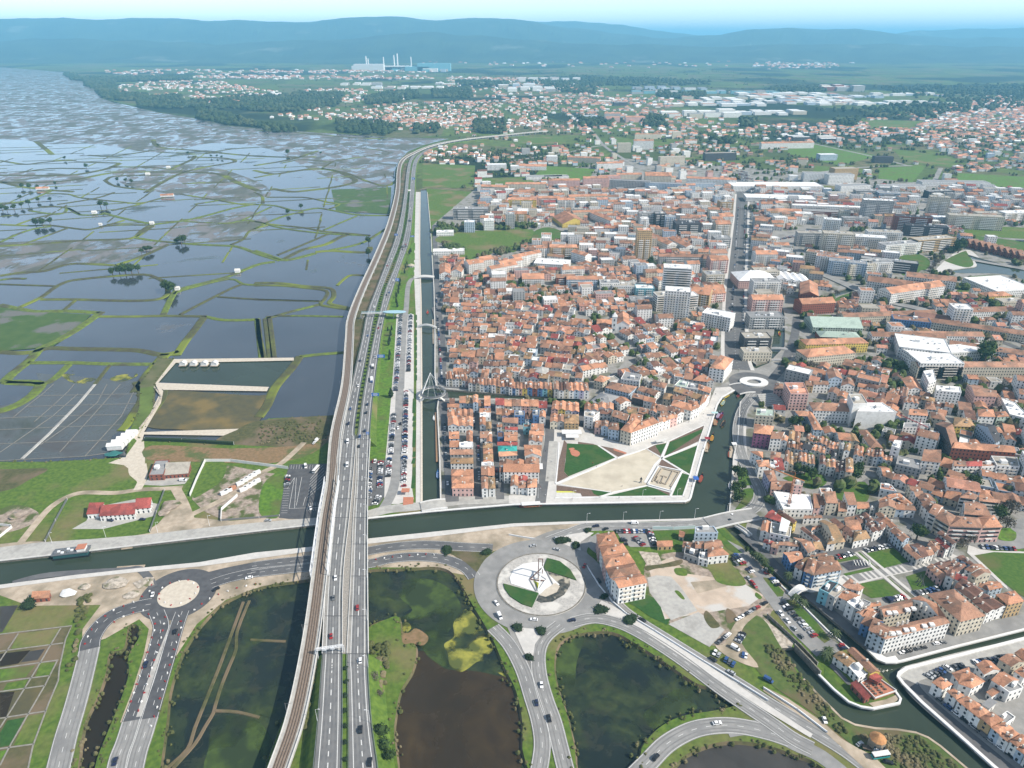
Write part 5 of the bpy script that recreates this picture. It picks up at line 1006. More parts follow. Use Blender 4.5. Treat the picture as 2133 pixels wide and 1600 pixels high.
grp('e6',"beside the oval roundabout","",[([(1765,35),(1950,60),(2060,-70),(1900,-120)],1,15,'h','w','o')],"arcaded building","building")
g('b1',"quay row facing the ring footbridge","from left in",[([(1575,1540),(1760,1550),(1740,1490),(1570,1480)],7,8,'p','wcwwcwk','bobobbo')])
g('c1',"quay row facing the narrow canal","from left in",[([(1760,0),(1950,10),(1950,-40),(1760,-45)],6,8,'p','wgcwsw','bddobo'),([(1950,15),(2133,25),(2133,-30),(1950,-38)],5,8,'p','woswk','obodo')])
g('c2',"colourful quay row by the canal head","from left in",[([(0,30),(110,35),(110,-15),(0,-20)],4,8,'p','wbwk','oobo'),([(110,35),(360,45),(360,-10),(110,-15)],6,8,'p','ybrbty','bobobo'),([(370,50),(660,55),(650,-10),(370,-15)],7,9,'p','gwcwslw','bddooob')])
g('e4',"purple hotel terrace by the canal","from left in",[([(68,812),(300,835),(345,720),(80,690)],1,14,'h','p','o'),([(300,890),(450,895),(500,800),(340,795)],1,12,'g','w','b'),([(450,920),(530,930),(545,870),(470,850)],1,10,'p','w','o')])
g('e4',"upper terrace below the museum square","from left in",[([(550,900),(700,960),(720,830),(560,790)],2,8,'p','co','hb'),([(535,1010),(740,1050),(750,960),(540,930)],4,7,'p','wcww','bobo'),([(745,1020),(860,1060),(900,990),(790,960)],1,8,'g','w','k'),([(860,1060),(1050,1090),(1070,1010),(890,990)],3,7,'p','wcw','obo'),
([(790,900),(900,940),(920,860),(820,830)],2,7,'p','cw','bo'),([(900,940),(1080,980),(1100,900),(930,860)],3,8,'p','www','oob'),([(1075,1010),(1240,1030),(1260,950),(1100,920)],3,8,'p','wkc','bob'),([(1250,1040),(1320,1045),(1330,960),(1280,940)],1,9,'p','g','g'),([(1320,1060),(1400,1065),(1420,975),(1350,960)],1,10,'p','w','h'),([(1140,1150),(1215,1160),(1215,1080),(1150,1070)],1,6,'p','w','k')])
g('e4',"terrace right of the narrow dark lane","from left in",[([(1455,1120),(1600,1140),(1600,1010),(1480,990)],2,8,'p','ww','bo'),([(1605,1120),(1860,1170),(1870,1060),(1640,1030)],4,9,'p','cgws','obdo'),([(1850,1180),(1985,1210),(2000,1140),(1860,1120)],2,7,'p','wc','ob')])
g('e4',"gabled row above the green gardens","from left in",[([(300,1170),(430,1180),(445,1085),(310,1075)],1,7,'h','w','b'),([(490,1215),(620,1250),(610,1080),(510,1070)],2,8,'p','wc','bh'),([(625,1210),(920,1240),(910,1120),(640,1090)],5,8,'p','wcwww','hbohb'),([(985,1250),(1070,1260),(1060,1140),(985,1130)],1,9,'p','w','d'),([(1075,1290),(1200,1310),(1195,1200),(1075,1190)],2,8,'p','ww','ho'),([(1205,1350),(1325,1360),(1325,1220),(1205,1210)],2,8,'p','gw','dd'),([(1345,1290),(1450,1310),(1445,1180),(1345,1165)],1,12,'p','w','h'),([(1350,1350),(1440,1360),(1450,1315),(1350,1300)],1,12,'h','c','o')])
g('e4',"street front on the right canal bank","from top in",[([(190,1160),(45,1085),(30,1070),(190,1078)],1,10,'h','w','o'),([(285,1270),(140,1280),(105,1195),(270,1190)],1,10,'h','w','o'),([(300,1290),(415,1290),(400,1225),(290,1220)],1,7,'f','w','w'),([(285,1480),(390,1470),(340,1330),(205,1340)],1,10,'h','l','b')])
g('e2',"pink house with the roof tower","from left at",[([(305,130),(610,135),(610,20),(310,10)],1,8,'g','k','b'),([(610,80),(745,90),(745,10),(620,0)],1,14,'f','k','f')])
g('e2',"street row beside the large white roof","from left in",[([(905,385),(985,385),(970,250),(885,240)],1,7,'s','k','o'),([(988,345),(1068,350),(1050,262),(985,258)],1,8,'s','w','o'),([(1077,318),(1230,322),(1185,205),(1030,208)],1,11,'s','c','b'),([(1000,190),(1160,170),(1140,125),(975,120)],1,9,'f','w','b'),([(1242,430),(1360,435),(1290,290),(1235,285)],1,5,'g','c','b'),([(1382,345),(1500,345),(1440,220),(1312,215)],1,10,'s','w','b'),([(1507,400),(1670,392),(1650,330),(1502,332)],1,5,'s','n','o'),([(1680,418),(1750,422),(1740,388),(1675,385)],1,5,'f','g','g')])
grp('e2',"by the bend of the canal road","",[([(475,410),(888,415),(850,215),(340,165)],1,6.5,'f','w','w')],"large warehouse","building")
g('e2',"triangle block by the two canals","from top in",[([(222,510),(445,583),(480,520),(330,418)],1,8,'g','g','r'),([(400,445),(620,605),(665,570),(440,415)],1,9,'g','y','d'),([(165,700),(285,740),(300,590),(195,570)],1,8,'p','w','o'),([(290,740),(570,800),(590,660),(310,590)],1,9,'f','w','f'),([(420,700),(520,720),(560,620),(450,560)],1,12,'s','w','w'),([(720,680),(940,850),(990,830),(770,655)],1,7,'g','w','d'),
([(205,860),(300,900),(345,855),(235,825)],1,5.5,'g','w','r'),([(310,925),(400,950),(420,880),(340,865)],1,6,'g','k','b'),([(415,910),(700,925),(680,870),(425,865)],2,6,'g','gw','bb'),([(820,1010),(920,960),(780,830),(620,800)],1,6.5,'g','g','b'),([(925,955),(1045,975),(990,890),(890,890)],1,6,'s','w','h'),([(760,535),(1015,525),(985,488),(780,492)],1,5,'g','w','b'),([(870,700),(1010,640),(1040,600),(900,650)],1,5,'g','w','o'),([(975,570),(1050,560),(1335,850),(1190,870)],1,6.5,'g','c','h'),([(1090,890),(1190,880),(1240,810),(1130,780)],1,6.5,'h','w','h'),
([(580,1150),(748,1085),(690,990),(480,1010)],1,8,'g','b','o'),([(855,1065),(1085,1045),(1050,1010),(880,1035)],1,5,'g','g','b'),([(960,1110),(1180,1130),(1150,1050),(985,1060)],1,6,'g','w','b'),([(640,1200),(745,1258),(830,1150),(700,1120)],1,9,'h','w','d'),([(700,1150),(830,1180),(950,1110),(850,1075)],1,9,'g','w','h')])
grp('e2',"by the arched footbridge","from left, three dormers,",[([(765,1262),(905,1322),(955,1130),(830,1085)],1,11,'h','b','b'),([(908,1322),(1285,1245),(1225,1120),(945,1130)],1,11,'h','s','b')],"apartment house","building")
g('e2',"block right of the paved lane","from left in",[([(1130,560),(1250,650),(1300,620),(1180,545)],2,5.5,'s','wk','dd'),([(1240,650),(1440,800),(1480,770),(1290,620)],3,5.5,'s','wkw','bdd'),([(1380,700),(1560,690),(1540,640),(1360,650)],1,6,'s','w','o'),([(1350,640),(1540,620),(1500,570),(1340,590)],1,6,'s','w','b'),([(1330,585),(1480,560),(1460,520),(1330,540)],1,6,'s','w','b'),([(1455,850),(1680,805),(1620,700),(1470,720)],1,6.5,'h','w','h'),
([(1730,730),(1865,690),(1750,590),(1620,620)],2,8,'p','ww','dd'),([(1540,600),(1640,570),(1560,480),(1460,505)],1,6,'g','w','d'),([(1665,592),(1735,560),(1640,460),(1570,480)],1,8,'p','w','d')])
g('e3',"block left of the excavation plot","from left in",[([(-50,560),(40,680),(100,640),(10,520)],1,8,'p','w','d'),([(170,670),(265,650),(60,470),(-40,470)],1,8,'p','w','o'),([(170,710),(330,860),(430,800),(260,670)],1,8,'g','s','b')])
g('e3',"row along the striped square, upper side","from left in",[([(345,950),(530,1105),(620,1080),(420,890)],1,6,'g','g','b'),([(440,905),(600,1070),(690,1050),(540,880)],1,6.5,'p','w','d'),([(610,960),(700,1050),(770,1025),(680,930)],1,6,'p','w','b'),([(690,900),(790,1000),(840,960),(740,850)],1,7,'g','g','b'),([(840,960),(925,985),(790,850),(700,845)],1,6,'g','k','b'),([(790,830),(940,960),(1000,930),(850,800)],1,8,'g','w','r'),([(820,740),(1030,890),(1085,870),(890,710)],1,11,'g','g','d')])
g('e3',"row along the striped square, lower side","from left in",[([(680,1215),(880,1400),(940,1320),(770,1180)],1,6,'g','k','b'),([(760,1180),(960,1310),(1050,1250),(850,1140)],2,6,'p','wc','dd'),([(860,1150),(1090,1290),(1210,1200),(1010,1100)],3,6.5,'p','www','ddd'),([(1090,1080),(1280,1180),(1330,1170),(1180,1050)],1,8,'g','s','d'),([(935,1330),(1040,1380),(1060,1260),(970,1260)],1,10,'p','w','d'),([(1060,1370),(1200,1440),(1230,1350),(1090,1300)],1,9,'g','w','r'),([(1200,1240),(1300,1280),(1480,1230),(1420,1170)],1,8,'g','w','b'),([(1290,1310),(1360,1350),(1560,1300),(1520,1240)],1,7.5,'g','c','b'),
([(1390,1480),(1540,1520),(1620,1440),(1420,1450)],1,6,'g','w','o'),([(1540,1530),(1720,1490),(1640,1410),(1480,1450)],1,8,'g','s','o')])
g('e3',"main street row right of the tall trees","from top in",[([(400,60),(520,220),(620,200),(560,80)],2,9,'p','cw','bb'),([(545,240),(640,350),(800,300),(710,200)],1,8,'g','g','b'),([(600,340),(700,440),(850,380),(760,330)],1,9,'g','w','b')])
g('e3',"cluster left of the main street","from top in",[([(20,130),(250,170),(180,80),(30,50)],1,7,'f','w','s'),([(0,280),(180,260),(330,250),(290,180)],1,8,'g','w','o'),([(10,390),(245,400),(230,300),(20,290)],1,8,'p','c','b'),([(245,405),(365,415),(340,320),(235,310)],1,7,'g','s','o'),([(365,415),(515,420),(460,350),(350,340)],1,7,'g','w','b'),([(230,250),(430,360),(470,330),(300,190)],1,8,'g','g','o')])
grp('e3',"curved balconies at the street bend","from left, with",[([(700,450),(800,500),(900,370),(800,330)],1,13,'g','w','b'),([(790,520),(990,640),(1080,510),(880,400)],1,13,'h','c','b'),([(985,640),(1440,660),(1400,530),(1080,500)],1,13,'h','k','b'),([(1440,660),(1715,650),(1600,490),(1390,520)],1,13,'h','k','o'),([(1190,470),(1560,500),(1350,300),(1180,310)],1,12,'g','w','b'),([(1130,240),(1340,270),(1380,220),(1250,160)],1,12,'h','w','b'),([(1400,290),(1680,320),(1670,270),(1400,240)],1,11,'g','w','b')],"apartment house","apartment house")
g('d3',"canal-side row below the arched footbridge","from top in",[([(455,112),(535,150),(612,62),(540,42)],1,10,'f','t','k'),([(530,152),(585,185),(680,110),(615,65)],1,10,'f','g','f'),([(600,165),(720,215),(790,160),(700,125)],1,9,'g','w','o'),([(680,218),(742,265),(810,215),(765,172)],1,10,'f','w','w'),([(742,267),(790,292),(880,222),(812,192)],1,10,'f','g','g'),([(760,300),(810,325),(890,265),(840,250)],1,10,'p','w','b'),([(812,327),(865,352),(960,300),(895,268)],1,10,'g','w','o'),([(800,385),(862,412),(985,372),(870,320)],1,9,'g','b','b'),([(640,85),(780,120),(822,92),(712,22)],1,10,'h','w','b'),([(870,255),(960,240),(950,215),(880,220)],1,8,'g','w','o')])
g('d3',"block behind the courtyard hotel","from left in",[([(1565,95),(1700,192),(1745,165),(1600,55)],1,9,'g','w','d'),([(1602,55),(1747,165),(1800,125),(1645,20)],1,9,'g','w','d'),([(1710,210),(1830,302),(1900,275),(1770,180)],1,9,'g','w','d'),([(1775,178),(1905,272),(1995,248),(1830,152)],1,9,'g','w','d'),([(1905,152),(2000,235),(2130,205),(2055,122)],1,11,'h','o','o'),([(1765,85),(1830,115),(1955,95),(1900,50)],1,7,'g','s','o')])
grp('d3',"left of the gabled pair","",[([(1612,370),(1815,322),(1560,110),(1345,150)],1,12,'h','c','b')],"pilastered hall","building")
g('d3',"street row on the lower right bank","from top in",[([(1385,870),(1465,925),(1545,885),(1450,828)],1,8,'h','w','o'),([(1505,945),(1580,1005),(1640,975),(1560,925)],1,8,'h','w','o'),([(1590,1020),(1690,1100),(1770,1050),(1665,985)],1,8,'h','w','o'),([(1690,1102),(1860,1235),(1960,1185),(1770,1062)],2,8,'h','wo','oo'),([(1865,1240),(2010,1355),(2110,1300),(1970,1200)],2,8,'h','sw','oo'),([(2015,1360),(2140,1450),(2240,1390),(2110,1305)],2,8,'h','ws','oo'),([(2145,1455),(2270,1560),(2370,1500),(2240,1395)],2,8,'h','ww','oo')])
g('d3',"second row of the lower right quarter","from left in",[([(1600,878),(1705,915),(1810,862),(1700,790)],1,7,'h','w','o'),([(1550,795),(1600,870),(1700,830),(1680,748)],1,7,'h','w','o'),([(1745,725),(1810,805),(1935,770),(1860,700)],1,7.5,'g','w','o'),([(1870,850),(1960,910),(2090,855),(1970,788)],1,7.5,'g','w','o'),([(1932,680),(2030,740),(2133,705),(2040,640)],1,7,'g','c','b'),([(2060,630),(2133,690),(2230,660),(2150,600)],1,7,'g','c','o'),([(1930,905),(2010,960),(2125,920),(2060,860)],1,7,'f','w','g'),([(2060,780),(2133,830),(2230,790),(2150,750)],1,7,'g','w','o'),([(1790,1050),(1850,1085),(1900,1050),(1845,1015)],1,3.5,'s','w','g'),([(1910,1170),(1975,1220),(2060,1160),(1990,1110)],1,4,'f','w','g'),([(1830,950),(1870,985),(1925,960),(1880,930)],1,4,'s','w','o')])
g('d3',"tip of the side-canal peninsula","from left on",[([(575,655),(690,740),(760,700),(650,620)],1,5.5,'g','w','h'),([(690,610),(875,795),(955,780),(750,592)],1,6.5,'g','y','b'),([(655,705),(780,842),(866,798),(735,665)],1,4.5,'f','w','w'),([(720,882),(832,1008),(872,992),(762,868)],1,3.5,'s','r','r'),([(870,830),(940,868),(968,840),(900,795)],1,4.5,'s','r','r')],"pavilion","pavilion")
grp('px',"beside the great roundabout","from top, row",[([(1247,1138),(1290,1132),(1278,1108),(1243,1114)],1,13,'h','k','o'),([(1255,1158),(1308,1150),(1296,1132),(1250,1140)],1,13,'h','w','o'),([(1262,1182),(1322,1172),(1308,1152),(1256,1160)],1,13,'h','k','o'),([(1272,1204),(1334,1194),(1322,1174),(1263,1184)],1,13,'h','s','b'),([(1290,1225),(1347,1214),(1334,1196),(1274,1206)],1,13,'g','w','o')],"apartment house","apartment house")
g('c2',"rough plot between roundabout and canal","from left on",[([(1225,1340),(1345,1335),(1340,1300),(1220,1305)],1,3,'s','o','o'),([(1400,1250),(1440,1260),(1450,1220),(1405,1205)],1,3.5,'g','c','o'),([(1430,1340),(1530,1370),(1550,1310),(1440,1295)],1,4,'g','g','b'),([(1440,1400),(1560,1440),(1580,1370),(1450,1340)],1,4,'f','g','k'),([(1530,1230),(1722,1228),(1685,1175),(1532,1180)],1,9,'f','s','g'),([(1535,1350),(1600,1350),(1600,1295),(1535,1300)],1,6,'g','w','b'),([(1610,1355),(1762,1335),(1720,1280),(1612,1300)],1,7,'g','w','b'),([(1640,1420),(1808,1402),(1745,1345),(1640,1358)],1,7,'h','w','o'),([(1560,1440),(1640,1460),(1650,1390),(1570,1390)],1,5,'f','w','g')])
grp('c0',"inside the fenced lawn","from left,",[([(715,1072),(830,1065),(860,1000),(745,1003)],1,4,'s','w','r'),([(820,1088),(1105,1072),(1118,1002),(845,1025)],1,4.5,'s','w','r'),([(1112,1028),(1235,1018),(1250,958),(1128,965)],1,4.5,'s','w','r')],"barrack","building")
grp('c0',"beside the sandy junction","from left,",[([(1225,757),(1345,752),(1395,628),(1280,632)],1,4.5,'f','r','g'),([(1350,750),(1545,735),(1570,668),(1375,675)],1,3.5,'s','r','f')],"workshop","building")
g('d0',"construction compound by the road works","from left in",[([(262,190),(400,178),(412,135),(275,142)],1,3,'s','r','o')],"site shed")
grp('e4',"above the canal bend","",[([(580,275),(830,280),(760,120),(490,120)],1,17,'f','k','s')],"museum block","building")
grp('e4',"left of the pink museum block","",[([(345,205),(480,212),(470,130),(372,125)],1,9,'h','k','b')],"annex","building")
grp('e4',"between canal road and amphitheatre","",[([(90,575),(350,592),(352,500),(105,472)],1,12,'f','c','n')],"office building","building")
grp('e4',"facing the paved museum square","",[([(900,500),(1440,520),(1370,400),(835,385)],1,12,'h','w','b')],"long school building","building")
grp('e4',"wing left of the museum square","from top",[([(700,575),(870,580),(860,512),(645,512)],1,9,'h','s','o'),([(900,765),(1025,770),(870,515),(790,530)],1,9,'h','s','o')],"wing","building")
grp('e4',"windowless face on the museum square","from left, with",[([(1450,420),(1650,412),(1565,280),(1385,280)],1,22,'f','w','f'),([(1500,520),(2050,530),(1850,400),(1640,400)],1,17,'f','w','w')],"art centre block","building")
grp('e4',"closing the square on the right","",[([(1690,1015),(1860,1020),(1640,770),(1520,780)],1,7,'h','w','b')],"long hall","building")
grp('e4',"with stone portal above the plaza","",[([(1110,60),(1300,65),(1240,-60),(1080,-60)],1,13,'p','s','b')],"church","church")
g('e4',"arcade row beside the church","from left in",[([(790,150),(895,155),(880,90),(780,90)],1,8,'g','o','b'),([(900,140),(1105,145),(1080,90),(890,90)],1,9,'g','w','b'),([(1280,160),(1470,165),(1440,80),(1300,90)],1,9,'p','w','b')])
grp('e5',"forming the large courtyard block","from left, wing",[([(1020,1015),(1095,935),(900,655),(790,690)],1,13,'g','d','b'),([(1020,1020),(1440,1055),(1400,960),(1090,940)],1,13,'g','r','o'),([(1440,1055),(1905,1088),(1820,990),(1400,960)],1,13,'g','r','o'),([(1620,950),(1700,905),(1470,680),(1360,690)],1,12,'g','s','k')],"courtyard wing","building")
grp('e5',"front row below the courtyard block","from left, in",[([(240,1250),(590,1330),(580,1200),(270,1130)],1,9,'f','g','g'),([(600,1200),(860,1225),(850,1105),(620,1100)],1,12,'s','w','b'),([(1045,1270),(1220,1275),(1200,1200),(1040,1200)],1,11,'g','w','b'),([(1220,1275),(1430,1270),(1420,1200),(1200,1210)],1,11,'g','w','r'),([(1430,1290),(1640,1280),(1620,1215),(1430,1220)],1,10,'f','w','b'),([(1640,1270),(1960,1290),(1920,1160),(1560,1140)],1,11,'f','w','c' if 0 else 'f')],"apartment house","apartment house")
grp('e5',"right of the art centre","from left, group",[([(180,1000),(300,1040),(330,930),(220,920)],1,16,'f','w','w'),([(640,880),(850,900),(830,800),(660,790)],1,11,'f','w','o'),([(420,560),(680,575),(640,490),(430,480)],1,11,'g','w','o'),([(340,740),(720,750),(710,690),(350,680)],1,8,'f','w','g'),([(740,600),(930,640),(900,540),(720,520)],1,9,'h','c','b'),([(1050,720),(1340,730),(1270,610),(1060,600)],1,9,'h','y','h'),([(1390,580),(1620,590),(1590,490),(1380,480)],1,10,'h','w','o'),([(1650,590),(1810,580),(1760,510),(1620,520)],1,10,'h','n','o'),([(1340,300),(1640,310),(1600,220),(1230,140)],1,13,'g','k','b'),([(800,230),(1150,260),(1130,180),(800,160)],1,14,'f','w','w'),([(1820,560),(2133,640),(1900,400),(1700,330)],1,10,'f','w','w')],"building","building")
g('e5',"slope left of the zigzag tower","from left in",[([(320,60),(420,210),(610,215),(520,60)],1,8,'g','w','o'),([(120,240),(210,330),(300,270),(200,190)],3,8,'p','wcw','bbd'),([(360,390),(560,400),(540,330),(350,320)],3,8,'p','www','bob'),([(220,300),(400,320),(420,200),(260,180)],3,8,'p','wkw','bdb'),([(640,480),(800,490),(760,380),(660,380)],1,8,'h','w','b')])
grp('e5',"with zigzag black-and-white facade","",[([(700,120),(800,90),(760,-60),(620,-40)],1,16,'f','w','w')],"apartment tower","apartment house")
HOTEL=[([(1000,517),(1525,385),(1430,325),(960,435)],'w','b'),([(1430,325),(1525,385),(1282,165),(1205,190)],'w','o'),([(990,335),(1215,285),(1205,190),(945,258)],'c','b'),([(865,442),(1000,517),(1030,420),(905,350)],'s','b')]
# taller blocks further up the picture
def apt(code,x,y,wm,dm,h,ang,w,rt,r,where,kind="apartment block",cat="apartment block",bands=False):
 (cx,cy),=W(code,[(x,y)],0);a=math.radians(ang);u=(math.cos(a),math.sin(a));v=(-u[1],u[0])
 q=[(cx+u[0]*i*wm/2+v[0]*j*dm,cy+u[1]*i*wm/2+v[1]*j*dm)for i,j in((-1,0),(1,0),(1,1),(-1,1))]
 SPECS.append(dict(Q=q,h=h,rt=rt,w=w,r=r,where=where,kind=kind,cat=cat,grp=None,sides=[0,1,2,3],must=True,bands=bands));occ_poly(grow(q,3))
apt('b2',1100,575,22,16,48,0,'o','f','s',"tallest above the old town roofs","tower")
apt('b2',1110,345,14,14,26,0,'w','f','w',"just behind the ochre tower","tower")
apt('b2',1365,870,36,18,40,-10,'w','f','w',"with strip windows beside the twin tower","tower",bands=True)
apt('b2',1365,1068,30,18,38,-12,'w','f','w',"nearest white tower left of the avenue","tower")
apt('b2',1470,970,26,16,18,12,'w','f','w',"rounded low wing right of the twin towers","block",bands=True)
apt('b2',1280,980,22,16,20,10,'w','f','f',"low wing left of the twin towers","block",bands=True)
apt('b2',1690,1130,34,20,17,-32,'w','f','w',"with curved corner beside the avenue","block")
apt('b2',1115,965,36,18,11,0,'g','f','g',"with curved roof right of the church","hall","building")
apt('b2',345,640,52,28,8,-12,'w','f','w',"long white roof in the apartment quarter","hall","building")
apt('b2',830,825,26,16,12,0,'w','f','g',"with big grid window left of the long hall","hall","building")
apt('b2',990,835,46,16,10,-3,'w','f','f',"long row of small windows mid town","hall","building")
apt('b2',1115,880,24,16,14,-3,'t','f','w',"glass block above the curved hall","block")
apt('b2',445,545,42,14,17,-2,'o','g','o',"ochre walls above the white hall","apartment block")
apt('b2',300,540,28,14,15,3,'w','g','o',"white, left of the ochre block","apartment block")
apt('b2',160,600,52,14,15,38,'w','g','o',"slanting row left of the ochre block")
apt('b2',30,660,40,14,15,38,'w','g','o',"slanting row nearest the green slope")
apt('b2',620,570,30,14,14,130,'w','g','o',"gable end beside the white hall")
apt('b2',530,710,32,13,13,8,'w','g','o',"white, right of the car yard")
apt('b2',600,790,42,14,12,0,'s','g','o',"pale blue, in the row behind the gardens")
apt('b2',465,775,26,14,12,0,'r','g','b',"brick, in the row behind the gardens")
apt('b2',200,780,30,22,11,0,'w','g','o',"stepped, facing the gardens")
apt('b2',1340,490,18,60,12,22,'w','p','o',"long slab on the tilted lane","slab")
apt('b2',1490,510,16,56,12,18,'w','p','o',"second long slab, nearer the avenue","slab")
apt('b2',1460,610,84,13,14,-3,'g','g','b',"wide slab across below the tilted slabs","slab")
apt('b2',1640,630,18,22,14,-20,'c','g','b',"gable end beside the avenue, mid height")
apt('b2',1470,370,44,26,22,0,'d','f','k',"dark ribbed block above the tilted slabs")
apt('b2',1140,275,34,16,22,0,'g','f','g',"grey, left of the dark ribbed block")
apt('b2',1240,290,20,16,24,0,'d','f','g',"dark, left of the dark ribbed block")
apt('b2',1320,310,18,16,22,-8,'s','f','g',"bluish tower touching the dark block")
apt('b2',690,215,78,12,12,10,'c','g','o',"long pale wing of the barracks square","barrack wing","building")
apt('b2',860,290,14,76,12,24,'w','p','o',"side wing of the barracks square","barrack wing","building")
apt('b2',540,290,46,60,7,14,'y','p','o',"low tiled halls of the barracks square","barrack hall","building")
apt('b2',1560,945,24,24,17,-24,'o','g','o',"ochre, between avenue and twin towers")
apt('b2',1690,910,30,26,12,14,'k','g','o',"pink, beside the avenue")
apt('b2',1380,770,64,12,12,28,'w','g','o',"long oblique row above the twin towers","slab")
apt('b2',170,200,48,24,9,-4,'w','f','w',"white flat hall below the yellow block","hall","building")
apt('b2',110,140,56,15,18,-3,'y','g','o',"yellow, left end of the upper town")
apt('b2',470,150,34,15,20,0,'w','g','o',"white, upper town left of the barracks")
apt('b2',330,135,42,15,20,0,'k','g','o',"pinkish, upper town left of the barracks")
apt('b2',650,110,80,15,18,8,'c','g','o',"long cream row above the barracks")
apt('b2',70,270,34,16,20,0,'o','g','o',"ochre, beside the green slope")
apt('b2',10,305,16,18,26,0,'g','f','g',"grey tower beside the green slope","tower")
apt('b1',1780,230,66,20,20,0,'g','f','g',"long grey block by the earthworks",bands=True)
apt('b1',1770,335,18,16,18,0,'s','f','w',"pale cube above the green slope","cube house","building")
apt('b1',1930,320,18,16,18,0,'w','f','w',"white cube above the green slope","cube house","building")
apt('b1',1570,365,30,14,7,4,'w','f','w',"low white, at the canal end of the green slope","workshop","building")
apt('b1',1600,520,50,16,6,5,'w','f','w',"walled yard left of the green slope","workshop","building")
apt('b1',1830,670,24,18,15,30,'w','g','o',"white, leftmost below the green slope")
apt('b1',1920,640,20,18,15,30,'w','g','o',"white, second below the green slope")
apt('b1',2060,700,44,14,15,32,'w','g','o',"white stepped, third below the green slope")
apt('b1',1570,720,16,46,8,5,'w','p','o',"left of two long tiled sheds by the canal","tiled shed","building")
apt('b1',1660,700,16,46,8,-8,'w','p','o',"right of two long tiled sheds by the canal","tiled shed","building")
for(x,y,wm,dm,h,an,w_,rt,r_,wh)in((905,260,52,16,42,-14,'g','f','w',"tall dark-sided beside the rail line"),(1405,230,34,16,42,-16,'c','f','f',"tall cream tower right of the straight road"),(590,520,46,18,34,-12,'c','f','f',"notched front above the curved row"),
(550,330,28,14,22,-18,'w','f','w',"white and red, beside the big car park"),(420,450,60,16,22,-6,'g','f','f',"grey, left of the notched tower"),(1200,330,60,18,26,-20,'r','f','k',"dark red, long slab"),(1320,370,66,18,18,-16,'d','f','k',"dark, stepping down from the red slab"),
(820,460,64,18,18,-14,'w','f','w',"pale glassy, leftmost of three"),(980,420,54,18,18,-10,'w','f','f',"white long, middle behind the lawn"),(1130,520,66,18,18,14,'w','f','g',"pale, directly above the park lawn"),(1400,490,72,20,20,14,'o','f','f',"terraced brown, above the tree alley"),
(1010,655,76,16,16,-24,'d','f','g',"dark glass, facing the park lawn"),(930,680,40,18,18,2,'w','f','g',"white balconies, end of the curved row"),(800,695,40,16,18,10,'c','f','f',"cream, curved row"),(670,690,50,16,20,-22,'s','f','g',"bluish, curved row"),(560,650,50,16,20,-26,'w','f','b',"white-blue, curved row"),(455,600,44,16,18,-32,'c','f','b',"first of the curved row"),
(560,190,150,14,16,-10,'w','f','w',"very long white, behind the car park"),(520,215,90,14,12,-12,'r','g','g',"long red strip in front of the white slab"),(760,270,50,16,12,-5,'g','f','g',"low grey, left foot of the tall tower"),(1720,310,90,18,24,-12,'c','f','f',"long pinkish slab beside the rail line"),(1520,285,60,16,16,-10,'s','f','w',"white and blue, right of the cream tower"),(1900,240,70,18,14,-5,'c','f','f',"low cream, far right"),(2080,240,60,18,16,8,'w','f','w',"low white, far right edge"),
(870,50,60,20,14,-5,'g','f','g',"banded office, left"),(1080,70,70,20,14,-5,'s','f','g',"banded office, right"),(1450,50,60,18,14,10,'d','f','g',"banded dark office across the road"),(330,240,30,16,14,-4,'w','f','w',"white, left of the car park"),(200,210,46,16,12,-12,'w','g','o',"tiled, left of the car park"),(140,90,140,40,9,-8,'w','f','w',"huge flat, upper left of this quarter"),(750,60,90,40,8,0,'w','f','f',"flat market, above the long slab")):
 apt('b3',x,y,wm,dm,h,an,w_,rt,r_,wh,"block" if h<30 else "tower",bands=("banded" in wh or "terraced" in wh))
apt('b3',1250,890,92,22,15,20,'w','g','o',"white dormered, front of the tiled complex")
apt('b3',1080,850,74,22,15,-28,'w','g','b',"white dormered, left of the tiled complex")
apt('b3',1350,800,60,20,15,-24,'w','g','b',"white dormered, rear of the tiled complex")
apt('b3',440,1000,44,20,14,8,'r','g','o',"red brick, front of the congress centre","brick hall","building")
apt('b3',360,930,22,52,14,-20,'r','p','o',"red brick, side of the congress centre","brick hall","building")
apt('b3',600,1165,56,34,8,-4,'n','g','n',"green metal roof beside the tree avenue","hall","building")
apt('b3',620,1245,44,18,8,-6,'r','h','n',"rounded green roof over brick wall","hall","building")
apt('b3',590,1320,70,16,11,4,'y','h','o',"yellow, rear of the corner pair","corner building","building")
apt('b3',540,1420,56,20,12,12,'c','h','o',"cream, front of the corner pair","corner building","building")
apt('b3',1030,1070,118,14,9,6,'c','g','b',"long arcade below the walled cemetery","school wing","building")
apt('b3',1200,1130,40,16,11,-18,'b','f','b',"curved blue front","auditorium","building")
apt('b3',1590,1130,20,18,26,-10,'w','f','w',"whitewashed round tower","tower")
apt('b3',1400,1120,46,22,10,-24,'w','g','d',"church-like hall left of the white tower","hall","building")
apt('b3',1730,1040,80,16,9,4,'w','g','b',"long tiled, right of the white tower","school wing","building")
apt('b3',1880,1200,150,14,9,-26,'c','g','b',"very long diagonal cream","school wing","building")
apt('b3',1180,1250,80,14,9,-4,'w','g','b',"white row above the museum","terrace","building")
apt('b3',1460,1240,90,14,9,-2,'w','g','b',"second white row above the museum","terrace","building")
apt('b3',1540,1390,96,20,10,8,'w','f','w',"long white museum front","museum","museum")
apt('b3',1300,1380,50,40,12,-20,'w','f','w',"white museum wing, left","museum","museum")
apt('b3',1900,1370,90,14,9,-24,'w','g','b',"tiled cloister wing right of the museum","cloister wing","building")
apt('b3',1430,1530,44,24,17,0,'w','f','w',"stepped white, above the zigzag tower","apartment block")
apt('b3',1850,1530,150,14,13,0,'c','g','b',"long row at the right, below the museum lawn","apartment row")
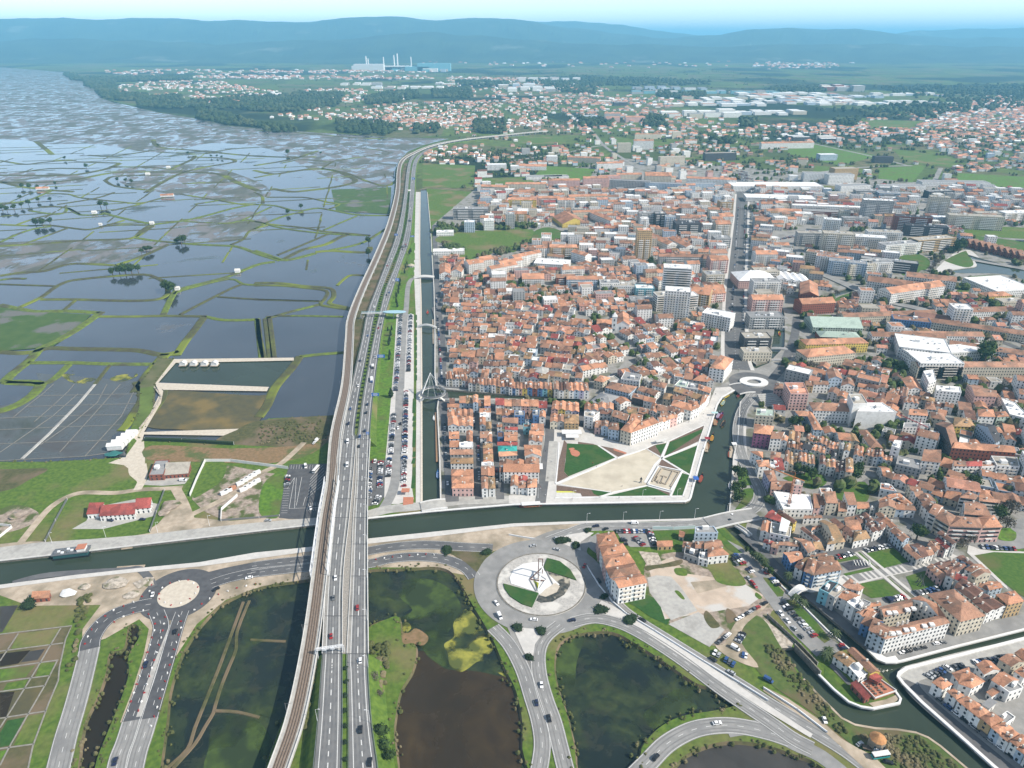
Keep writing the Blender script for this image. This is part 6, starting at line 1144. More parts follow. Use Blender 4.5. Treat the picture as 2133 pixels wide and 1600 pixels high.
apt('b3',1920,900,36,16,8,8,'y','h','o',"yellow villa near the right edge","villa","villa")
apt('b3',2050,945,34,16,7,4,'c','f','f',"flat cream villa near the right edge","villa","villa")
apt('b3',2060,860,60,60,9,10,'w','f','w',"white sheds at the right edge","industrial hall","building")
for i in range(9):apt('b3',1720+i*52,465+i*13,15,24,8,-10,'r','g','b',f"{ordn(i+1)} from left in the brick factory behind the lake","sawtooth hall","building")
for i in range(4):apt('b3',160+i*62,765+i*10,14,36,8,-6,'w','p','w',f"{ordn(i+1)} from left of the white sawtooth halls","market hall","building")
for i in range(5):apt('b2',2110+(i%2)*6,1130-i*130,40-i*2,18,15+(i%3)*3,0,'gkwcw'[i],'fgffg'[i],'gogfo'[i],f"{ordn(i+1)} from bottom along the right avenue side","avenue block")
for i in range(8):apt('b2',1690-(i%2)*14+i*16,880-i*104,26,20,12+(i%3)*4,4,'wckwgcwo'[i],'gfggfggf'[i],'ogobgoog'[i],f"{ordn(i+1)} from bottom along the left avenue side","avenue block")
apt('b3',-55,1290,30,18,13,0,'d','f','f',"dark stepped, beside the upper canal","avenue block")
apt('b3',-55,1385,30,13,10,0,'c','f','f',"ornate cream, standing in the canal end","harbour house","building")
apt('b2',2040,800,52,40,12,0,'k','h','w',"pink round, with white tent roof on the avenue","market","building")
FAR=[(1175,395,70,15,20,'k','o'),(1240,392,56,15,22,'k','o'),(1095,400,90,15,17,'c','o'),(1030,405,60,15,16,'c','o'),(1310,398,90,15,22,'g','g'),(1380,402,80,15,20,'s','g'),(1270,390,50,15,24,'k','s'),(1460,400,60,15,17,'s','g'),
(1270,352,70,14,14,'w','o'),(1215,340,90,14,14,'c','o'),(1150,338,30,20,15,'w','w'),(1110,355,70,20,10,'w','o'),(1310,380,60,14,18,'c','o'),(1370,385,60,30,20,'c','o'),(1400,345,70,16,22,'c','f'),(1480,390,110,15,18,'w','o'),(1340,312,60,16,26,'w','o'),(1300,318,40,16,26,'c','f'),(1350,290,130,16,17,'c','o'),(1278,300,30,16,22,'w','f'),(1300,255,180,20,28,'k','o'),(1230,250,120,20,20,'c','w'),(1500,335,90,18,20,'d','f'),(1465,245,330,60,22,'w','w'),
(1295,222,130,60,24,'d','g'),(1260,215,140,60,16,'w','w'),(1035,355,50,20,14,'w','w'),(1080,355,40,20,10,'w','w'),(1135,375,90,25,7,'w','g'),(1160,375,60,25,7,'w','g'),(1700,380,60,24,20,'w','g'),(1750,385,60,24,22,'w','g'),(1780,405,70,24,18,'w','g'),(1760,375,60,26,26,'o','f'),(1840,340,50,20,16,'d','k'),(1725,335,50,24,16,'s','w'),(1640,310,170,16,17,'w','o'),(1620,400,200,50,12,'w','w'),(1880,400,100,26,12,'w','g'),(1990,390,150,30,10,'w','g'),(1700,295,180,30,12,'d','w'),(1755,190,260,80,34,'r','w'),
(1340,245,60,20,22,'k','o'),(1410,290,50,16,30,'g','w'),(1440,300,70,14,14,'w','o'),(1620,215,900,120,14,'w','w'),(1500,222,500,60,12,'w','w'),(1670,205,600,140,14,'w','w'),(1720,218,420,90,14,'w','w'),(1400,188,500,60,16,'s','g'),(1470,196,900,40,18,'t','g'),(1120,190,400,90,20,'w','w'),(1145,170,500,60,26,'w','w'),(1075,182,260,50,20,'w','w'),(850,185,500,70,14,'w','w'),(750,178,300,50,14,'w','w'),(960,178,400,60,12,'w','w'),(1000,170,300,50,10,'c','w'),(905,150,260,60,30,'t','t'),(840,148,260,50,20,'t','t'),(800,146,300,50,24,'w','w'),(1850,220,700,60,12,'w','w'),(1900,200,400,50,12,'w','w'),(1590,240,420,50,14,'w','w'),(1800,205,260,60,12,'s','w')]
farmb={}
for x,y,wm,dm,h,w_,r_ in FAR:
 if y>300:apt('px',x,y,wm,dm,h,R.uniform(-14,10),w_,'g' if r_=='o' else 'f',r_,f"far block {x},{y}","far")
fm=empty("paper_mill",(*toworld(795,146),0),0,"distant mill with tall pale chimneys and turquoise halls","factory");fo=Vector(fm.location)
for x,h_ in((764,160),(768,130),(800,150),(822,170),(829,190),(857,150)):
 q=toworld(x,145);m=MB();m.tube((q[0]-fo.x,q[1]-fo.y,0),(q[0]-fo.x,q[1]-fo.y,h_*.8),9,6,8);m.build("chimney",WM['w'],fm)
for x,y,wm,h_,c_ in((905,148,330,70,'t'),(870,148,240,40,'t'),(845,146,420,30,'t'),(795,146,600,40,'w'),(770,147,300,60,'w')):
 q=toworld(x,y);m=MB();m.box((q[0]-fo.x,q[1]-fo.y,0),(wm,90,h_));m.build("hall",WM[c_],fm)
 # filling the old quarters with rows of houses
def fill(name,px,ang,rows=(9,12.5),wid=(6,11),hts=(5,6,6,7,8),street=5.0,yard=4.5,wcol="wwwwwcwwcgksw",rcol="oooobbbbdrhs",rts="gggghppsf",cross=70,dens=1.0,far=False,seed=1,aptp=0.0):
 rr=random.Random(seed);poly_=W('px',px);a=math.radians(ang);u=(math.cos(a),math.sin(a));v=(-u[1],u[0])
 us=[p[0]*u[0]+p[1]*u[1]for p in poly_];vs=[p[0]*v[0]+p[1]*v[1]for p in poly_];y=min(vs);row=0
 while y<max(vs):
  d=rr.uniform(*rows);x=min(us)+rr.uniform(0,10);nx=x+rr.uniform(.6,1)*cross;row+=1;k=0;rph=rr.random()*6
  while x<max(us):
   w_=rr.uniform(*wid);h=rr.choice(hts);dd=d
   if rr.random()<aptp:w_=rr.uniform(13,24);h=rr.choice((11,12,14,17));dd=min(14,d*1.3)
   if x>nx:x+=street+1;nx=x+rr.uniform(.6,1.1)*cross;continue
   wob=3.0*math.sin(x/55+rph)if not far else 0
   q=[(u[0]*(x+i)+v[0]*(y+wob+j),u[1]*(x+i)+v[1]*(y+wob+j))for i,j in((0,0),(w_,0),(w_,dd),(0,dd))]
   c=((q[0][0]+q[2][0])/2,(q[0][1]+q[2][1])/2)
   if inside(c,poly_)and rr.random()<dens and not any(occ(*p)for p in q)and not occ(*c):
    k+=1;rt_=rr.choice(rts)if h<11 else rr.choice("gff");SPECS.append(dict(Q=q,h=h*rr.uniform(.92,1.1),rt=rt_,w=rr.choice(wcol),r=rr.choice(rcol)if rt_!='f' else rr.choice("wwgfo"),where=f"{ordn(k)} from left, {ordn(row)} row of {name}",kind="house" if h<11 else "block",cat="house",grp=name,sides=[0,1,2,3],must=False,far=far))
   x+=w_+(.15 if rr.random()<.85 else rr.uniform(2,5))
  y+=d+(yard if row%2 else street)
BM=[(922,655),(1060,640),(1180,650),(1250,652),(1250,800),(1195,806),(925,800)]
fill("left canal quarter",[(912,540),(990,545),(1010,640),(1060,640),(1075,790),(1060,803),(925,790)],-4,seed=2)
fill("fishermen quarter",[(1050,640),(1180,650),(1240,680),(1215,800),(1070,800)],-14,seed=3)
fill("slope below the church",[(1215,700),(1300,665),(1400,690),(1440,720),(1440,790),(1300,880),(1215,815)],24,seed=4)
fill("quarter beside the avenue foot",[(1400,660),(1520,700),(1525,745),(1500,790),(1470,860),(1330,890),(1300,870),(1430,780)],-18,seed=5)
fill("middle town",[(1000,545),(1260,550),(1400,560),(1510,560),(1510,700),(1400,680),(1180,650),(1010,640)],6,seed=6,aptp=.12)
fill("upper middle town",[(1000,470),(1300,440),(1520,430),(1515,560),(1400,560),(1100,540)],-5,seed=7,aptp=.22)
fill("upper town",[(990,395),(1530,395),(1528,440),(1300,440),(1000,470)],4,seed=8,aptp=.3)
fill("right old town",[(1570,850),(1720,880),(1860,990),(1800,1040),(1700,1030),(1600,1060),(1560,960)],-8,seed=9)
fill("museum quarter",[(1640,745),(1800,740),(1900,800),(1990,860),(2040,960),(1880,1000),(1820,880),(1640,800)],-34,seed=10,aptp=.08)
fill("east quarter",[(1980,830),(2300,800),(2400,960),(2300,1130),(2040,1100),(1960,1060),(2010,960)],-20,seed=11,aptp=.15)
fill("main street quarter",[(1820,990),(1990,960),(2060,1060),(1960,1080),(1860,1120),(1780,1060)],-42,seed=12,aptp=.1)
fill("lawn edge quarter",[(1970,1200),(2040,1210),(2120,1300),(1990,1280)],-30,seed=13)
fill("lower right quarter",[(1960,1370),(2160,1330),(2300,1430),(2290,1620),(2100,1480)],-30,seed=14,dens=.7)
fill("north right quarter",[(1570,470),(1700,490),(1900,560),(1800,600),(1570,620)],-20,seed=15,aptp=.35)
fill("east slope",[(1900,600),(2300,600),(2400,820),(2000,800),(1850,690),(1700,700)],-6,seed=16,aptp=.08)
fill("congress quarter",[(1660,610),(1830,620),(1850,740),(1650,735)],-10,seed=17,aptp=.1,dens=.6)
fill("avenue right side",[(1562,400),(1640,395),(1650,500),(1600,640),(1562,640)],0,seed=18,aptp=.3)
fill("station quarter",[(1640,400),(2133,395),(2400,440),(2400,600),(2020,510),(1900,480),(1650,470)],-10,seed=19,aptp=.35,dens=.8)
fb=dict(far=True,rts="ggh",rows=(10,13),wid=(9,15),street=22,yard=14,hts=(5,6,7))
fill("f",[(1000,330),(1200,300),(1560,300),(1560,395),(990,395)],8,seed=20,dens=.3,aptp=.2,**fb)
fill("f",[(1560,300),(2133,290),(2500,330),(2500,430),(2133,395),(1560,395)],-8,seed=21,dens=.2,aptp=.15,**fb)
NSPLIT=len(SPECS)
def vill(px,n,seed,hmax=7,sc=1.0,wl="wwwwwck",rl="ooosswb"):
 rr=random.Random(seed);P=W('px',px);b=bbox(P);c=0;cl=[(rr.uniform(b[0],b[2]),rr.uniform(b[1],b[3]))for _ in range(max(6,n//25))];t=0
 while c<n and t<n*30:
  t+=1;k_=rr.choice(cl);s_=(b[3]-b[1])*.07+30;p=(rr.gauss(k_[0],s_*3),rr.gauss(k_[1],s_))
  if not inside(p,P):continue
  if occ(*p):continue
  a=rr.uniform(-.4,.4);w_,d_=rr.uniform(9,16)*sc,rr.uniform(9,14)*sc
  q=[(p[0]+i*w_/2*math.cos(a)-j*d_/2*math.sin(a),p[1]+i*w_/2*math.sin(a)+j*d_/2*math.cos(a))for i,j in((-1,-1),(1,-1),(1,1),(-1,1))]
  SPECS.append(dict(Q=q,h=rr.uniform(4.5,hmax),rt=rr.choice("gh"),w=rr.choice(wl),r=rr.choice(rl),where="",kind="far",cat="",grp=None,sides=[],must=False,far=True));c+=1
vill([(880,310),(1000,300),(1040,330),(1020,350),(930,350),(880,335)],60,1)
vill([(700,225),(870,215),(1060,210),(1170,225),(1140,262),(1050,272),(960,265),(850,275),(760,250),(560,252),(540,240)],520,2,sc=1.2)
vill([(240,175),(430,165),(560,190),(700,185),(850,190),(870,210),(720,215),(600,210),(430,215),(330,200),(250,195)],420,3,sc=1.5)
vill([(150,148),(330,145),(600,145),(900,150),(900,165),(700,168),(500,165),(300,160)],380,4,sc=2.2)
vill([(940,160),(1130,165),(1330,195),(1460,215),(1300,235),(1150,220),(1000,205),(900,180)],520,5,sc=1.6)
vill([(1170,225),(1450,235),(1560,265),(1800,250),(2133,200),(2133,300),(1900,310),(1560,300),(1380,290),(1200,300)],900,6,sc=1.3)
vill([(2000,205),(2500,180),(2700,420),(2133,400),(1960,350),(1930,260)],1100,7,sc=1.3)
vill([(0,75),(600,82),(600,104),(300,100),(0,98)],320,8,sc=5,hmax=16,wl="w",rl="ws")
vill([(700,98),(1500,92),(1500,108),(800,112)],300,9,sc=4.5,hmax=14,wl="w",rl="ws")
vill([(500,104),(1500,112),(1900,140),(1300,142),(600,128)],500,10,sc=3,hmax=10,wl="ww",rl="sws")
vill([(1600,128),(1750,130),(1740,150),(1600,148)],120,11,sc=2.4)
vill([(700,240),(1110,240),(1240,270),(1190,330),(1100,330),(1050,300),(900,270)],220,12)
# choose the largest houses, build them one by one, join the rest
for s_ in SPECS:s_["a"]=area_px(s_["Q"],s_["h"])
seen=[s_ for s_ in SPECS if s_["kind"]!="far" and s_["a"]>0]
hs=sorted([s_ for s_ in seen if s_["cat"]=="house"],key=lambda s_:-s_["a"]-(1e4 if s_["must"]else 0))[:300]
ot=[s_ for s_ in seen if s_["cat"]!="house"]
ap=sorted([s_ for s_ in ot],key=lambda s_:-s_["a"])[:240]
single={id(s_)for s_ in hs}|{id(s_)for s_ in ap}
def storeys(h):return("single-storey","single-storey","two-storey","three-storey","four-storey","five-storey")[min(5,int(round(h/3)))]if h<16 else "tall"
used={}
def extras(s_,g_,o,hh):
 """chimneys, skylights, dormers as parts"""
 q=[(x-o[0],y-o[1])for x,y in s_["Q"]];rr=random.Random(int(abs(s_["Q"][0][0]*13+s_["Q"][0][1]*7)))
 wl=math.dist(q[0],q[1]);dp=math.dist(q[1],q[2])
 if s_["rt"]in "ghp" and s_["a"]>120:
  for _ in range(rr.choice((1,1,2))if s_["a"]>300 else 1):
   p=quadpt(q,rr.uniform(.25,.75),rr.uniform(.25,.75));m=MB();z=s_["h"]+.3*min(wl,dp)*.42
   m.box((p[0],p[1],z),(.9,.7,1.6));m.box((p[0],p[1],z+1.6),(1.1,.9,.2));m.build("chimney",M_chim,g_)
  if rr.random()<.35 and s_["rt"]in "gh" and min(wl,dp)>7:
   sp_=dp if(s_["rt"]=='g' or wl>=dp)else wl
   u_,v_=(rr.uniform(.35,.65),.26)if(s_["rt"]=='g' or wl>=dp)else(.26,rr.uniform(.35,.65))
   p=quadpt(q,u_,v_);z=s_["h"]+sp_*.26*.42;m=MB();an=math.atan2(q[1][1]-q[0][1],q[1][0]-q[0][0])
   m.box((p[0],p[1],z),(1.6,1.6,.9),an);m.build("dormer",WM['w'],g_)
   m=MB();m.box((p[0],p[1],z+.9),(1.9,1.9,.18),an);m.build("dormer_roof",RM[s_["r"]],g_)
 elif s_["rt"]=='f' and s_["a"]>150:
  p=quadpt(q,rr.uniform(.3,.7),rr.uniform(.35,.7));m=MB();an=math.atan2(q[1][1]-q[0][1],q[1][0]-q[0][0])
  m.box((p[0],p[1],s_["h"]+.1),(min(4.5,wl*.3),min(3.5,dp*.3),2.4),an);m.build("roof_hut",WM['w'],g_)
  for _ in range(min(8,int(wl*dp/90))):
   p=quadpt(q,rr.uniform(.12,.88),rr.uniform(.12,.88));m=MB();m.box((p[0],p[1],s_["h"]+.1),(1.6,1.1,1.0),an);m.build("roof_unit",M_steelw if rr.random()<.6 else M_steel,g_)
def build_one(s_):
 Q=s_["Q"];o=((Q[0][0]+Q[2][0])/2,(Q[0][1]+Q[2][1])/2);wn=WALLC[s_["w"]][0];rn=ROOFC[s_["r"]][0]
 kind=s_["kind"]
 if kind=="house":
  lab=f"{wn} {storeys(s_['h'])} house with {rn} {RT[s_['rt']]} roof, {s_['where']}"
  if len(lab.split())>16:lab=f"{wn} house with {rn} {RT[s_['rt']]} roof, {s_['where']}"
  if len(lab.split())>16:lab=f"{wn} house, {rn} roof, {s_['where']}"
  if len(lab.split())>16:lab=f"{wn} house, {s_['where']}"
 else:
  lab=f"{wn} {kind}, {rn} roof, {s_['where']}"
  if lab.split()[0]in kind:lab=f"{kind}, {rn} roof, {s_['where']}"
 lab=" ".join(lab.split())
 used[lab]=used.get(lab,0)+1
 nm=kind.replace(" ","_").replace("-","_");nm="house" if nm=="house" else nm
 g_=empty(nm,(o[0],o[1],.1),0,lab,s_["cat"],s_["grp"]and("houses in the "+s_["grp"]if "house" in s_["cat"]else s_["grp"]))
 rel_=[(x-o[0],y-o[1])for x,y in Q];(v,f),(rv_,rf)=house_geo(rel_,s_["h"],s_["rt"],z0=-.1)
 m=MB();m.add(v,f);m.build("wall",WM[s_["w"]],g_)
 m=MB();m.add(rv_,rf);m.build("roof",RM[s_["r"]],g_)
 m=MB();big=s_["h"]>14;win_geo(m,rel_,s_["h"],s_["sides"],sp=2.7 if not big else 3.0,ww=1.1 if not big else 1.4,bands=s_.get("bands",False)or("curved balconies" in s_["where"]),z0=0)
 if m.v and s_["where"]not in("windowless",)and "windowless" not in s_["where"]:m.build("window",M_win,g_,kind="stuff")
 extras(s_,g_,o,s_["h"])
 if s_["a"]>700 and s_["h"]>10.5 and kind in("apartment house","apartment block","block","tower","slab","avenue block")and "windowless" not in s_["where"]:
  a_,b_=rel_[0],rel_[1];L=math.dist(a_,b_);an=math.atan2(b_[1]-a_[1],b_[0]-a_[0]);nx,ny=math.sin(an),-math.cos(an);ns=int(round(s_["h"]/3));fl=s_["h"]/ns
  for k_ in range(1,min(ns,12)):
   for t in((.28,.72)if L>14 else(.5,)):p=(a_[0]+(b_[0]-a_[0])*t+nx*.6,a_[1]+(b_[1]-a_[1])*t+ny*.6);m=MB();m.box((*p,k_*fl),(L*.3,1.2,.18),an);m.box((p[0]+nx*.5,p[1]+ny*.5,k_*fl+.18),(L*.3,.12,.8),an);m.build("balcony",WM['w']if s_["w"]!='w' else M_chim,g_)
for s_ in SPECS:
 if id(s_)in single:build_one(s_)
hp=MB()
matlist=[WM[k_]for k_ in WMK]+[RM[k_]for k_ in RMK]+[M_win]
def instuff(s_,mb,o0=(0,0)):
 (v,f),(rv_,rf)=house_geo(s_["Q"],s_["h"],s_["rt"]);mb.add(v,f,WMK.index(s_["w"]));mb.add(rv_,rf,len(WMK)+RMK.index(s_["r"]))
 if not s_.get("far"):win_geo(mb,s_["Q"],s_["h"],(0,1,3),sp=3.2,mi=len(matlist)-1)
near_,mid_=MB(),MB()
for s_ in SPECS:
 if id(s_)in single:continue
 far_=s_.get("far")or s_["kind"]=="far";instuff(s_,mid_ if far_ else near_)
 if not far_ and R.random()<.6:p=quadpt(s_["Q"],R.uniform(.2,.8),R.uniform(.25,.75));near_.box((*p,s_["h"]+.4),(1,.8,2.0)if R.random()<.7 else(2.2,1.8,1.6),0,WMK.index("w"))
near_.build("old_town_houses",matlist,kind="stuff");mid_.build("distant_houses",matlist,kind="stuff")
for x,y,wm,dm,h,w_,r_ in FAR:
 if y<=300:
  X0,Y0=toworld(x,y);farmb.setdefault("x",MB());np_=max(1,int(wm/75));rf_=random.Random(x)
  for j in range(np_):
   for jj in range(1 if np_==1 else 2):
    w1=wm/np_*rf_.uniform(.45,.95);d1=dm*rf_.uniform(.5,1.0);cx=X0-wm/2+wm*(j+.5)/np_;cy=Y0+jj*dm*1.3+rf_.uniform(-1,1)*dm*.7;r2=r_ if rf_.random()<.7 else rf_.choice("wgso");w2=w_ if rf_.random()<.6 else rf_.choice("wcsg")
    q=[(cx-w1/2,cy),(cx+w1/2,cy+w1*.05),(cx+w1/2,cy+d1+w1*.05),(cx-w1/2,cy+d1)];(v,f),(a_,b_)=house_geo(q,h*rf_.uniform(.6,1.1),'f' if r_!='o' else 'g');farmb["x"].add(v,f,WMK.index(w2));farmb["x"].add(a_,b_,len(WMK)+RMK.index(r2))
farmb["x"].build("distant_factories",matlist,kind="stuff")
dupl=[l for l,n in used.items()if n>1]
print("SINGLE",len(hs),len(ap),"REST",len(SPECS)-len(single),"DUPLABELS",len(dupl),dupl[:5])
for s_ in SPECS:
 if s_["kind"]!="far":occ_poly(s_["Q"])
ho=W('d3',[(1200,350)])[0];hg=empty("courtyard_building",(*ho,.1),0,"large pale four-winged building with tiled roofs around a courtyard, at the canal corner","building")
for Qp,w_,r_ in HOTEL:
 q=ccw([(x-ho[0],y-ho[1])for x,y in W('d3',Qp,12)]);(v,f),(a_,b_)=house_geo(q,12,'g',pitch=.38)
 m=MB();m.add(v,f);m.build("wall",WM[w_],hg);m=MB();m.add(a_,b_);m.build("roof",RM[r_],hg);m=MB();win_geo(m,q,12,(0,1,2,3),sp=2.4);m.build("window",M_win,hg,kind="stuff")
for x,y in((1170,440),(1225,435),(1320,408),(1380,395),(1060,470),(1110,465),(1030,300),(1080,298),(1180,275),(1230,265)):
 q=W('d3',[(x,y)],13.5)[0];m=MB();m.box((q[0]-ho[0],q[1]-ho[1],12.6),(2.6,2.2,1.3));m.build("dormer",WM['w'],hg)
for x,y in((940,400),(1000,480),(1035,470),(1100,395),(1140,385),(1180,375),(960,460),(1330,265),(1290,235)):
 q=W('d3',[(x,y)],14)[0];m=MB();m.box((q[0]-ho[0],q[1]-ho[1],12),(1,.8,3.4));m.build("chimney",M_chim,hg)
 # hills and far woods
M_hill=mat("hill_woods",(.014,.026,.012),(.035,.055,.025),.0022,1,c3=(.11,.12,.09),scale3=.0014,t3=(.62,.70),detail=8)
def ridge(name,prof,D,back,foot,m,seed,wob=40):
 rr=random.Random(seed);n=260;mb=MB();x0,x1=prof[0][0],prof[-1][0];K=9;rowsv=[]
 ph=[rr.uniform(0,6)for _ in range(8)]
 for i in range(n+1):
  px=x0+(x1-x0)*i/n
  for(a,ya),(b,yb)in zip(prof,prof[1:]):
   if a<=px<=b:py=ya+(yb-ya)*(px-a)/(b-a);break
  py+=1.3*math.sin(px/41+ph[4])+.8*math.sin(px/19+ph[0])+.4*math.sin(px/7.1+ph[1]);v=(py-800)/FPX;u=(px-1066.5)/FPX
  zt=H+(-SP-v*CP)*D/(CP-v*SP)
  for k in range(K):
   t=k/(K-1);d=D-foot+(foot+back)*t;s=t*(foot+back)/foot if t*(foot+back)<foot else 1-(t*(foot+back)-foot)/back
   s=max(0,min(1,s));hgt=zt*(s*s*(3-2*s))+wob*s*(1-s)*4*math.sin(px/23+ph[k%8])*math.sin(k*1.9+px/61+ph[3])
   mb.v.append((u*d/(CP-v*SP),d,max(hgt,-1)))
 for i in range(n):
  for k in range(K-1):a=i*K+k;mb.f.append((a,a+K,a+K+1,a+1));mb.m.append(0)
 return mb.build(name,m,kind="structure")
ridge("hills",[(-700,46),(-200,38),(0,40),(130,35),(170,38),(250,40),(330,36),(450,41),(540,44),(620,46),(680,38),(740,36),(830,34),(900,40),(960,37),(1060,39),(1110,44),(1160,52),(1230,62),(1290,71),(1360,78),(1420,76),(1500,72),(1560,63),(1640,56),(1700,60),(1780,60),(1830,66),(1900,73),(2000,79),(2133,78),(2400,70),(2900,72)],15500,4000,3600,M_hill,5)
ridge("far_hills",[(900,60),(1040,44),(1100,42),(1200,45),(1300,52),(1380,63),(1440,73),(1520,82),(1780,84),(1850,70),(1900,64),(2000,62),(2080,58),(2133,56),(2300,60),(2900,60)],19500,4000,3600,M_hill,6)
ridge("foothills",[(-700,88),(0,84),(130,78),(300,84),(460,90),(700,80),(830,70),(900,66),(1000,72),(1100,84),(1300,92),(1500,96),(1700,90),(1850,92),(2133,98),(2900,98)],12200,1800,2300,M_hill,7,26)
M_wood=mat("far_woodland",(.02,.036,.014),(.04,.062,.022),.02,1,c3=(.06,.075,.035),scale3=.01,t3=(.5,.6))
def blob(mb,c,r,h,rr,n=7):
 x,y,z=c;o=len(mb.v)
 for k,(f,hz_)in enumerate(((.75,.15),(1.0,.5),(.62,.85))):
  for i in range(n):t=2*math.pi*(i+.5*k)/n;q=r*f*rr.uniform(.75,1.2);mb.v.append((x+q*math.cos(t),y+q*math.sin(t),z+h*hz_*rr.uniform(.85,1.15)))
 mb.v.append((x,y,z+h*rr.uniform(.95,1.1)))
 for k in range(2):
  for i in range(n):mb.f.append((o+k*n+i,o+k*n+(i+1)%n,o+(k+1)*n+(i+1)%n,o+(k+1)*n+i));mb.m.append(0)
 for i in range(n):mb.f.append((o+2*n+i,o+2*n+(i+1)%n,o+3*n));mb.m.append(0)
WOODS=[[(132,155),(160,157),(178,170),(150,168)],[(172,163),(400,160),(402,167),(240,172),(215,200),(200,190),(178,180)],[(205,190),(240,175),(245,195),(310,200),(300,212),(235,210),(210,203)],[(285,205),(380,200),(382,228),(290,225)],[(380,212),(540,203),(718,196),(705,222),(600,236),(450,228),(385,226)],[(410,230),(470,238),(545,265),(480,262),(412,250)],[(610,196),(710,196),(712,202),(615,206)],[(760,205),(800,196),(865,190),(880,203),(800,220),(762,218)],[(900,190),(980,184),(984,206),(902,204)],[(700,252),(790,258),(835,268),(800,285),(705,276)],[(865,262),(925,265),(905,280),(862,279)],[(985,254),(1050,253),(1056,279),(988,279)],
[(1080,168),(1200,160),(1480,170),(1478,178),(1250,181),(1240,196),(1180,196),(1130,178)],[(1205,248),(1280,250),(1272,265),(1210,268)],[(1335,243),(1385,245),(1386,266),(1338,264)],[(1370,192),(1470,196),(1465,208),(1370,204)],[(1700,232),(1800,226),(1900,215),(2133,200),(2600,190),(2600,215),(2133,226),(1960,240),(1950,250),(1800,248),(1800,238)],[(1820,182),(2133,178),(2600,170),(2600,190),(2133,200),(1900,206)],[(1740,250),(1790,250),(1785,262),(1740,262)],[(1600,185),(1720,180),(1720,192),(1610,196)],[(530,262),(600,262),(620,275),(560,278)],[(950,170),(1060,172),(1060,180),(960,180)],[(1540,250),(1580,250),(1575,268),(1545,266)],[(1480,292),(1530,290),(1530,300),(1480,302)]]
wr=random.Random(3);wm_=MB();bad=MB()
for P_ in WOODS:
 P=W('px',P_);b=bbox(P);A_=abs(sum(a[0]*c[1]-c[0]*a[1]for a,c in zip(P,P[1:]+P[:1])))/2;sc_=1+b[1]/4500;n=min(900,int(A_/(150*sc_*sc_)))
 t=0
 while n>0 and t<20000:
  t+=1;p=(wr.uniform(b[0],b[2]),wr.uniform(b[1],b[3]))
  if inside(p,P):blob(wm_,(*p,0),wr.uniform(4,9)*sc_,wr.uniform(9,19)*(1+(sc_-1)*.3),wr);n-=1
wm_.build("woodland",M_wood,kind="stuff")
sc=MB()
for P_,n in(([(880,320),(1240,300),(1300,390),(1000,395),(880,390)],260),([(1240,280),(2133,260),(2400,420),(1600,400)],900),([(700,215),(1240,205),(1240,300),(870,290)],420),([(300,150),(1500,145),(1900,200),(1200,230),(500,200)],600),([(900,470),(1110,470),(1100,520),(960,545),(920,500)],140),([(1560,400),(2400,400),(2400,620),(1560,620)],240),([(1650,620),(2300,620),(2300,860),(1650,800)],170),([(1570,840),(2200,860),(2200,1060),(1600,1060)],90),([(925,540),(1510,560),(1525,745),(1300,900),(930,800)],110)):
 P=W('px',P_);b=bbox(P);t=0
 while n>0 and t<30000:
  t+=1;p=(wr.uniform(b[0],b[2]),wr.uniform(b[1],b[3]))
  if inside(p,P)and not occ(*p):
   s_=wr.uniform(.6,1.2)
   for _ in range(wr.choice((1,2,4))):blob(sc,(p[0]+wr.uniform(-12,12)*s_,p[1]+wr.uniform(-5,5),0),4*s_*wr.uniform(.7,1.2),8*s_,wr)
   n-=1
M_scrub=mat("hedgerow_foliage",(.04,.065,.018),(.07,.10,.03),.3,1,c3=(.10,.09,.05),scale3=.03,t3=(.5,.6))
sc.build("hedgerow_trees",M_scrub,kind="stuff")
tb=MB()
for poly_,w_,st in((pond_tear,5,2.2),(pond_rail,5,2.4),(pond_loop,4,2.2),(pond_south,3,2.5),(lagoon,3,7)):
 p=resample(poly_+[poly_[0]],st)
 for x,y in p:
  if y>900 or abs(x)>700:continue
  for _ in range(wr.choice((0,1,2,3))):
   s_=wr.uniform(.3,1.2);blob(tb,(x+wr.uniform(-w_,w_)*.7,y+wr.uniform(-w_,w_)*.7,-1.3),s_*1.1,s_*1.5+.6,wr,5)
M_tuft=mat("bank_reeds",(.085,.09,.03),(.05,.06,.02),.5,1,c3=(.15,.125,.07),scale3=.05,t3=(.52,.62))
for P_,n,code,h_ in(([(935,560),(1130,560),(1060,1000),(1040,1240),(960,1240)],90,'d1',.9),([(0,560),(150,600),(400,860),(540,1100),(700,1290),(560,1280),(380,1060),(120,780)],150,'d3',.55),([(760,1290),(1250,1310),(1640,1580),(1100,1580),(1000,1420)],240,'d3',.5),([(400,900),(460,700),(550,640),(520,800),(400,1250),(330,1250)],70,'d1',1.5),([(620,200),(760,150),(700,330),(640,500),(540,800),(640,700)],60,'d0',.7),([(20,500),(560,490),(600,440),(560,300),(50,320)],200,'c1',.5)):
 P=W(code,P_);b=bbox(P);t=0
 while n>0 and t<6000:
  t+=1;p=(wr.uniform(b[0],b[2]),wr.uniform(b[1],b[3]))
  if inside(p,P)and not inside(p,canal_par):s_=wr.uniform(.6,1.4)*h_;blob(tb,(*p,0),1.9*s_,2.2*s_,wr,6);n-=1
tb.build("bank_vegetation",M_tuft,kind="stuff")
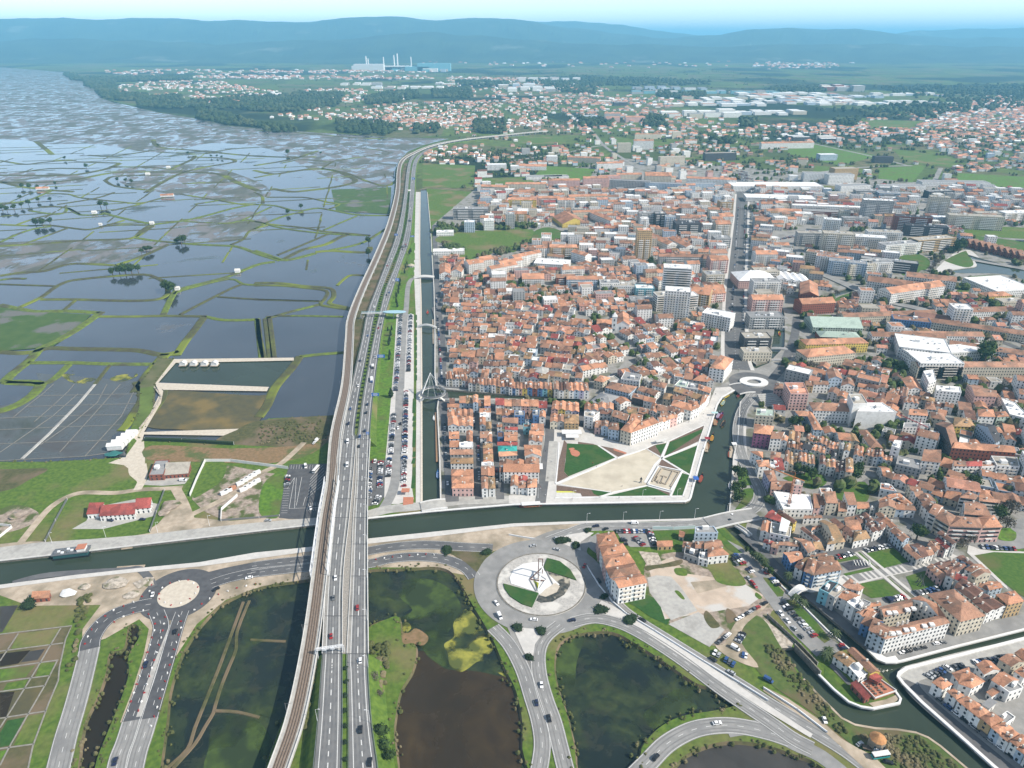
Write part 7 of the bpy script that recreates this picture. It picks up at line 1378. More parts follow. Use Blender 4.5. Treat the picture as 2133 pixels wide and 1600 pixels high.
# trees, one by one
M_leaf=mat("tree_leaves",(.022,.042,.010),(.045,.075,.018),.7,1,objvar=.2);M_leafd=mat("cypress_leaves",(.012,.026,.010),(.022,.04,.014),.7,1,objvar=.1)
M_twig=mat("bare_twigs",(.11,.095,.075),(.15,.13,.10),.8,1,objvar=.2);M_bark=mat("bark",(.09,.07,.05),(.13,.10,.075),2,1);M_frond=mat("palm_fronds",(.035,.055,.02),(.06,.08,.03),.8,.9)
def crown(r,h,n,seed,leaf=.55,core=.72,lobes=6):
 rr=random.Random(seed);mb=MB();L=[(0,0,h*.5,1.0)]+[(rr.uniform(-.5,.5)*r,rr.uniform(-.5,.5)*r,h*rr.uniform(.3,.8),rr.uniform(.5,.75))for _ in range(lobes)]
 for x,y,z,s in L:blob(mb,(x,y,z-h*.4*s*core),r*s*core,h*.8*s*core,rr,7)
 for _ in range(n):
  x,y,z,s=rr.choice(L);a=rr.uniform(0,6.283);e=math.asin(rr.uniform(-.7,1));q=rr.uniform(.75,1.08)
  p=Vector((x+r*s*q*math.cos(a)*math.cos(e),y+r*s*q*math.sin(a)*math.cos(e),z+h*.45*s*q*math.sin(e)))
  u_=Vector((rr.uniform(-1,1),rr.uniform(-1,1),rr.uniform(-1,1))).normalized()*leaf*rr.uniform(.6,1.3);w_=u_.cross(Vector((rr.uniform(-1,1),rr.uniform(-1,1),rr.uniform(-1,1)))).normalized()*leaf*.8
  mb.add([tuple(p-u_),tuple(p+w_),tuple(p+u_),tuple(p-w_)],[(0,1,2,3)])
 return mb
def trunk(h,r,br=3,seed=0):
 rr=random.Random(seed);mb=MB();mb.tube((0,0,-.3),(0,0,h),r,r*.6,6)
 for i in range(br):a=6.28*i/max(br,1)+rr.random();mb.tube((0,0,h*.75),(math.cos(a)*h*.35,math.sin(a)*h*.35,h*1.25),r*.5,r*.25,5)
 return mb
CR=[crown(1,1.5,260,s,.13).mesh("crown",M_leaf)for s in(1,2,3)];TR=trunk(.5,.06).mesh("trunk",M_bark)
CRb=[crown(1,1.2,420,s,.10,core=.25,lobes=7).mesh("crown",M_twig)for s in(4,5)]
cy=MB();wr2=random.Random(9)
for k in range(7):blob(cy,(wr2.uniform(-.08,.08),wr2.uniform(-.08,.08),.3+k*.95),(.9,1.1,1.15,1.05,.9,.65,.35)[k],1.7,wr2,7)
CY=cy.mesh("crown",M_leafd);BU=[crown(1,1.1,160,s,.16,core=.85).mesh("foliage",M_leafd)for s in(6,7)]
pm=MB()
for i in range(22):
 a=i*2.4;up=.5-.9*(i/22);q=[Vector((0,0,0))]
 for k in range(1,5):q.append(Vector((math.cos(a)*.28*k,math.sin(a)*.28*k,up*.3*k-.055*k*k)))
 sd_=Vector((-math.sin(a),math.cos(a),0))*.13
 for k in range(4):w0,w1=(.4,1,1,.7,.1)[k],(.4,1,1,.7,.1)[k+1];pm.add([tuple(q[k]-sd_*w0),tuple(q[k+1]-sd_*w1),tuple(q[k+1]+sd_*w1),tuple(q[k]+sd_*w0)],[(0,1,2,3)])
PF=pm.mesh("fronds",M_frond);PT=trunk(1,.08,0).mesh("trunk",M_bark)
def tree(px,py,h,lab,grp_=None,kind="tree",code='px',z=.1,i=0,w=None):
 (x,y),=W(code,[(px,py)],0);rz=(px*7+py*3)%6.28;i=int(px+py)
 nm={"tree":"tree","bare":"bare_tree","cypress":"cypress_tree","palm":"palm_tree","bush":"bush"}[kind]
 g_=empty(nm,(x,y,z),rz,lab,"palm tree" if kind=="palm" else "bush" if kind=="bush" else "tree",grp_)
 if kind in("tree","bare"):put("trunk",TR,g_,(0,0,0),0,h);put("crown",(CR if kind=="tree" else CRb)[i%(3 if kind=="tree" else 2)],g_,(0,0,h*.18),0,((w or h*.42),(w or h*.42),h*.55))
 elif kind=="cypress":put("trunk",PT,g_,(0,0,0),0,1.5);put("crown",CY,g_,(0,0,0),0,(w or h/6,w or h/6,h/8))
 elif kind=="palm":put("trunk",PT,g_,(0,0,0),0,(3.6,3.6,h*.75));put("fronds",PF,g_,(0,0,h*.75),0,h*.42)
 else:put("foliage",BU[i%2],g_,(0,0,0),0,(w or h,(w or h)*.8,h*.9))
CYP=[(812,741,8),(811,750,8),(828,640,9),(826,632,9),(826,620,9),(830,612,8),(831,604,8),(833,596,9),(834,588,8),(843,570,8),(845,560,9),(848,552,7),(853,530,10),(856,526,8),(814,700,9),(812,712,9),(810,720,9),(808,690,6),(816,688,7)]
for i,(x,y,h)in enumerate(sorted(CYP,key=lambda c:-c[1])):tree(x,y,h,f"dark slim cypress, {ordn(i + 1)} from bottom along the right motorway verge","cypresses beside the motorway","cypress")
tree(815,828,11,"dark cypress beside the blue sign, where the grass verge meets the parking",None,"cypress",w=2.4)
for i,(x,y,h,k_,lab)in enumerate(((795,1537,9,"tree","round dark tree on the grass bank beside the motorway, bottom"),(803,1565,8,"tree","dark tree right below the round one by the motorway"),(812,1585,7,"tree","bush-like tree at the bottom edge by the brown pond"),(780,1422,7,"bare","brown leafless shrub tree casting shade on the motorway"),(790,1452,5,"bare","small pale leafless shrub below the brown one"),
(1530,990,9,"tree","upper of the dark trees on the canal promenade"),(1544,1000,10,"tree","dark promenade tree beside the parked vans"),(1532,1030,10,"tree","middle dark tree on the canal promenade"),(1536,1046,11,"tree","lowest dark tree on the canal promenade"),(1545,1022,8,"tree","dark tree beside the curved promenade lawn"),
(1690,1000,10,"tree","dark round tree among the walled gardens"),(1660,985,9,"tree","dark tree at the left garden wall"),(1675,990,9,"tree","dark tree in the middle of the gardens"),(1650,890,11,"tree","dark tree on the slope by the bent road"),(1662,885,9,"tree","second dark tree on the slope by the bent road"),(1780,1000,12,"tree","tall dark tree beside the narrow tower house"),(1786,985,10,"tree","dark tree behind the narrow tower house"),
(1908,1125,13,"tree","big dark tree beside the excavation plot"),(2028,1020,12,"tree","dark tree below the pink apartments"),(2080,1085,12,"tree","olive-green tree by the round lawn"),(2105,1070,13,"bare","large bare tree right of the round lawn"),(2095,1100,11,"bare","bare tree on the round lawn edge"),(2018,1130,9,"bare","bare tree by the street bend"),(2005,1140,8,"bare","small bare tree left of the street bend"),(2050,755,22,"tree","tall cedar in the museum garden"),(2020,775,12,"tree","dark tree in the museum garden"),(1915,775,13,"tree","dark round tree left of the museum"),(1975,770,11,"tree","dark tree in front of the museum"),(2075,768,11,"tree","round tree right of the cedar"),(1685,770,11,"bare","broad leafless tree below the terrace cafe"),(1700,772,10,"bare","second broad leafless tree below the terrace cafe"),(1995,527,22,"tree","tall dark tree beside the lake alley"),(2002,520,18,"tree","second dark tree beside the lake alley"),(2050,640,18,"cypress","dark conifer near the yellow villa"),
(1355,555,14,"tree","tall dark tree at the foot of the ochre tower"),(1362,562,12,"tree","second dark tree at the foot of the ochre tower"),(1200,735,8,"tree","tree in a courtyard of the old quarter"),(1975,592-20,10,"bare","bare tree near the lake bridge"),(62,1265,5,"bush","green bush on the meadow near the orange hut"))):
 tree(x,y,h,lab,None,k_)
for i,(x,y)in enumerate(((1582,1172),(1590,1180),(1575,1168),(1655,1257),(1671,1268),(1737,1330),(1717,1376),(1723,1368),(1640,1210))):tree(x,y,8,f"palm with shaggy crown, {ordn(i + 1)} of the palms by the side canal","palms by the side canal","palm")
for i,(x,y,w)in enumerate(((1078,1309,4),(1127,1316,4),(1103,1371,3),(1251,1272,5),(1259,1245,3),(1312,1292,5),(932,1148,5),(1015,1152,4),(1170,1128,5),(1182,1126,3),(1200,1138,4),(1224,1107,3),(1163,1130,3))):tree(x,y,2.2,f"clipped dark bush, {ordn(i + 1)} of those around the great roundabout","bushes around the great roundabout","bush",w=w)
MT=[(30,438,12),(15,440,11),(45,432,10),(60,427,12),(80,420,9),(105,420,9),(42,415,10),(75,470,14),(90,470,14),(105,468,13),(210,432,14),(222,433,13),(378,508,15),(368,507,9),(385,506,13),(295,528,9),(305,526,11),(313,524,10),(235,573,12),(250,572,13),(262,571,16),(275,570,15),(288,566,11),(345,605,14),(355,610,17),(362,604,11),(627,436,12),(600,446,10),(768,508,13),(135,333,10),(180,350,12),(392,322,9),(440,328,8),(452,328,8),(462,330,8),(47,392,12),(62,393,12),(78,394,11),(245,378,10),(262,380,10),(275,382,10),(330,306,10),(600,322,16),(668,322,9),(768,533,11),(5,438,12),(115,385,8)]
for i,(x,y,h)in enumerate(sorted(MT,key=lambda c:(-c[1],c[0]))):tree(x,y,h,f"dark eucalyptus on a salt marsh dyke, {ordn(i + 1)} nearest in the lagoon","trees on the lagoon dykes","tree",z=-.2)
rr4=random.Random(4);k_=0
for(x0,y0),(x1,y1),n,kd,ds,w_ in(((1770,690),(1775,740),12,"bare","of the bare avenue beside the cemetery",7),((1760,640),(1775,690),9,"bare","of the upper bare avenue",7),((1935,570),(1985,505),14,"bare","of the bare alley beside the park lawn",8),((2105,880),(2133,960),8,"bare","of the bare street trees at the right edge",7),((1700,590),(1745,615),8,"bare","of the bare trees beside the flyover",6),((1620,640),(1640,595),7,"bare","near the sawtooth halls",6),((2020,940),(2095,880),6,"bare","by the large grey roof",7),((1555,1150),(1605,1195),5,"tree","of the canal car park trees",5),((1090,600),(1200,620),12,"tree","of the walled orchard mid town",7),((1085,640),(1160,622),10,"tree","of the orchard above the fishermen quarter",8),((1000,580),(1040,600),6,"tree","of the courtyard trees by the tiled sheds",7),((1440,470),(1500,560),5,"tree","between the long tilted slabs",7)):
 for i in range(n):
  t=i/max(1,n-1);tree(x0+(x1-x0)*t+rr4.uniform(-2,2),y0+(y1-y0)*t+rr4.uniform(-1,1),w_*rr4.uniform(.9,1.2),f"{'leafless' if kd == 'bare' else 'leafy'} tree, {ordn(i + 1)} from the start {ds}","trees "+ds,kd)
i=0
for a,b in zip(range(8,len(I1)-46),range(8,len(I1))):
 pass
mp_=resample([((x1+x2)/2,(y1+y2)/2)for(x1,y1),(x2,y2)in zip(I1,I2)],9)
for p in mp_:
 X,Y=topx(*p,4)
 if 400<Y<900 or Y>1385:
  zz_=6.9 if Y>1385 else zy(Y);me=BU[i%2];o=put("shrub",me,None,(p[0]+rr4.uniform(-.6,.6),p[1],zz_-.2),i*1.3,(1.5,1.5,1.3));tag(o,"low green shrub on the grass median between the motorway lanes","bush","shrubs on the motorway median");i+=1
  # vehicles
CC=dict(black=(.012,.012,.014),white=(.70,.70,.70),silver=(.34,.35,.36),grey=(.11,.115,.12),blue=(.03,.07,.19),red=(.26,.02,.02),navy=(.015,.02,.05),green=(.03,.09,.06))
CM={k:mat(k+"_car_paint",v,None,1,.3,spec=.6)for k,v in CC.items()};M_glass=mat("car_glass",(.015,.018,.022),None,1,.12,spec=.6);M_tyre=mat("tyre_rubber",(.02,.02,.02),None,1,.9)
def carbody(m,L=4.3,Wd=1.78,Hh=1.46,van=False):
 mb=MB();l=L/2
 pr=[(-l,.35),(l,.35),(l,.72),(l*.93,.82),(l*.42,.95),(-l*.82,1.0),(-l*.97,.85)]if not van else[(-l,.35),(l,.35),(l,.95),(l*.8,1.1),(l*.62,1.2),(-l*.97,1.2),(-l,1.1)]
 n=len(pr);v=[(x,s_*Wd/2*(.96 if z>.9 else 1),z)for s_ in(-1,1)for x,z in pr]
 mb.add(v,[tuple(range(n)),tuple(reversed(range(n,2*n)))]+[(i,n+i,n+(i+1)%n,(i+1)%n)for i in range(n)][::1])
 a,b,zt=((-l*.62,l*.14,Hh)if not van else(-l*.97,l*.45,Hh));w_=Wd*.40
 mb.add([(a,-w_,zt-.03),(b,-w_,zt-.03),(b,w_,zt-.03),(a,w_,zt-.03),(a,-w_,zt+.03),(b,-w_,zt+.03),(b,w_,zt+.03),(a,w_,zt+.03)],[(4,5,6,7),(0,1,5,4),(1,2,6,5),(2,3,7,6),(3,0,4,7)])
 if van:mb.box((-l*.35,0,1.2),(L*.6,Wd*.98,Hh-1.2))
 return mb.mesh("body",m)
def carglass(L=4.3,Wd=1.78,Hh=1.46,van=False):
 mb=MB();l=L/2;w0,w1=Wd*.475,Wd*.395
 a0,b0,a1,b1=(-l*.86,l*.44,-l*.62,l*.16)if not van else(-l*.9,l*.68,-l*.9,l*.46)
 z0,z1=(.93,Hh-.02)if not van else(1.15,Hh-.05)
 mb.add([(a0,-w0,z0),(b0,-w0,z0),(b0,w0,z0),(a0,w0,z0),(a1,-w1,z1),(b1,-w1,z1),(b1,w1,z1),(a1,w1,z1)],[(0,1,5,4),(1,2,6,5),(2,3,7,6),(3,0,4,7)])
 return mb.mesh("windows",M_glass)
wh=MB();wh.tube((0,-.1,0),(0,.1,0),.33,n=10);WHM=wh.mesh("wheel",M_tyre)
SHAPE=dict(hatchback=(4.0,1.74,1.5,False),saloon=(4.6,1.8,1.42,False),van=(5.2,1.95,2.2,True),suv=(4.5,1.86,1.68,False))
BM_={};GM_={k:carglass(*v)for k,v in SHAPE.items()}
def vehicle(x,y,z,rz,col_,shp,lab,grp_,full):
 if(col_,shp)not in BM_:BM_[(col_,shp)]=carbody(CM[col_],*SHAPE[shp])
 L,Wd,Hh,v=SHAPE[shp];g_=empty("van" if shp=="van" else "car",(x,y,z),rz,lab,"van" if shp=="van" else "car",grp_)
 put("body",BM_[(col_,shp)],g_);put("windows",GM_[shp],g_)
 if full:
  for i in(-1,1):
   for j in(-1,1):put("wheel",WHM,g_,(i*L*.31,j*Wd*.46,.33))
CARS=[];rc5=random.Random(5)
def rndcol():return rc5.choice(["black","white","white","silver","silver","silver","grey","grey","grey","navy","blue","red","white","black"])
def park(code,a,b,n,where,perp=True,z=.28,skip=.06,zoff=0,ang=None):
 (x0,y0),(x1,y1)=W(code,[a,b],z);d=math.atan2(y1-y0,x1-x0);L=math.dist((x0,y0),(x1,y1));n=n or int(L/(2.6 if perp else 5.9));k=0
 for i in range(n):
  if rc5.random()<skip:continue
  k+=1;t=(i+.5)/n;CARS.append((x0+(x1-x0)*t+rc5.uniform(-.15,.15),y0+(y1-y0)*t,z,d+(math.pi/2 if perp else 0)+rc5.uniform(-.03,.03)+(math.pi if rc5.random()<.4 else 0)+(ang or 0),rndcol(),rc5.choice(["hatchback","hatchback","saloon","suv","suv","van"]if rc5.random()<.3 else["hatchback","saloon","suv"]),k,where,"parked"))
def one(code,x,y,hx,hy,col_,shp,lab,z=.3):
 (a,b),(c,d)=W(code,[(x,y),(x+hx,y+hy)],z);CARS.append((a,b,z,math.atan2(d-b,c-a),col_,shp,0,lab,"road"))
park('c1',(1228,850),(1250,60),0,"from bottom in the right row of the long canal parking");park('b1',(1268,1480),(1287,1010),0,"from bottom in the upper right row of the long canal parking")
park('c1',(1100,770),(1112,610),0,"from bottom in the lower left row of the long parking");park('c1',(1122,585),(1140,330),0,"from bottom in the middle left row of the long parking");park('c1',(1144,320),(1148,245),0,"from bottom in the short left row of the long parking");park('c1',(1162,60),(1165,-20),0,"from bottom in the gap row of the long parking");park('b1',(1168,1570),(1205,1010),0,"from bottom in the upper left row of the long parking")
park('c1',(1030,860),(1040,640),0,"from bottom in the asphalt lot right row");park('c1',(940,950),(950,690),0,"from bottom in the lot row touching the viaduct");park('c1',(985,1000),(1025,920),0,"from bottom at the rounded lot corner");park('c1',(970,640),(1000,640),2,"from left at the top of the asphalt lot")
park('c1',(275,755),(265,850),6,"from top at the left rim of the service lot")
park('c1',(1595,900),(1560,270),14,"from bottom along the first canal-corner street",False,skip=.3);park('c1',(1852,880),(1840,440),12,"from bottom along the second canal-corner street",False,skip=.2);park('c1',(1808,370),(1806,280),4,"from bottom beside the gabled cluster",False);park('c1',(2000,870),(1990,690),4,"from bottom in the third narrow street",False)
park('b1',(1545,1570),(1495,850),0,"from bottom on the quay street right of the narrow canal",False,skip=.2)
park('d3',(130,90),(0,-60),0,"from bottom in the upper canal-side row");park('d3',(430,505),(150,215),0,"from bottom in the lower canal-side row");park('d3',(340,530),(60,220),0,"from bottom along the peninsula road",False,skip=.1);park('c2',(2010,1560),(1850,1400),0,"from bottom in the canal car park near the villa");park('c2',(1880,1500),(1830,1430),2,"from bottom beside the white villa",False)
park('d3',(980,210),(1160,170),0,"from left in the row below the square lawn");park('d3',(1240,150),(1460,95),0,"from left in the row by the metal sculpture");park('e2',(1180,1090),(1460,1020),0,"from left in the upper square car row");park('e2',(1610,985),(1960,915),0,"from left in the right upper square car row");park('e3',(1410,930),(1910,965),0,"from left in the row above the green hill")
park('d3',(1115,635),(1330,585),5,"from left parked on the hotel quay",False);park('d3',(1395,560),(1490,545),2,"from left parked further along the hotel quay",False)
park('d3',(1340,830),(1520,750),7,"from left at the head of the lower right quarter",ang=.3);park('d3',(1560,755),(1640,735),3,"from left behind the parked head row");park('d3',(1720,715),(1960,680),8,"from left along the upper street, lower right");park('d3',(1410,1000),(2050,1500),9,"from top along the lower right row houses",False,skip=.15)
park('d2',(1720,560),(1815,480),4,"from bottom in the dark diagonal queue",False);park('d2',(1840,385),(2120,220),9,"from bottom on the sandy lane",False);park('d2',(1680,625),(1860,740),6,"from left beside the guard rail",ang=.2);park('d2',(1880,550),(1930,470),4,"from bottom on the sandy clearing");park('d2',(1915,650),(1960,665),2,"from left near the green bank")
park('d2',(1960,10),(2090,160),5,"from top beside the ruined plot",False);park('c2',(880,1215),(1160,1215),14,"from left in the top row of the gravel lot");park('c2',(940,1270),(960,1330),4,"from top in the left row of the gravel lot");park('c2',(1040,1265),(1110,1330),8,"from top in the middle of the gravel lot");park('c2',(1160,1225),(1200,1330),9,"from top in the right row of the gravel lot")
for k_ in range(9):park('b3',(90+18*k_,400-k_*5),(400+6*k_,330+k_*5),26,f"from left, line {k_ + 1} of the big far car park",z=.4,skip=.1)
for k_ in range(4):park('px',(1508+3*k_,352+k_*6),(1560+4*k_,360+k_*7),26,f"from left, line {k_ + 1} of the station car park",z=.4)
for sgn,wh_ in((-1,"left"),(1,"right")):park('px',(1535+sgn*13,690),(1545+sgn*7,430),70,f"from bottom on the {wh_} kerb of the dark avenue",False,z=.35,skip=.15)
park('c3',(1790,1330),(2060,1350),1,"x")if 0 else None
for c in((('c1'),855,18,-3,20,"white","suv","topmost white car on the left carriageway before the deck",5),('c1',790,208,-4,20,"blue","hatchback","small blue car on the left carriageway near the footbridge",6),('c1',775,328,-4,20,"navy","saloon","dark car on the left carriageway above the deck joint",7),('c1',768,480,-2,20,"white","van","white van where the viaduct deck begins, left lanes",7.1),('c1',764,672,-2,20,"white","van","white van halfway down the viaduct, left lanes",7.1),('c1',932,170,4,-20,"navy","saloon","dark car on the right lanes, highest near the grass",6),('c1',922,238,4,-20,"black","saloon","black car on the right lanes, second from the top",6.4),('c1',910,388,3,-20,"navy","hatchback","dark car on the right lanes above the deck joint",7),('c1',868,434,3,-20,"blue","suv","blue and white car by the median at the joint",7.1),('c1',860,516,3,-20,"black","saloon","black car on the right lanes just below the joint",7.1),
('d1',668,20,0,20,"white","saloon","white car on the left viaduct lanes above the pond",7.1),('d1',650,185,0,20,"grey","hatchback","dark grey car on the left viaduct lanes",7.1),('d1',632,500,0,20,"red","hatchback","dark red car on the left viaduct lanes above the gantry",7.1),('d1',848,265,0,-20,"red","saloon","red car on the right viaduct lanes",7.1),('d1',872,700,0,-20,"white","hatchback","white car on the right lanes below the deck joint",7),('d1',874,1268,1,-20,"black","suv","black car on the right lanes near the bottom",7),('d1',952,1535,2,-20,"black","saloon","black car at the chevron marking, bottom",7),
('d2',205,362,-20,-2,"white","saloon","white car circling the lower edge of the roundabout",.4),('d2',520,368,-20,2,"navy","saloon","dark car entering the roundabout from below",.4),('d2',740,42,-10,-14,"black","saloon","black car leaving the roundabout under the apartments",.4),('d2',1098,366,-16,-10,"black","saloon","black car on the curved road below the lawn",.4),('d2',268,900,2,20,"white","hatchback","white car on the right of the twin roads",.4),('d2',228,1048,2,20,"navy","hatchback","dark car on the left of the twin roads",.4),('d2',330,1176,5,20,"black","suv","black car on the right of the twin roads",.4),('d2',1712,1214,20,-3,"white","saloon","white car on the bottom loop road",.4),('d2',1208,1496,12,-14,"black","saloon","dark car climbing the bottom loop road",.4),('d2',1678,690,-16,-10,"black","saloon","black car on the long straight beside the pond",.4),('d2',1828,798,-16,-10,"silver","saloon","silver car on the long straight beside the pond",.4),
('d2',1862,598,14,8,"white","van","large white van on the sandy clearing",.4),('c2',200,1334,-20,3,"silver","saloon","silver car at the top left of the roundabout",.4),('c2',392,1364,-20,-6,"silver","saloon","silver car on the top of the roundabout ring",.4),('c2',392,1272,20,-6,"silver","hatchback","pale car on the road above the roundabout",.4),('c2',622,1500,-6,12,"red","saloon","red car on the right side of the roundabout ring",.4),('c2',718,1172,-20,2,"navy","saloon","dark car on the canal road above the apartments",.4),('c2',798,1196,20,-6,"black","hatchback","black car entering the canal road",.4),('c2',1035,1148,20,0,"white","van","white van on the canal road",.4),('c2',1840,1082,20,-8,"white","hatchback","white car on the curved bridge road",.4),('c2',1810,1126,-20,5,"black","saloon","black car on the curved bridge road",.4),
('d1',1990,226,10,12,"white","saloon","white car on the left side of the roundabout",.4),('d1',2018,336,6,12,"white","van","white car leaving the roundabout to the south",.4),('d0',1258,156,-4,14,"white","hatchback","white car on the left side of the construction roundabout",.4),('d0',1780,112,-16,8,"black","saloon","black car entering the construction roundabout",.4),('d0',2050,18,-20,4,"white","saloon","white car on the road east of the construction roundabout",.4),('d0',1444,462,-6,14,"black","hatchback","black car with pale roof below the construction roundabout",.4),('d0',1202,732,-6,18,"navy","saloon","dark car on the left fresh asphalt lanes",.4),('d0',950,1530,-6,18,"navy","saloon","dark car at the bottom on the old asphalt",.4),
('d3',500,1184,4,10,"white","hatchback","white car alone on the sandy track by the river",.4),('d3',788,1378,10,-6,"silver","hatchback","silver car beside the round stone hut",.4),('d3',1020,1528,16,4,"black","saloon","black car beside the turquoise bus",.4),('d3',638,570,12,-3,"red","hatchback","red car beside the terracotta wall on the peninsula",.4),('d3',655,596,12,-3,"navy","hatchback","dark car next to the red one on the peninsula",.4),('d3',40,856,14,8,"blue","van","dark teal van in the tall grass by the river",.4),('c0',1508,796,14,0,"white","van","white van in front of the workshop",.4),('c1',422,682,2,12,"white","van","white van in the top bays of the service lot",.4),('c1',515,465,10,-12,"white","van","white van on the dirt track below the railway",.4),('c1',492,488,10,-10,"white","hatchback","white car behind the van on the dirt track",.4),('c1',462,1026,4,12,"white","hatchback","white car at the bottom of the service lot",.4),('c1',115,1126,14,0,"silver","saloon","pale car on the quay below the rubble yard",.4),('c1',1182,366,2,14,"white","saloon","white car driving through the long parking",.4),('c1',1203,330,2,14,"black","saloon","black car driving through the long parking",.4),('c0',910,1126,14,2,"navy","saloon","dark car in front of the red-roofed barracks",.4),('c0',1172,1118,16,0,"navy","saloon","dark car at the right end of the barracks",.4)):
 one(*c[:4],c[4],c[5],c[6],c[7],z=c[8])
for i,(t_,col_,side)in enumerate(((640,"white",1),(615,"navy",0),(610,"blue",0),(595,"silver",0),(585,"white",0),(554,"red",1),(540,"white",1),(520,"black",0),(510,"red",0),(470,"white",1),(455,"red",0),(434,"white",0),(700,"blue",1),(684,"red",0),(676,"black",0),(752,"navy",1),(744,"silver",0),(380,"white",0),(360,"white",1),(345,"navy",0))):
 r=min(range(len(MW)),key=lambda j:abs(MW[j][0]-t_));a,b=MW[r],MW[r+1]if MW[r][0]>t_ else MW[r-1];f=0 if a[0]==b[0]else(t_-a[0])/(b[0]-a[0]);c=[a[j]+(b[j]-a[j])*f for j in range(5)]
 x=c[1]+(c[2]-c[1])*(.35 if i%2 else.65)if side else c[3]+(c[4]-c[3])*(.35 if i%2 else.62);dx=(b[1]-a[1])/(b[0]-a[0])*10
 one('px',x,t_,dx if not side else-dx,10 if not side else-10,col_,"saloon",f"{col_} car on the {'left' if side else 'right'} lanes far up the motorway, {ordn(i + 1)} listed" if 0 else f"{col_} car, {'left' if side else 'right'} motorway lanes, {'below' if t_ > 650 else 'beyond'} the footbridge, {ordn(i + 1)} up",zy(t_)+.1)
def apx(c):p=topx(c[0],c[1]);return(c[1]if-40<p[0]<2173 and-20<p[1]<1640 else 1e9)
CARS.sort(key=lambda c:(c[7]=="",apx(c)))
road_c=[c for c in CARS if c[8]=="road"];pk=[c for c in CARS if c[8]=="parked"];keep=300-len(road_c)
for c in road_c:vehicle(*c[:4],c[4],c[5],c[7],None,True)
for i,c in enumerate(pk[:keep]):vehicle(*c[:4],c[4],c[5],f"{c[4]} {c[5]}, {ordn(c[6])} {c[7]}","cars parked in rows",i<140)
st=MB();keys=list(CC);cmats=[CM[k]for k in keys]+[M_glass]
for x,y,z,rz,col_,shp,*_ in pk[keep:]:
 L,Wd,Hh,v=SHAPE[shp];st.box((x,y,z+.3),(L,Wd,.65),rz,keys.index(col_));st.box((x-.2*math.cos(rz),y-.2*math.sin(rz),z+.93),(L*.55,Wd*.85,Hh-1.0),rz,len(keys));st.box((x-.2*math.cos(rz),y-.2*math.sin(rz),z+Hh-.05),(L*.42,Wd*.75,.06),rz,keys.index(col_))
st.build("parked_cars",cmats,kind="stuff");print("CARS",len(CARS),len(road_c))
def truck(code,x,y,hx,hy,L,lab,z,mcab,mbox,cat="truck",name="truck",h=3.4):
 (a,b),(c,d)=W(code,[(x,y),(x+hx,y+hy)],z);g_=empty(name,(a,b,z),math.atan2(d-b,c-a),lab,cat)
 if name=="truck":
  m=MB();m.box((L/2-1.1,0,.6),(2.1,2.3,2.2),taper=.96);m.build("cab",mcab,g_);m=MB();m.box((L/2-.06,0,1.7),(.1,2.0,.8));m.build("windscreen",M_glass,g_);m=MB();m.box((-1.2,0,.9),(L-2.6,2.5,h-.9));m.build("cargo_box",mbox,g_)
 else:
  m=MB();m.box((0,0,.4),(L,2.5,.9));m.build("lower_body",mbox,g_);m=MB();m.box((0,0,1.3),(L-.1,2.42,1.0));m.build("windows",M_glass,g_);m=MB();m.box((0,0,2.3),(L,2.5,.4),taper=.99);m.build("roof",mcab,g_)
 for i in(-1,1):
  for j in(-1,1):put("wheel",WHM,g_,(i*L*.34,j*1.1,.45),0,1.4)
truck('b1',966,1560,0,20,11,"white box lorry on the right motorway lanes, nearest",3.6,CM["blue"],M_white);truck('b1',975,1450,0,20,8,"shorter white box lorry ahead of the long one",3.1,CM["black"],M_white);truck('b1',1285,238,1,-20,14,"dark lorry far up the right motorway lanes",2.9,CM["white"],CM["grey"]);truck('b1',1232,455,16,-4,9,"dark lorry on the right lanes beyond the footbridge",2.9,CM["navy"],CM["grey"])
truck('d3',955,1478,20,-3,8.5,"turquoise and white minibus parked beside the round hut",.4,M_white,mat("turquoise_paint",(.03,.28,.28),None,1,.4),"bus","minibus");truck('d3',870,1420,20,5,7,"white pickup lorry with open brown bed beside the hut",.4,CM["white"],M_bark,h=1.3)
truck('c1',508,712,12,-14,9,"white coach parked across the service lot",.4,M_white,M_white,"bus","coach");truck('d0',2000-0,40-200,20,2,.1+6,"white lorry by the road works",.4,CM["white"],CM["white"])if 0 else None
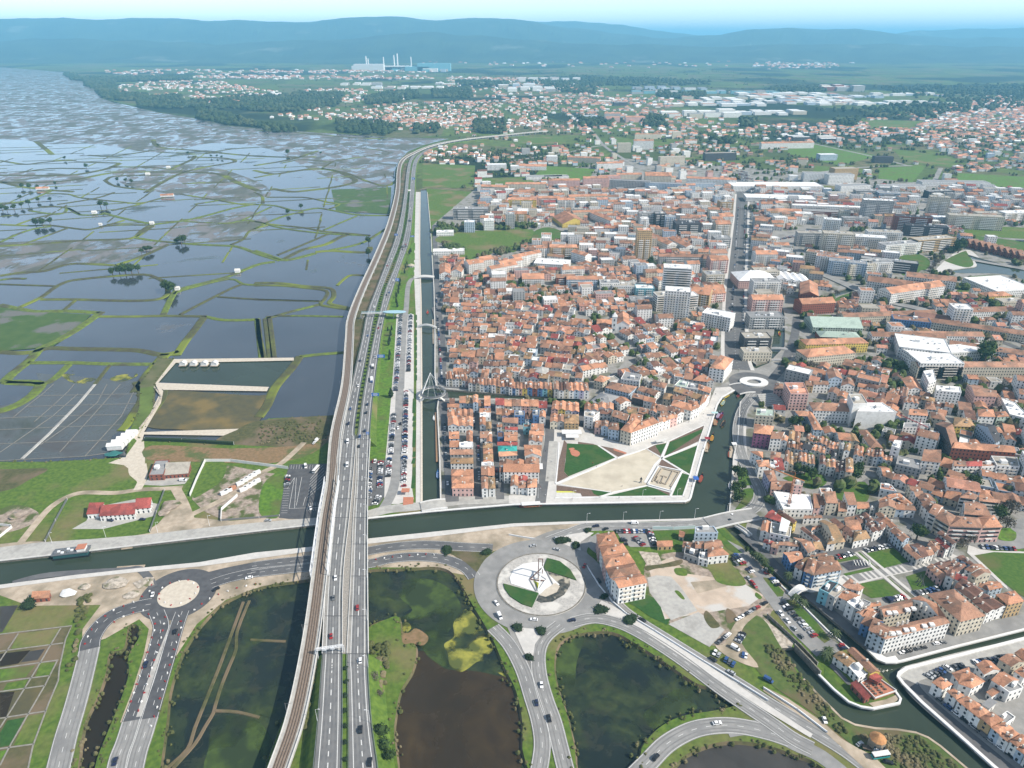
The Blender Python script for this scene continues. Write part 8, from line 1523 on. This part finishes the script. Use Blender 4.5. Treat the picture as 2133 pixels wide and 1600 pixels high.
# boats
def boat(code,x,y,hx,hy,L,lab,cols,roof=False,grp_=None):
 (a,b),(c,d)=W(code,[(x,y),(x+hx,y+hy)],-1.7);g_=empty("boat",(a,b,-1.75),math.atan2(d-b,c-a),lab,"boat",grp_);w_=L*.085+.5
 xs=[-.5,-.42,-.25,0,.25,.42,.5];ws=[.12,.6,.95,1,.95,.6,.12];zs=[1.7,1.1,.75,.7,.75,1.3,2.3];m=MB();n=len(xs)
 v=[(L*x_,w_*q,z_)for x_,q,z_ in zip(xs,ws,zs)]+[(L*x_,-w_*q,z_)for x_,q,z_ in zip(xs,ws,zs)]+[(L*x_*.92,w_*q*.6,.0)for x_,q in zip(xs,ws)]+[(L*x_*.92,-w_*q*.6,.0)for x_,q in zip(xs,ws)]
 f=[(i,i+1,2*n+i+1,2*n+i)for i in range(n-1)]+[(n+i+1,n+i,3*n+i,3*n+i+1)for i in range(n-1)]+[(0,2*n,3*n,n),(n-1,2*n-1,4*n-1,3*n-1)]
 m.add(v,f);m.build("hull",cols[0],g_);m=MB();m.add([(L*x_*.9,w_*q*.86*s_,.55)for s_ in(1,-1)for x_,q in zip(xs,ws)],[(n+i,n+i+1,i+1,i)for i in range(n-1)]);m.build("deck",cols[1],g_)
 m=MB()
 for i in range(5):m.box((L*(-.28+i*.13),0,.55),(.45,w_*1.5,.35))
 m.build("benches",cols[2],g_,kind="stuff")
 m=MB();m.tube((L*.47,0,1.7),(L*.53,0,3.0),.16,.06,5);m.build("prow",cols[2],g_)
 if roof:
  m=MB();m.box((-.02*L,0,2.5),(L*.74,w_*1.9,.25));m.build("roof",M_white,g_)
  for i in(-1,1):
   for j in(-1,1):m=MB();m.tube((i*L*.3,j*w_*.8,.5),(i*L*.3,j*w_*.8,2.5),.07,n=4);m.build("post",M_steelw,g_)
BC={k:mat(k+"_boat_paint",v,None,1,.5)for k,v in dict(black=(.03,.03,.03),yellow=(.5,.38,.05),red=(.35,.04,.03),white=(.6,.6,.6),blue=(.05,.15,.35),wood=(.25,.15,.08),green=(.06,.22,.12),violet=(.25,.12,.3)).items()}
for x,y,hx,hy,lab,k3 in((1790,105,8,-5,"yellow and white narrow boat nearest the road bridge, left bank","white yellow yellow"),(1890,95,4,-8,"dark narrow boat under the road bridge on the canal axis","wood black red"),(1760,160,5,-8,"yellow-green boat moored below the first one, left bank","yellow white green"),(1720,265,4,-8,"violet-rimmed boat, left of two moored side by side","black violet white"),(1745,270,4,-8,"violet-rimmed boat, right of two moored side by side","violet black red"),(1700,325,5,-8,"long dark boat at the pontoon below the violet pair","black wood red"),(1762,335,4,-8,"dark boat alone in midstream","wood black black"),(1880,300,2,-8,"small dark boat at the right bank, upper","black red wood"),(1855,360,2,-8,"dark red boat at the right bank, lower","red black wood"),(1670,450,2,-8,"orange-trimmed boat at the left bank pontoon","black yellow red"),(1815,585,0,-8,"dark boat tied to the right bank jetty","black wood red"),(1578,785,3,-8,"large dark boat beside the blue tent, left bank","black red wood"),(1635,520,2,-8,"flat brown boat at the left bank walkway","wood wood wood")):
 k3=k3.split();boat('c2',x,y,hx,hy,13,lab,[BC[k]for k in k3],grp_="narrow tour boats on the central canal")
boat('c2',1815,845,0,-8,7,"small white motorboat near the right bank",[BC["white"],BC["blue"],BC["white"]]);boat('c2',185,1005,16,-1,19,"roofed white tour boat with red hull moored at the garden quay",[BC["red"],BC["wood"],BC["red"]],True)
boat('c1',1478,288,0,-8,7,"small white boat on the narrow canal beside the jetty",[BC["white"],BC["white"],BC["white"]]);boat('c1',1510,755,0,-8,10,"blue and white boat moored at the canal-corner quay",[BC["blue"],BC["white"],BC["blue"]]);boat('b1',1425,995,1,-8,11,"tour boat moving up the narrow canal below the kinked bridge" if 0 else "tour boat moving along the narrow canal above the kinked footbridge",[BC["wood"],BC["red"],BC["red"]]);boat('b3',132,1165,-1,-8,12,"tour boat with yellow trim on the upper canal",[BC["yellow"],BC["wood"],BC["red"]]);boat('b2',1965,1425,-1,-8,11,"dark boat at the end of the upper canal basin",[BC["black"],BC["wood"],BC["red"]])
(a,b),(c,d)=W('c0',[(440,1440),(740,1405)],-1.7);L=math.dist((a,b),(c,d));g_=empty("floating_restaurant",((a+c)/2,(b+d)/2,-1.8),math.atan2(d-b,c-a),"dark two-deck floating restaurant with glass sides, moored at the left quay","boat")
m=MB();m.box((0,2,0),(L,7.5,1.0));m.build("hull",CM["black"],g_);m=MB();m.box((0,2,1.0),(L*.94,6.8,2.6));m.build("cabin",mat("dark_glass_cabin",(.03,.08,.085),None,1,.2),g_);m=MB();m.box((0,2,3.6),(L,7.5,.3));m.build("upper_deck",CM["grey"],g_)
for i in range(9):m=MB();m.box((-L*.4+i*L*.06,2+(i%3)*1.6-1.6,3.9),(1.6,1.4,.8));m.build("table",M_steelw if i%2 else M_steel,g_)
m=MB();m.box((L*.3,2,3.9),(L*.22,5,2.2));m.build("wheelhouse",M_white,g_);m=MB();m.box((L*.3,2,6.1),(L*.26,5.6,.2));m.build("wheelhouse_roof",M_terr,g_)
for x0,y0,x1,y1,w_,lab in((1495,235,1505,640,2.2,"long brown jetty along the canal-corner quay"),):
 q=W('c1',[(x0,y0),(x1,y1)],-1);m=MB();m.beam((*q[0],-1),(*q[1],-1),w_,.5);tag(m.build("jetty",BC["wood"]),lab,"jetty")
for i,(x0,y0,x1,y1,cd,w_,lab)in enumerate(((1050,975,1430,972,'c2',3,"long low timber landing stage at the garden corner"),(1000,1352,1092,1340,'c0',3,"small square landing stage on the left quay"),(35,985,92,982,'c2',3,"small landing stage left of the roofed tour boat"),(1690,290,1700,340,'c2',3,"wooden pontoon below the violet boats"),(1618,490,1625,560,'c2',3,"brown pontoon walkway at the garden edge"),(1835,515,1835,610,'c2',4,"grey jetty with kiosk at the right bank"),(960,1515,1190,1500,'c0',2.5,"steel lattice platform on the right-hand quay works"),(1470,1050,1475,1250,'b1',2,"narrow jetty beside the kinked footbridge"))):
 q=W(cd,[(x0,y0),(x1,y1)],-1);m=MB();m.beam((*q[0],-.9),(*q[1],-.9),w_,.5);tag(m.build("landing_stage",M_sand if i!=3 else BC["wood"]),lab,"jetty")
 # monuments, huts, fences, street furniture
t=empty("beam_sculpture",(gx,gy,.85),0,"tripod sculpture of long rust and white beams on the roundabout","sculpture");M_rust=mat("rust_steel",(.11,.06,.05),(.16,.08,.06),.8,.8)
def f1p(x,y,z=0):q=W('f1',[(x,y)],.9)[0];return(q[0]-t.location.x,q[1]-t.location.y,z)
for a,b,m_ in((f1p(578,392),f1p(578,392,16.5),M_rust),(f1p(612,345),f1p(612,345,12),M_rust),(f1p(578,392,16.3),f1p(612,345,11.8),M_rust),(f1p(505,400,.4),f1p(562,500,.4),M_conc),(f1p(505,400,.4),f1p(635,415,.6),M_rust),(f1p(508,398,.4),f1p(612,345,5),M_rust),(f1p(650,330,.4),f1p(705,440,.4),M_conc),(f1p(612,345,6),f1p(575,500,.4),M_steelw),(f1p(635,415,.5),f1p(578,500,.4),M_steelw),(f1p(612,345,5),f1p(650,400,.4),M_steelw)):
 m=MB();m.beam(a,b,.5,.5);m.build("beam",m_,t)
x,y=W('f3',[(450,370)],1.2)[0];tr=empty("restaurant_terrace",(x,y,.2),0,"raised terracotta terrace with white parapets and tables, peninsula tip","terrace");Q=[(a-x,b-y)for a,b in W('f3',[(430,442),(588,388),(470,305),(390,290),(325,330)],1.2)]
m=MB();m.prism(Q,0,1.2);m.build("floor",M_terr,tr)
for a,b in zip(Q,Q[1:]+Q[:1]):m=MB();m.beam((*a,1.5),(*b,1.5),.35,.9);m.build("parapet",M_white,tr)
for i in range(14):m=MB();u=.15+.7*(i%5)/4;v_=.2+.3*(i//5);cx=Q[4][0]+(Q[0][0]-Q[4][0])*u*.9+(Q[2][0]-Q[4][0])*v_;cy=Q[4][1]+(Q[0][1]-Q[4][1])*u*.9+(Q[2][1]-Q[4][1])*v_;m.box((cx,cy,1.2),(1.1,.9,.75));m.build("table",M_bark if i%2 else M_stonebank,tr)
def world1(code,x,y):return W(code,[(x,y)])[0]
x,y=world1('b2',905,1165);ch=empty("church",(x,y,0),-.12,"white church with square bell tower rising over the fishermen quarter","church")
def gab(w,d,h,x0=0,y0=0,rt='p',pitch=.6):return house_geo([(x0-w/2,y0),(x0+w/2,y0),(x0+w/2,y0+d),(x0-w/2,y0+d)],h,rt,pitch)
for(w_,d_,h_,x0,y0,rt)in((15,34,11,4,1,'p'),(20,12,8,-16,8,'g')):
 (v,f),(a_,b_)=gab(w_,d_,h_,x0,y0,rt);m=MB();m.add(v,f);m.build("wall",M_white,ch);m=MB();m.add(a_,b_);m.build("roof",RM['o'],ch)
m=MB();m.box((-6,3,0),(5.5,5.5,20));m.box((-6,3,20),(6.3,6.3,.6));m.build("bell_tower",M_white,ch);m=MB();m.box((-6,3,20.6),(5,5,4.5),taper=.1);m.build("tower_cap",M_white,ch)
for z in(3,9,15):m=MB();m.box((-6,.2,z),(1.4,.2,2.6));m.build("window",M_win,ch)
for xx in(1,4,7):m=MB();m.box((xx,.9,1 if xx==4 else 5),(1.4,.2,3));m.build("window",M_win,ch)
def poly_hut(code,x,y,r,h,rh,n,wall,roof_,nm,lab,cat):
 X,Y=world1(code,x,y);g_=empty(nm,(X,Y,.1),0,lab,cat);P=[(r*math.cos(2*math.pi*(i+.5)/n),r*math.sin(2*math.pi*(i+.5)/n))for i in range(n)]
 m=MB();m.prism(P,0,h);m.build("wall",wall,g_);m=MB();P2=[(a*1.03,b*1.03)for a,b in P];m.add([(a,b,h)for a,b in P2]+[(0,0,h+rh)],[(i,(i+1)%n,n)for i in range(n)]+[tuple(reversed(range(n)))]);m.build("roof",roof_,g_)
 for i in(n*5//8,n*6//8,n*7//8):
  a=2*math.pi*(i+.5)/n;m=MB();m.box((r*.98*math.cos(a),r*.98*math.sin(a),h*.35),(.9,.9,h*.35),a);m.build("window",M_win,g_)
poly_hut('d3',915,1395,3.8,6,2.6,10,mat("fieldstone",(.28,.23,.17),(.19,.155,.115),1.2,.95,bump=.5),mat("orange_slates",(.42,.22,.09),(.33,.16,.07),.8,.9),"round_stone_hut","round stone hut with pointed orange roof by the riverside track","hut")
poly_hut('b2',270,1530,8,9,3,6,M_white,M_conc,"chapel","white hexagonal chapel among the tiled roofs of the old quarter","chapel")
poly_hut('b1',1290,615,5,2.6,2.4,12,M_conc,mat("thatch",(.42,.38,.30),(.3,.27,.2),1,.95),"round_pavilion","round thatched pavilion on the grass beside the canal path","pavilion")
for i,x_ in enumerate((1510,1595,1685,1768)):
 X,Y=world1('b0',x_,1425);g_=empty("stilt_hut",(X,Y,-1),0,f"pale wooden hut on stilts in the dark pond, {ordn(i + 1)} from left","hut","huts on stilts in the pond");m=MB();m.box((0,0,1.2),(8,7,.3));m.build("platform",M_sand,g_);(v,f),(a_,b_)=gab(6,5.5,4.2,0,-2.5,'p',.5);m=MB();m.add([(p,q,max(r_,1.5))for p,q,r_ in v],f);m.build("wall",M_white,g_);m=MB();m.add(a_,b_);m.build("roof",M_lightconc,g_)
 for a in(-3.5,3.5):
  for b in(-3,3):m=MB();m.tube((a,b,-1.5),(a,b,1.2),.15,n=5);m.build("stilt",M_bark,g_)
for code,x_,y_,w_,r_,lab in(('b0',1375,38,26,'o',"tiled farmhouse on the dyke crossing between ponds"),('b0',775,178,8,'w',"small white hut left of the lone eucalyptus pair"),('b0',1250,265,7,'w',"tiny white hut where three dykes meet"),('b0',1955,660,7,'w',"small white hut on the winding dyke"),('b0',1460,805,6,'w',"small white hut beside the tall tree clump on the dyke"),('b0',828,275,5,'w',"smallest white hut on the grassy dyke"),('a0',350,1560,26,'o',"tiled farmhouse beside the tree row at the left edge"),('a0',1385,1385,9,'w',"white hut at the end of the green dyke"),('a0',1215,1440,10,'w',"white hut on the broad middle dyke"),('b1',1275,0,6,'w',"white hut beside the far rail curve")):
 X,Y=world1(code,x_,y_);g_=empty("dyke_hut",(X,Y,-.2),.2,lab,"hut");(v,f),(a_,b_)=gab(w_,min(9,w_),3.2,0,-2,'g');m=MB();m.add(v,f);m.build("wall",M_white,g_);m=MB();m.add(a_,b_);m.build("roof",RM['o']if r_=='o' else M_lightconc,g_)
X,Y=world1('c0',945,545);g_=empty("salt_heaps",(X,Y,0),.1,"bright white covered salt store at the corner of the salt pans","shed")
for i in range(5):(v,f),(a_,b_)=gab(12-i,5.5,4-i*.2,i*1.2,i*5.7,'g');m=MB();m.add(v,f);m.add(a_,b_);m.build("bay",M_white,g_)
def blobo(code,x,y,r,h,m_,nm,lab,cat,n=9,sx=1.0):
 X,Y=world1(code,x,y);mb=MB();blob(mb,(0,0,0),r,h,random.Random(int(x)),n);o=mb.build(nm,m_);o.location=(X,Y,.1);o.scale=(sx,1,1);tag(o,lab,cat)
blobo('c0',935,580,4.5,1.6,mat("green_tarpaulin",(.03,.13,.12),None,1,.6),"tarpaulin_heap","dark green tarpaulin heap below the salt store","tarpaulin",sx=1.6)
for i,(x,y,r,h,lab)in enumerate(((150,1085,6,2.5,"brown earth heap at the left edge beside the sandy bend"),(1400,1010,7,2,"pale rubble heap by the track junction"),(1350,1060,5,1.5,"sandy rubble heap beside the fenced lawn"))):blobo('c0',x,y,r,h,M_rubble,"rubble_heap",lab,"heap")
for x,y,r,h,lab in((950,70,6,2.0,"straw-coloured debris heap left of the construction roundabout"),(1190,60,5,.8,"sandy heap beside the construction roundabout entry"),(1080,160,4,.8,"pale stone heap beside the construction roundabout"),(555,150,4,1.8,"white round tank on the road works yard"),(700,95,3,1.6,"small dark skip heap above the works yard")):blobo('d0',x,y,r,h,M_white if "tank" in lab else M_slab,"heap",lab,"heap",sx=1.3)
def canopy(code,x,y,w_,d_,h_,m_,nm,lab,rz=0):
 X,Y=world1(code,x,y);g_=empty(nm,(X,Y,.3),rz,lab,"canopy");m=MB();m.box((0,0,h_),(w_,d_,.25));m.build("roof",m_,g_)
 for a in(-1,1):
  for b in(-1,1):m=MB();m.tube((a*w_*.45,b*d_*.45,0),(a*w_*.45,b*d_*.45,h_),.1,n=4);m.build("post",M_steel,g_)
canopy('c2',515,425,17,7,3.5,M_white,"entrance_canopy","flat white canopy at the top left corner of the garden");canopy('c2',520,455,11,6,3.0,M_white,"tent","white cloud-shaped tent beside the garden canopy");canopy('c2',1250,490,10,4,2.8,M_lightconc,"shelter","long grey shelter on the garden's upper edge",.3);canopy('c2',1690,262,6,3,3,mat("aqua_canvas",(.35,.5,.5),None,1,.7),"ticket_awning","pale aqua awning by the moored violet boats")
canopy('c2',1630,470,4,4,2.6,CM["red"],"red_awning","red awning on the garden's canal promenade");canopy('c2',1535,800,4,5,2.6,CC and mat("blue_canvas",(.03,.10,.35),None,1,.7),"blue_tent","blue tent at the lower promenade boat stop");canopy('c1',1245,905,6,5,3,M_terr,"kiosk","dark terracotta kiosk at the foot of the long parking");canopy('c2',1850,520,4,4,3.2,M_white,"jetty_kiosk","small round white kiosk on the right bank jetty")
canopy('e1',680,75,16,8,3,M_white,"market_canopy","white canopy on the quay north of the narrow canal");canopy('e1',1385,1100,4,8,3,M_white,"awning","white awning on the lane facing the garden")
x,y=world1('c2',1085,815);g_=empty("statue",(x,y,.4),0,"dark bronze standing statue on the pale court","statue");m=MB();m.box((0,0,0),(1.6,1.6,.8));m.build("plinth",M_conc,g_);m=MB();m.tube((-.3,0,.8),(-.15,0,2.6),.25,.35,7);m.tube((.3,0,.8),(.15,0,2.6),.25,.35,7);m.tube((0,0,2.5),(0,0,4.2),.5,.6,8);m.tube((0,0,4.2),(0,0,4.5),.2,.2,7);m.tube((-.55,0,4.0),(-.9,.2,2.6),.2,.15,6);m.tube((.55,0,4.0),(.95,-.2,2.8),.2,.15,6);blob(m,(0,0,4.45),.38,.8,random.Random(1),7);m.build("figure",CM["black"],g_)
x,y=world1('d3',1280,70);g_=empty("metal_sculpture",(x,y,.3),0,"dark spiky metal sculpture on the square lawn","sculpture")
for i in range(7):a=i*.9;m=MB();m.tube((2.6*math.cos(a),2.6*math.sin(a),0),(.8*math.cos(a+1),.8*math.sin(a+1),4+i%3*2),.3,.12,5);m.build("spike",CM["grey"],g_)
g_=empty("playground_frame",(*world1('e2',1540,1180),.35),0,"grey climbing frame on the dark playground surface","play equipment")
for i in range(6):m=MB();m.beam((-5+i*2,-1,0),(-4+i*2,1.5,2.6),.25,.25);m.beam((-4+i*2,1.5,2.6),(-3+i*2,-1,.1),.25,.25);m.build("frame",M_steel,g_)
g_=empty("amphitheatre",(*world1('e4',290,380),.2),.2,"grey stepped amphitheatre between office building and pink block","amphitheatre")
for i in range(7):m=MB();m.box((0,i*2.6-8,0),(24-i,2.6,.6+i*.6));m.build("step",M_conc,g_)
land_=poly("pale_terrace",'e4',[(390,430),(530,440),(440,620),(345,580)],2.0,M_cream_pave,oc=False)
for X0,Y0,lab,hh_,L_,rz in((530,440,"slim orange tower crane over the large white roof",30,22,2.4),(460,1060,"red tower crane rising from the building site by the art centre",26,18,2.1)):
 x,y=world1('e2' if hh_==30 else 'e5',X0,Y0);g_=empty("tower_crane",(x,y,0),rz,lab,"crane");cm=mat("crane_orange",(.45,.17,.06),None,1,.5)if hh_==30 else CM["red"]
 m=MB()
 for a,b in((-.6,-.6),(.6,-.6),(.6,.6),(-.6,.6)):m.beam((a,b,0),(a,b,hh_),.2,.2)
 for z in range(0,hh_,2):m.beam((-.6,-.6,z),(.6,-.6,z+2),.12,.12);m.beam((.6,.6,z),(-.6,.6,z+2),.12,.12)
 m.build("mast",cm,g_);m=MB();m.beam((-7,0,hh_),(L_,0,hh_),.7,.5);m.beam((0,0,hh_+4),(L_*.8,0,hh_+.4),.12,.12);m.beam((0,0,hh_),(0,0,hh_+4),.3,.3);m.build("jib",cm,g_);m=MB();m.box((-6,0,hh_-1.6),(2,1.2,1.6));m.build("counterweight",M_conc,g_)
def fence(code,pts,h,lab,m_=None,th=.15,posts=True,name="fence",cat="fence"):
 P=W(code,pts);o=P[0];g_=empty(name,(*o,.1),0,lab,cat);Q=[(a-o[0],b-o[1])for a,b in P]
 for a,b in zip(Q,Q[1:]):m=MB();m.beam((*a,h/2),(*b,h/2),th,h);m.build("panel",m_ or M_steel,g_)
 for p in Q:m=MB();m.box((*p,0),(.35,.35,h+.2));m.build("post",M_lightconc,g_)
fence('c0',[(1565,925),(1620,790),(1690,640),(1900,640),(2133,670),(2370,700)],2.6,"white hoarding around the rubble storage yard",M_white,.3)
fence('c0',[(1820,1130),(1825,1040),(1955,925)],2.4,"white hoarding along the lower storage plot",M_white,.3);fence('c0',[(1820,1128),(2133,1105),(2300,1090)],1.6,"grey mesh fence between storage plot and quay")
fence('c0',[(375,1300),(460,1130),(555,955)],2.0,"mesh fence left of the red-roofed barracks");fence('c0',[(1235,1220),(1290,1060),(1355,880)],2.0,"mesh fence right of the red-roofed barracks");fence('c0',[(0,1265),(100,1185),(90,1175),(0,1165)],2.0,"white hoarding at the left edge",M_white,.3)
fence('c0',[(1195,465),(1500,475),(1925,500)],2.6,"dark clipped hedge below the white sand terrace",M_leafd,2.2,name="hedge",cat="hedge");fence('c2',[(1180,1195),(1350,1200),(1530,1188)],2.4,"pale blue hoarding along the canal road",mat("pale_blue_sheet",(.42,.52,.52),None,1,.6),.3)
fence('c2',[(0,1245),(110,1265),(215,1280)],1.2,"red and white barrier line crossing the sandy ground",M_white,.5,name="barrier_line",cat="barrier")
fence('d3',[(252,588),(372,713),(462,812)],3.0,"tall grey quay wall of the restaurant peninsula",M_stonebank,.8,name="peninsula_wall",cat="wall");fence('d3',[(0,920),(280,1100),(520,1285)],1.2,"white-blue crash barrier beside the long straight road",M_steelw,.5,name="crash_barrier",cat="barrier")
fence('d2',[(640,-80),(740,80),(850,215),(960,310),(1200,455),(1600,705),(1900,885),(2133,1030)],1.1,"curved pale crash barrier from apartments along the lower road",M_steelw,.5,name="crash_barrier",cat="barrier")
fence('d3',[(30,330),(150,440),(300,580),(440,730)],2.2,"old grey wall between ruined plot and car lane",M_stonebank,.6,name="old_wall",cat="wall");fence('c0',[(1150,370),(1260,230),(1330,110),(1270,30)],1.0,"pale stone edge along the curved sandy path",M_slab,1.2,name="stone_edge",cat="wall")
k_=0
for x0,y0,x1,y1,n in((1830,915,1930,860,3),(1985,890,2133,800,4),(1960,840,2133,730,5)):
 for i in range(n):t=(i+.5)/n;X,Y=world1('c0',x0+(x1-x0)*t,y0+(y1-y0)*t);k_+=1;m=MB();m.box((0,0,0),(5.6,2.4,2.5));m.box((0,0,2.5),(5.7,2.5,.1));o=m.build("container",M_white if k_!=3 else RM['o']);o.location=(X,Y,.2);o.rotation_euler=(0,0,.75);tag(o,f"{'orange' if k_ == 3 else 'white'} storage container, {ordn(k_)} in the yard line from the track","container","containers in the storage yard")
bm=[MB(),MB()];bm[0].box((0,0,0),(1.2,.5,.8),taper=.7);bm[1].box((0,0,0),(1.2,.5,.8),taper=.7);BMR=bm[0].mesh("barrier",CM["red"]);BMW=bm[1].mesh("barrier",M_white);k_=0
for code,pts in(('d0',[(700,560),(735,470),(800,380),(930,285),(1100,215),(1230,130),(1250,70),(1200,20)]),('d0',[(940,380),(1060,310),(1180,285),(1270,350),(1280,420),(1230,580),(1180,740),(1110,940),(1050,1120)]),('d0',[(1360,340),(1330,500),(1280,660),(1220,860),(1170,1020),(1130,1140)]),('d0',[(1470,330),(1500,400),(1440,580),(1390,760),(1340,930),(1280,1130),(1240,1240)]),('d0',[(1310,150),(1340,90),(1420,50),(1560,35),(1630,90),(1600,170),(1510,220),(1400,245),(1310,190)]),('d0',[(1600,280),(1700,200),(1800,150),(1950,100),(2133,60)]),('c1',[(930,1455),(1130,1425),(1400,1400),(1530,1410)])):
 for x,y in resample(W(code,pts,.3),5.5):
  k_+=1;o=put("traffic_barrier",BMR if k_%2 else BMW,None,(x,y,.3),k_*.7);tag(o,"small red or white plastic barrier lining the new roads","barrier","red and white barriers of the road works")
lm=MB();lm.tube((0,0,0),(0,0,9),.12,.07,5);lm.tube((0,0,8.9),(1.6,0,9.2),.06,.05,4);LPM=lm.mesh("pole",M_steelw);lh=MB();lh.box((1.7,0,9.1),(.9,.3,.15));LHM=lh.mesh("lamp_head",M_steelw)
def lamps(code,pts,step,z,lab,grp_,flip=0):
 for i,(x,y)in enumerate(resample(W(code,pts,z),step)[:40]):g_=empty("street_lamp",(x,y,z),flip,f"{ordn(i + 1)} pale lamp post {lab}","street lamp",grp_);put("pole",LPM,g_);put("lamp_head",LHM,g_)
lamps('px',[(779,1640),(768,1460),(765.5,1300),(765.5,1080),(768,940)],34,6.9,"from bottom on the right viaduct edge","lamps on the viaduct edge",math.pi)
lamps('px',[(650,1640),(660,1520),(671,1395)],34,6.9,"from bottom on the left motorway edge","lamps on the motorway edge");lamps('c2',[(240,940),(600,965),(1000,955),(1420,945),(1500,850),(1600,500),(1680,250)],26,.4,"along the garden promenade from left","lamps of the garden promenade");lamps('c2',[(640,1150),(900,1140),(1300,1130),(1700,1095),(1960,1010)],26,.4,"from left along the canal road","lamps of the canal road");lamps('c1',[(1210,900),(1215,600),(1225,300),(1230,60)],30,.3,"from bottom in the long parking","lamps of the long parking");lamps('c0',[(430,1310),(830,1265),(1215,1235),(1940,1140)],34,.4,"from left on the left quay","lamps of the left quay")
def person_mesh(c1,c2):
 mb=MB();mb.tube((-.12,.12,0),(-.1,0,.85),.07,.1,6,1);mb.tube((.12,-.15,0),(.1,0,.85),.07,.1,6,1);mb.tube((0,0,.82),(0,0,1.15),.17,.15,8);mb.tube((0,0,1.15),(0,0,1.45),.15,.22,8);mb.tube((0,0,1.45),(0,0,1.55),.07,.06,6,2)
 mb.tube((-.23,0,1.42),(-.28,.12,.85),.06,.04,5);mb.tube((.23,0,1.42),(.28,-.12,.85),.06,.04,5);mb.tube((0,0,1.53),(0,0,1.66),.085,.11,7,2);mb.tube((0,0,1.66),(0,0,1.78),.115,.05,7,3)
 return mb.mesh("person",[c1,c2,mat("skin",(.45,.28,.2),None,1,.6),CM["black"]])
PM=[person_mesh(CM[a],CM[b])for a,b in(("navy","black"),("white","navy"),("red","black"),("grey","navy"))];pn=["dark blue","white","red","grey"]
spots={"the garden promenade":[(300,925),(520,955),(905,945),(1200,950),(1440,930),(1500,850),(1540,760),(1600,540),(1625,430)],"the lane left of the garden":[(270,700),(320,780),(300,560),(350,640),(260,860)],"the pavement below the arcades":[(1110,440),(1190,425),(1300,370),(1380,330),(1480,320),(1540,280),(1600,250)],"the pale court":[(890,620),(720,690),(930,850),(1180,590),(690,660)],"the square beside the central canal":[(1640,290),(1690,210),(1740,150),(1820,60),(1700,90),(1650,130)]}
kk=0
for wh_,L in spots.items():
 for i,(x,y)in enumerate(L):kk+=1;X,Y=world1('c2',x,y);o=put("person",PM[kk%4],None,(X,Y,.38),kk*1.1);tag(o,f"person in {pn[kk % 4]} top on {wh_}, {ordn(i + 1)} of them","person","people on "+wh_)
hz=MB();hz.box((0,39000,-6),(110000,82000,690));hm=bpy.data.materials.new("haze_air");hm.use_nodes=True
hm.node_tree.nodes.clear();pv=hm.node_tree.nodes.new("ShaderNodeVolumePrincipled");mo=hm.node_tree.nodes.new("ShaderNodeOutputMaterial")
pv.inputs["Color"].default_value=(.27,.70,1.0,1);pv.inputs["Density"].default_value=HAZE;pv.inputs["Anisotropy"].default_value=0.0
hm.node_tree.links.new(pv.outputs[0],mo.inputs["Volume"])
hz.build("haze",hm,kind="stuff")
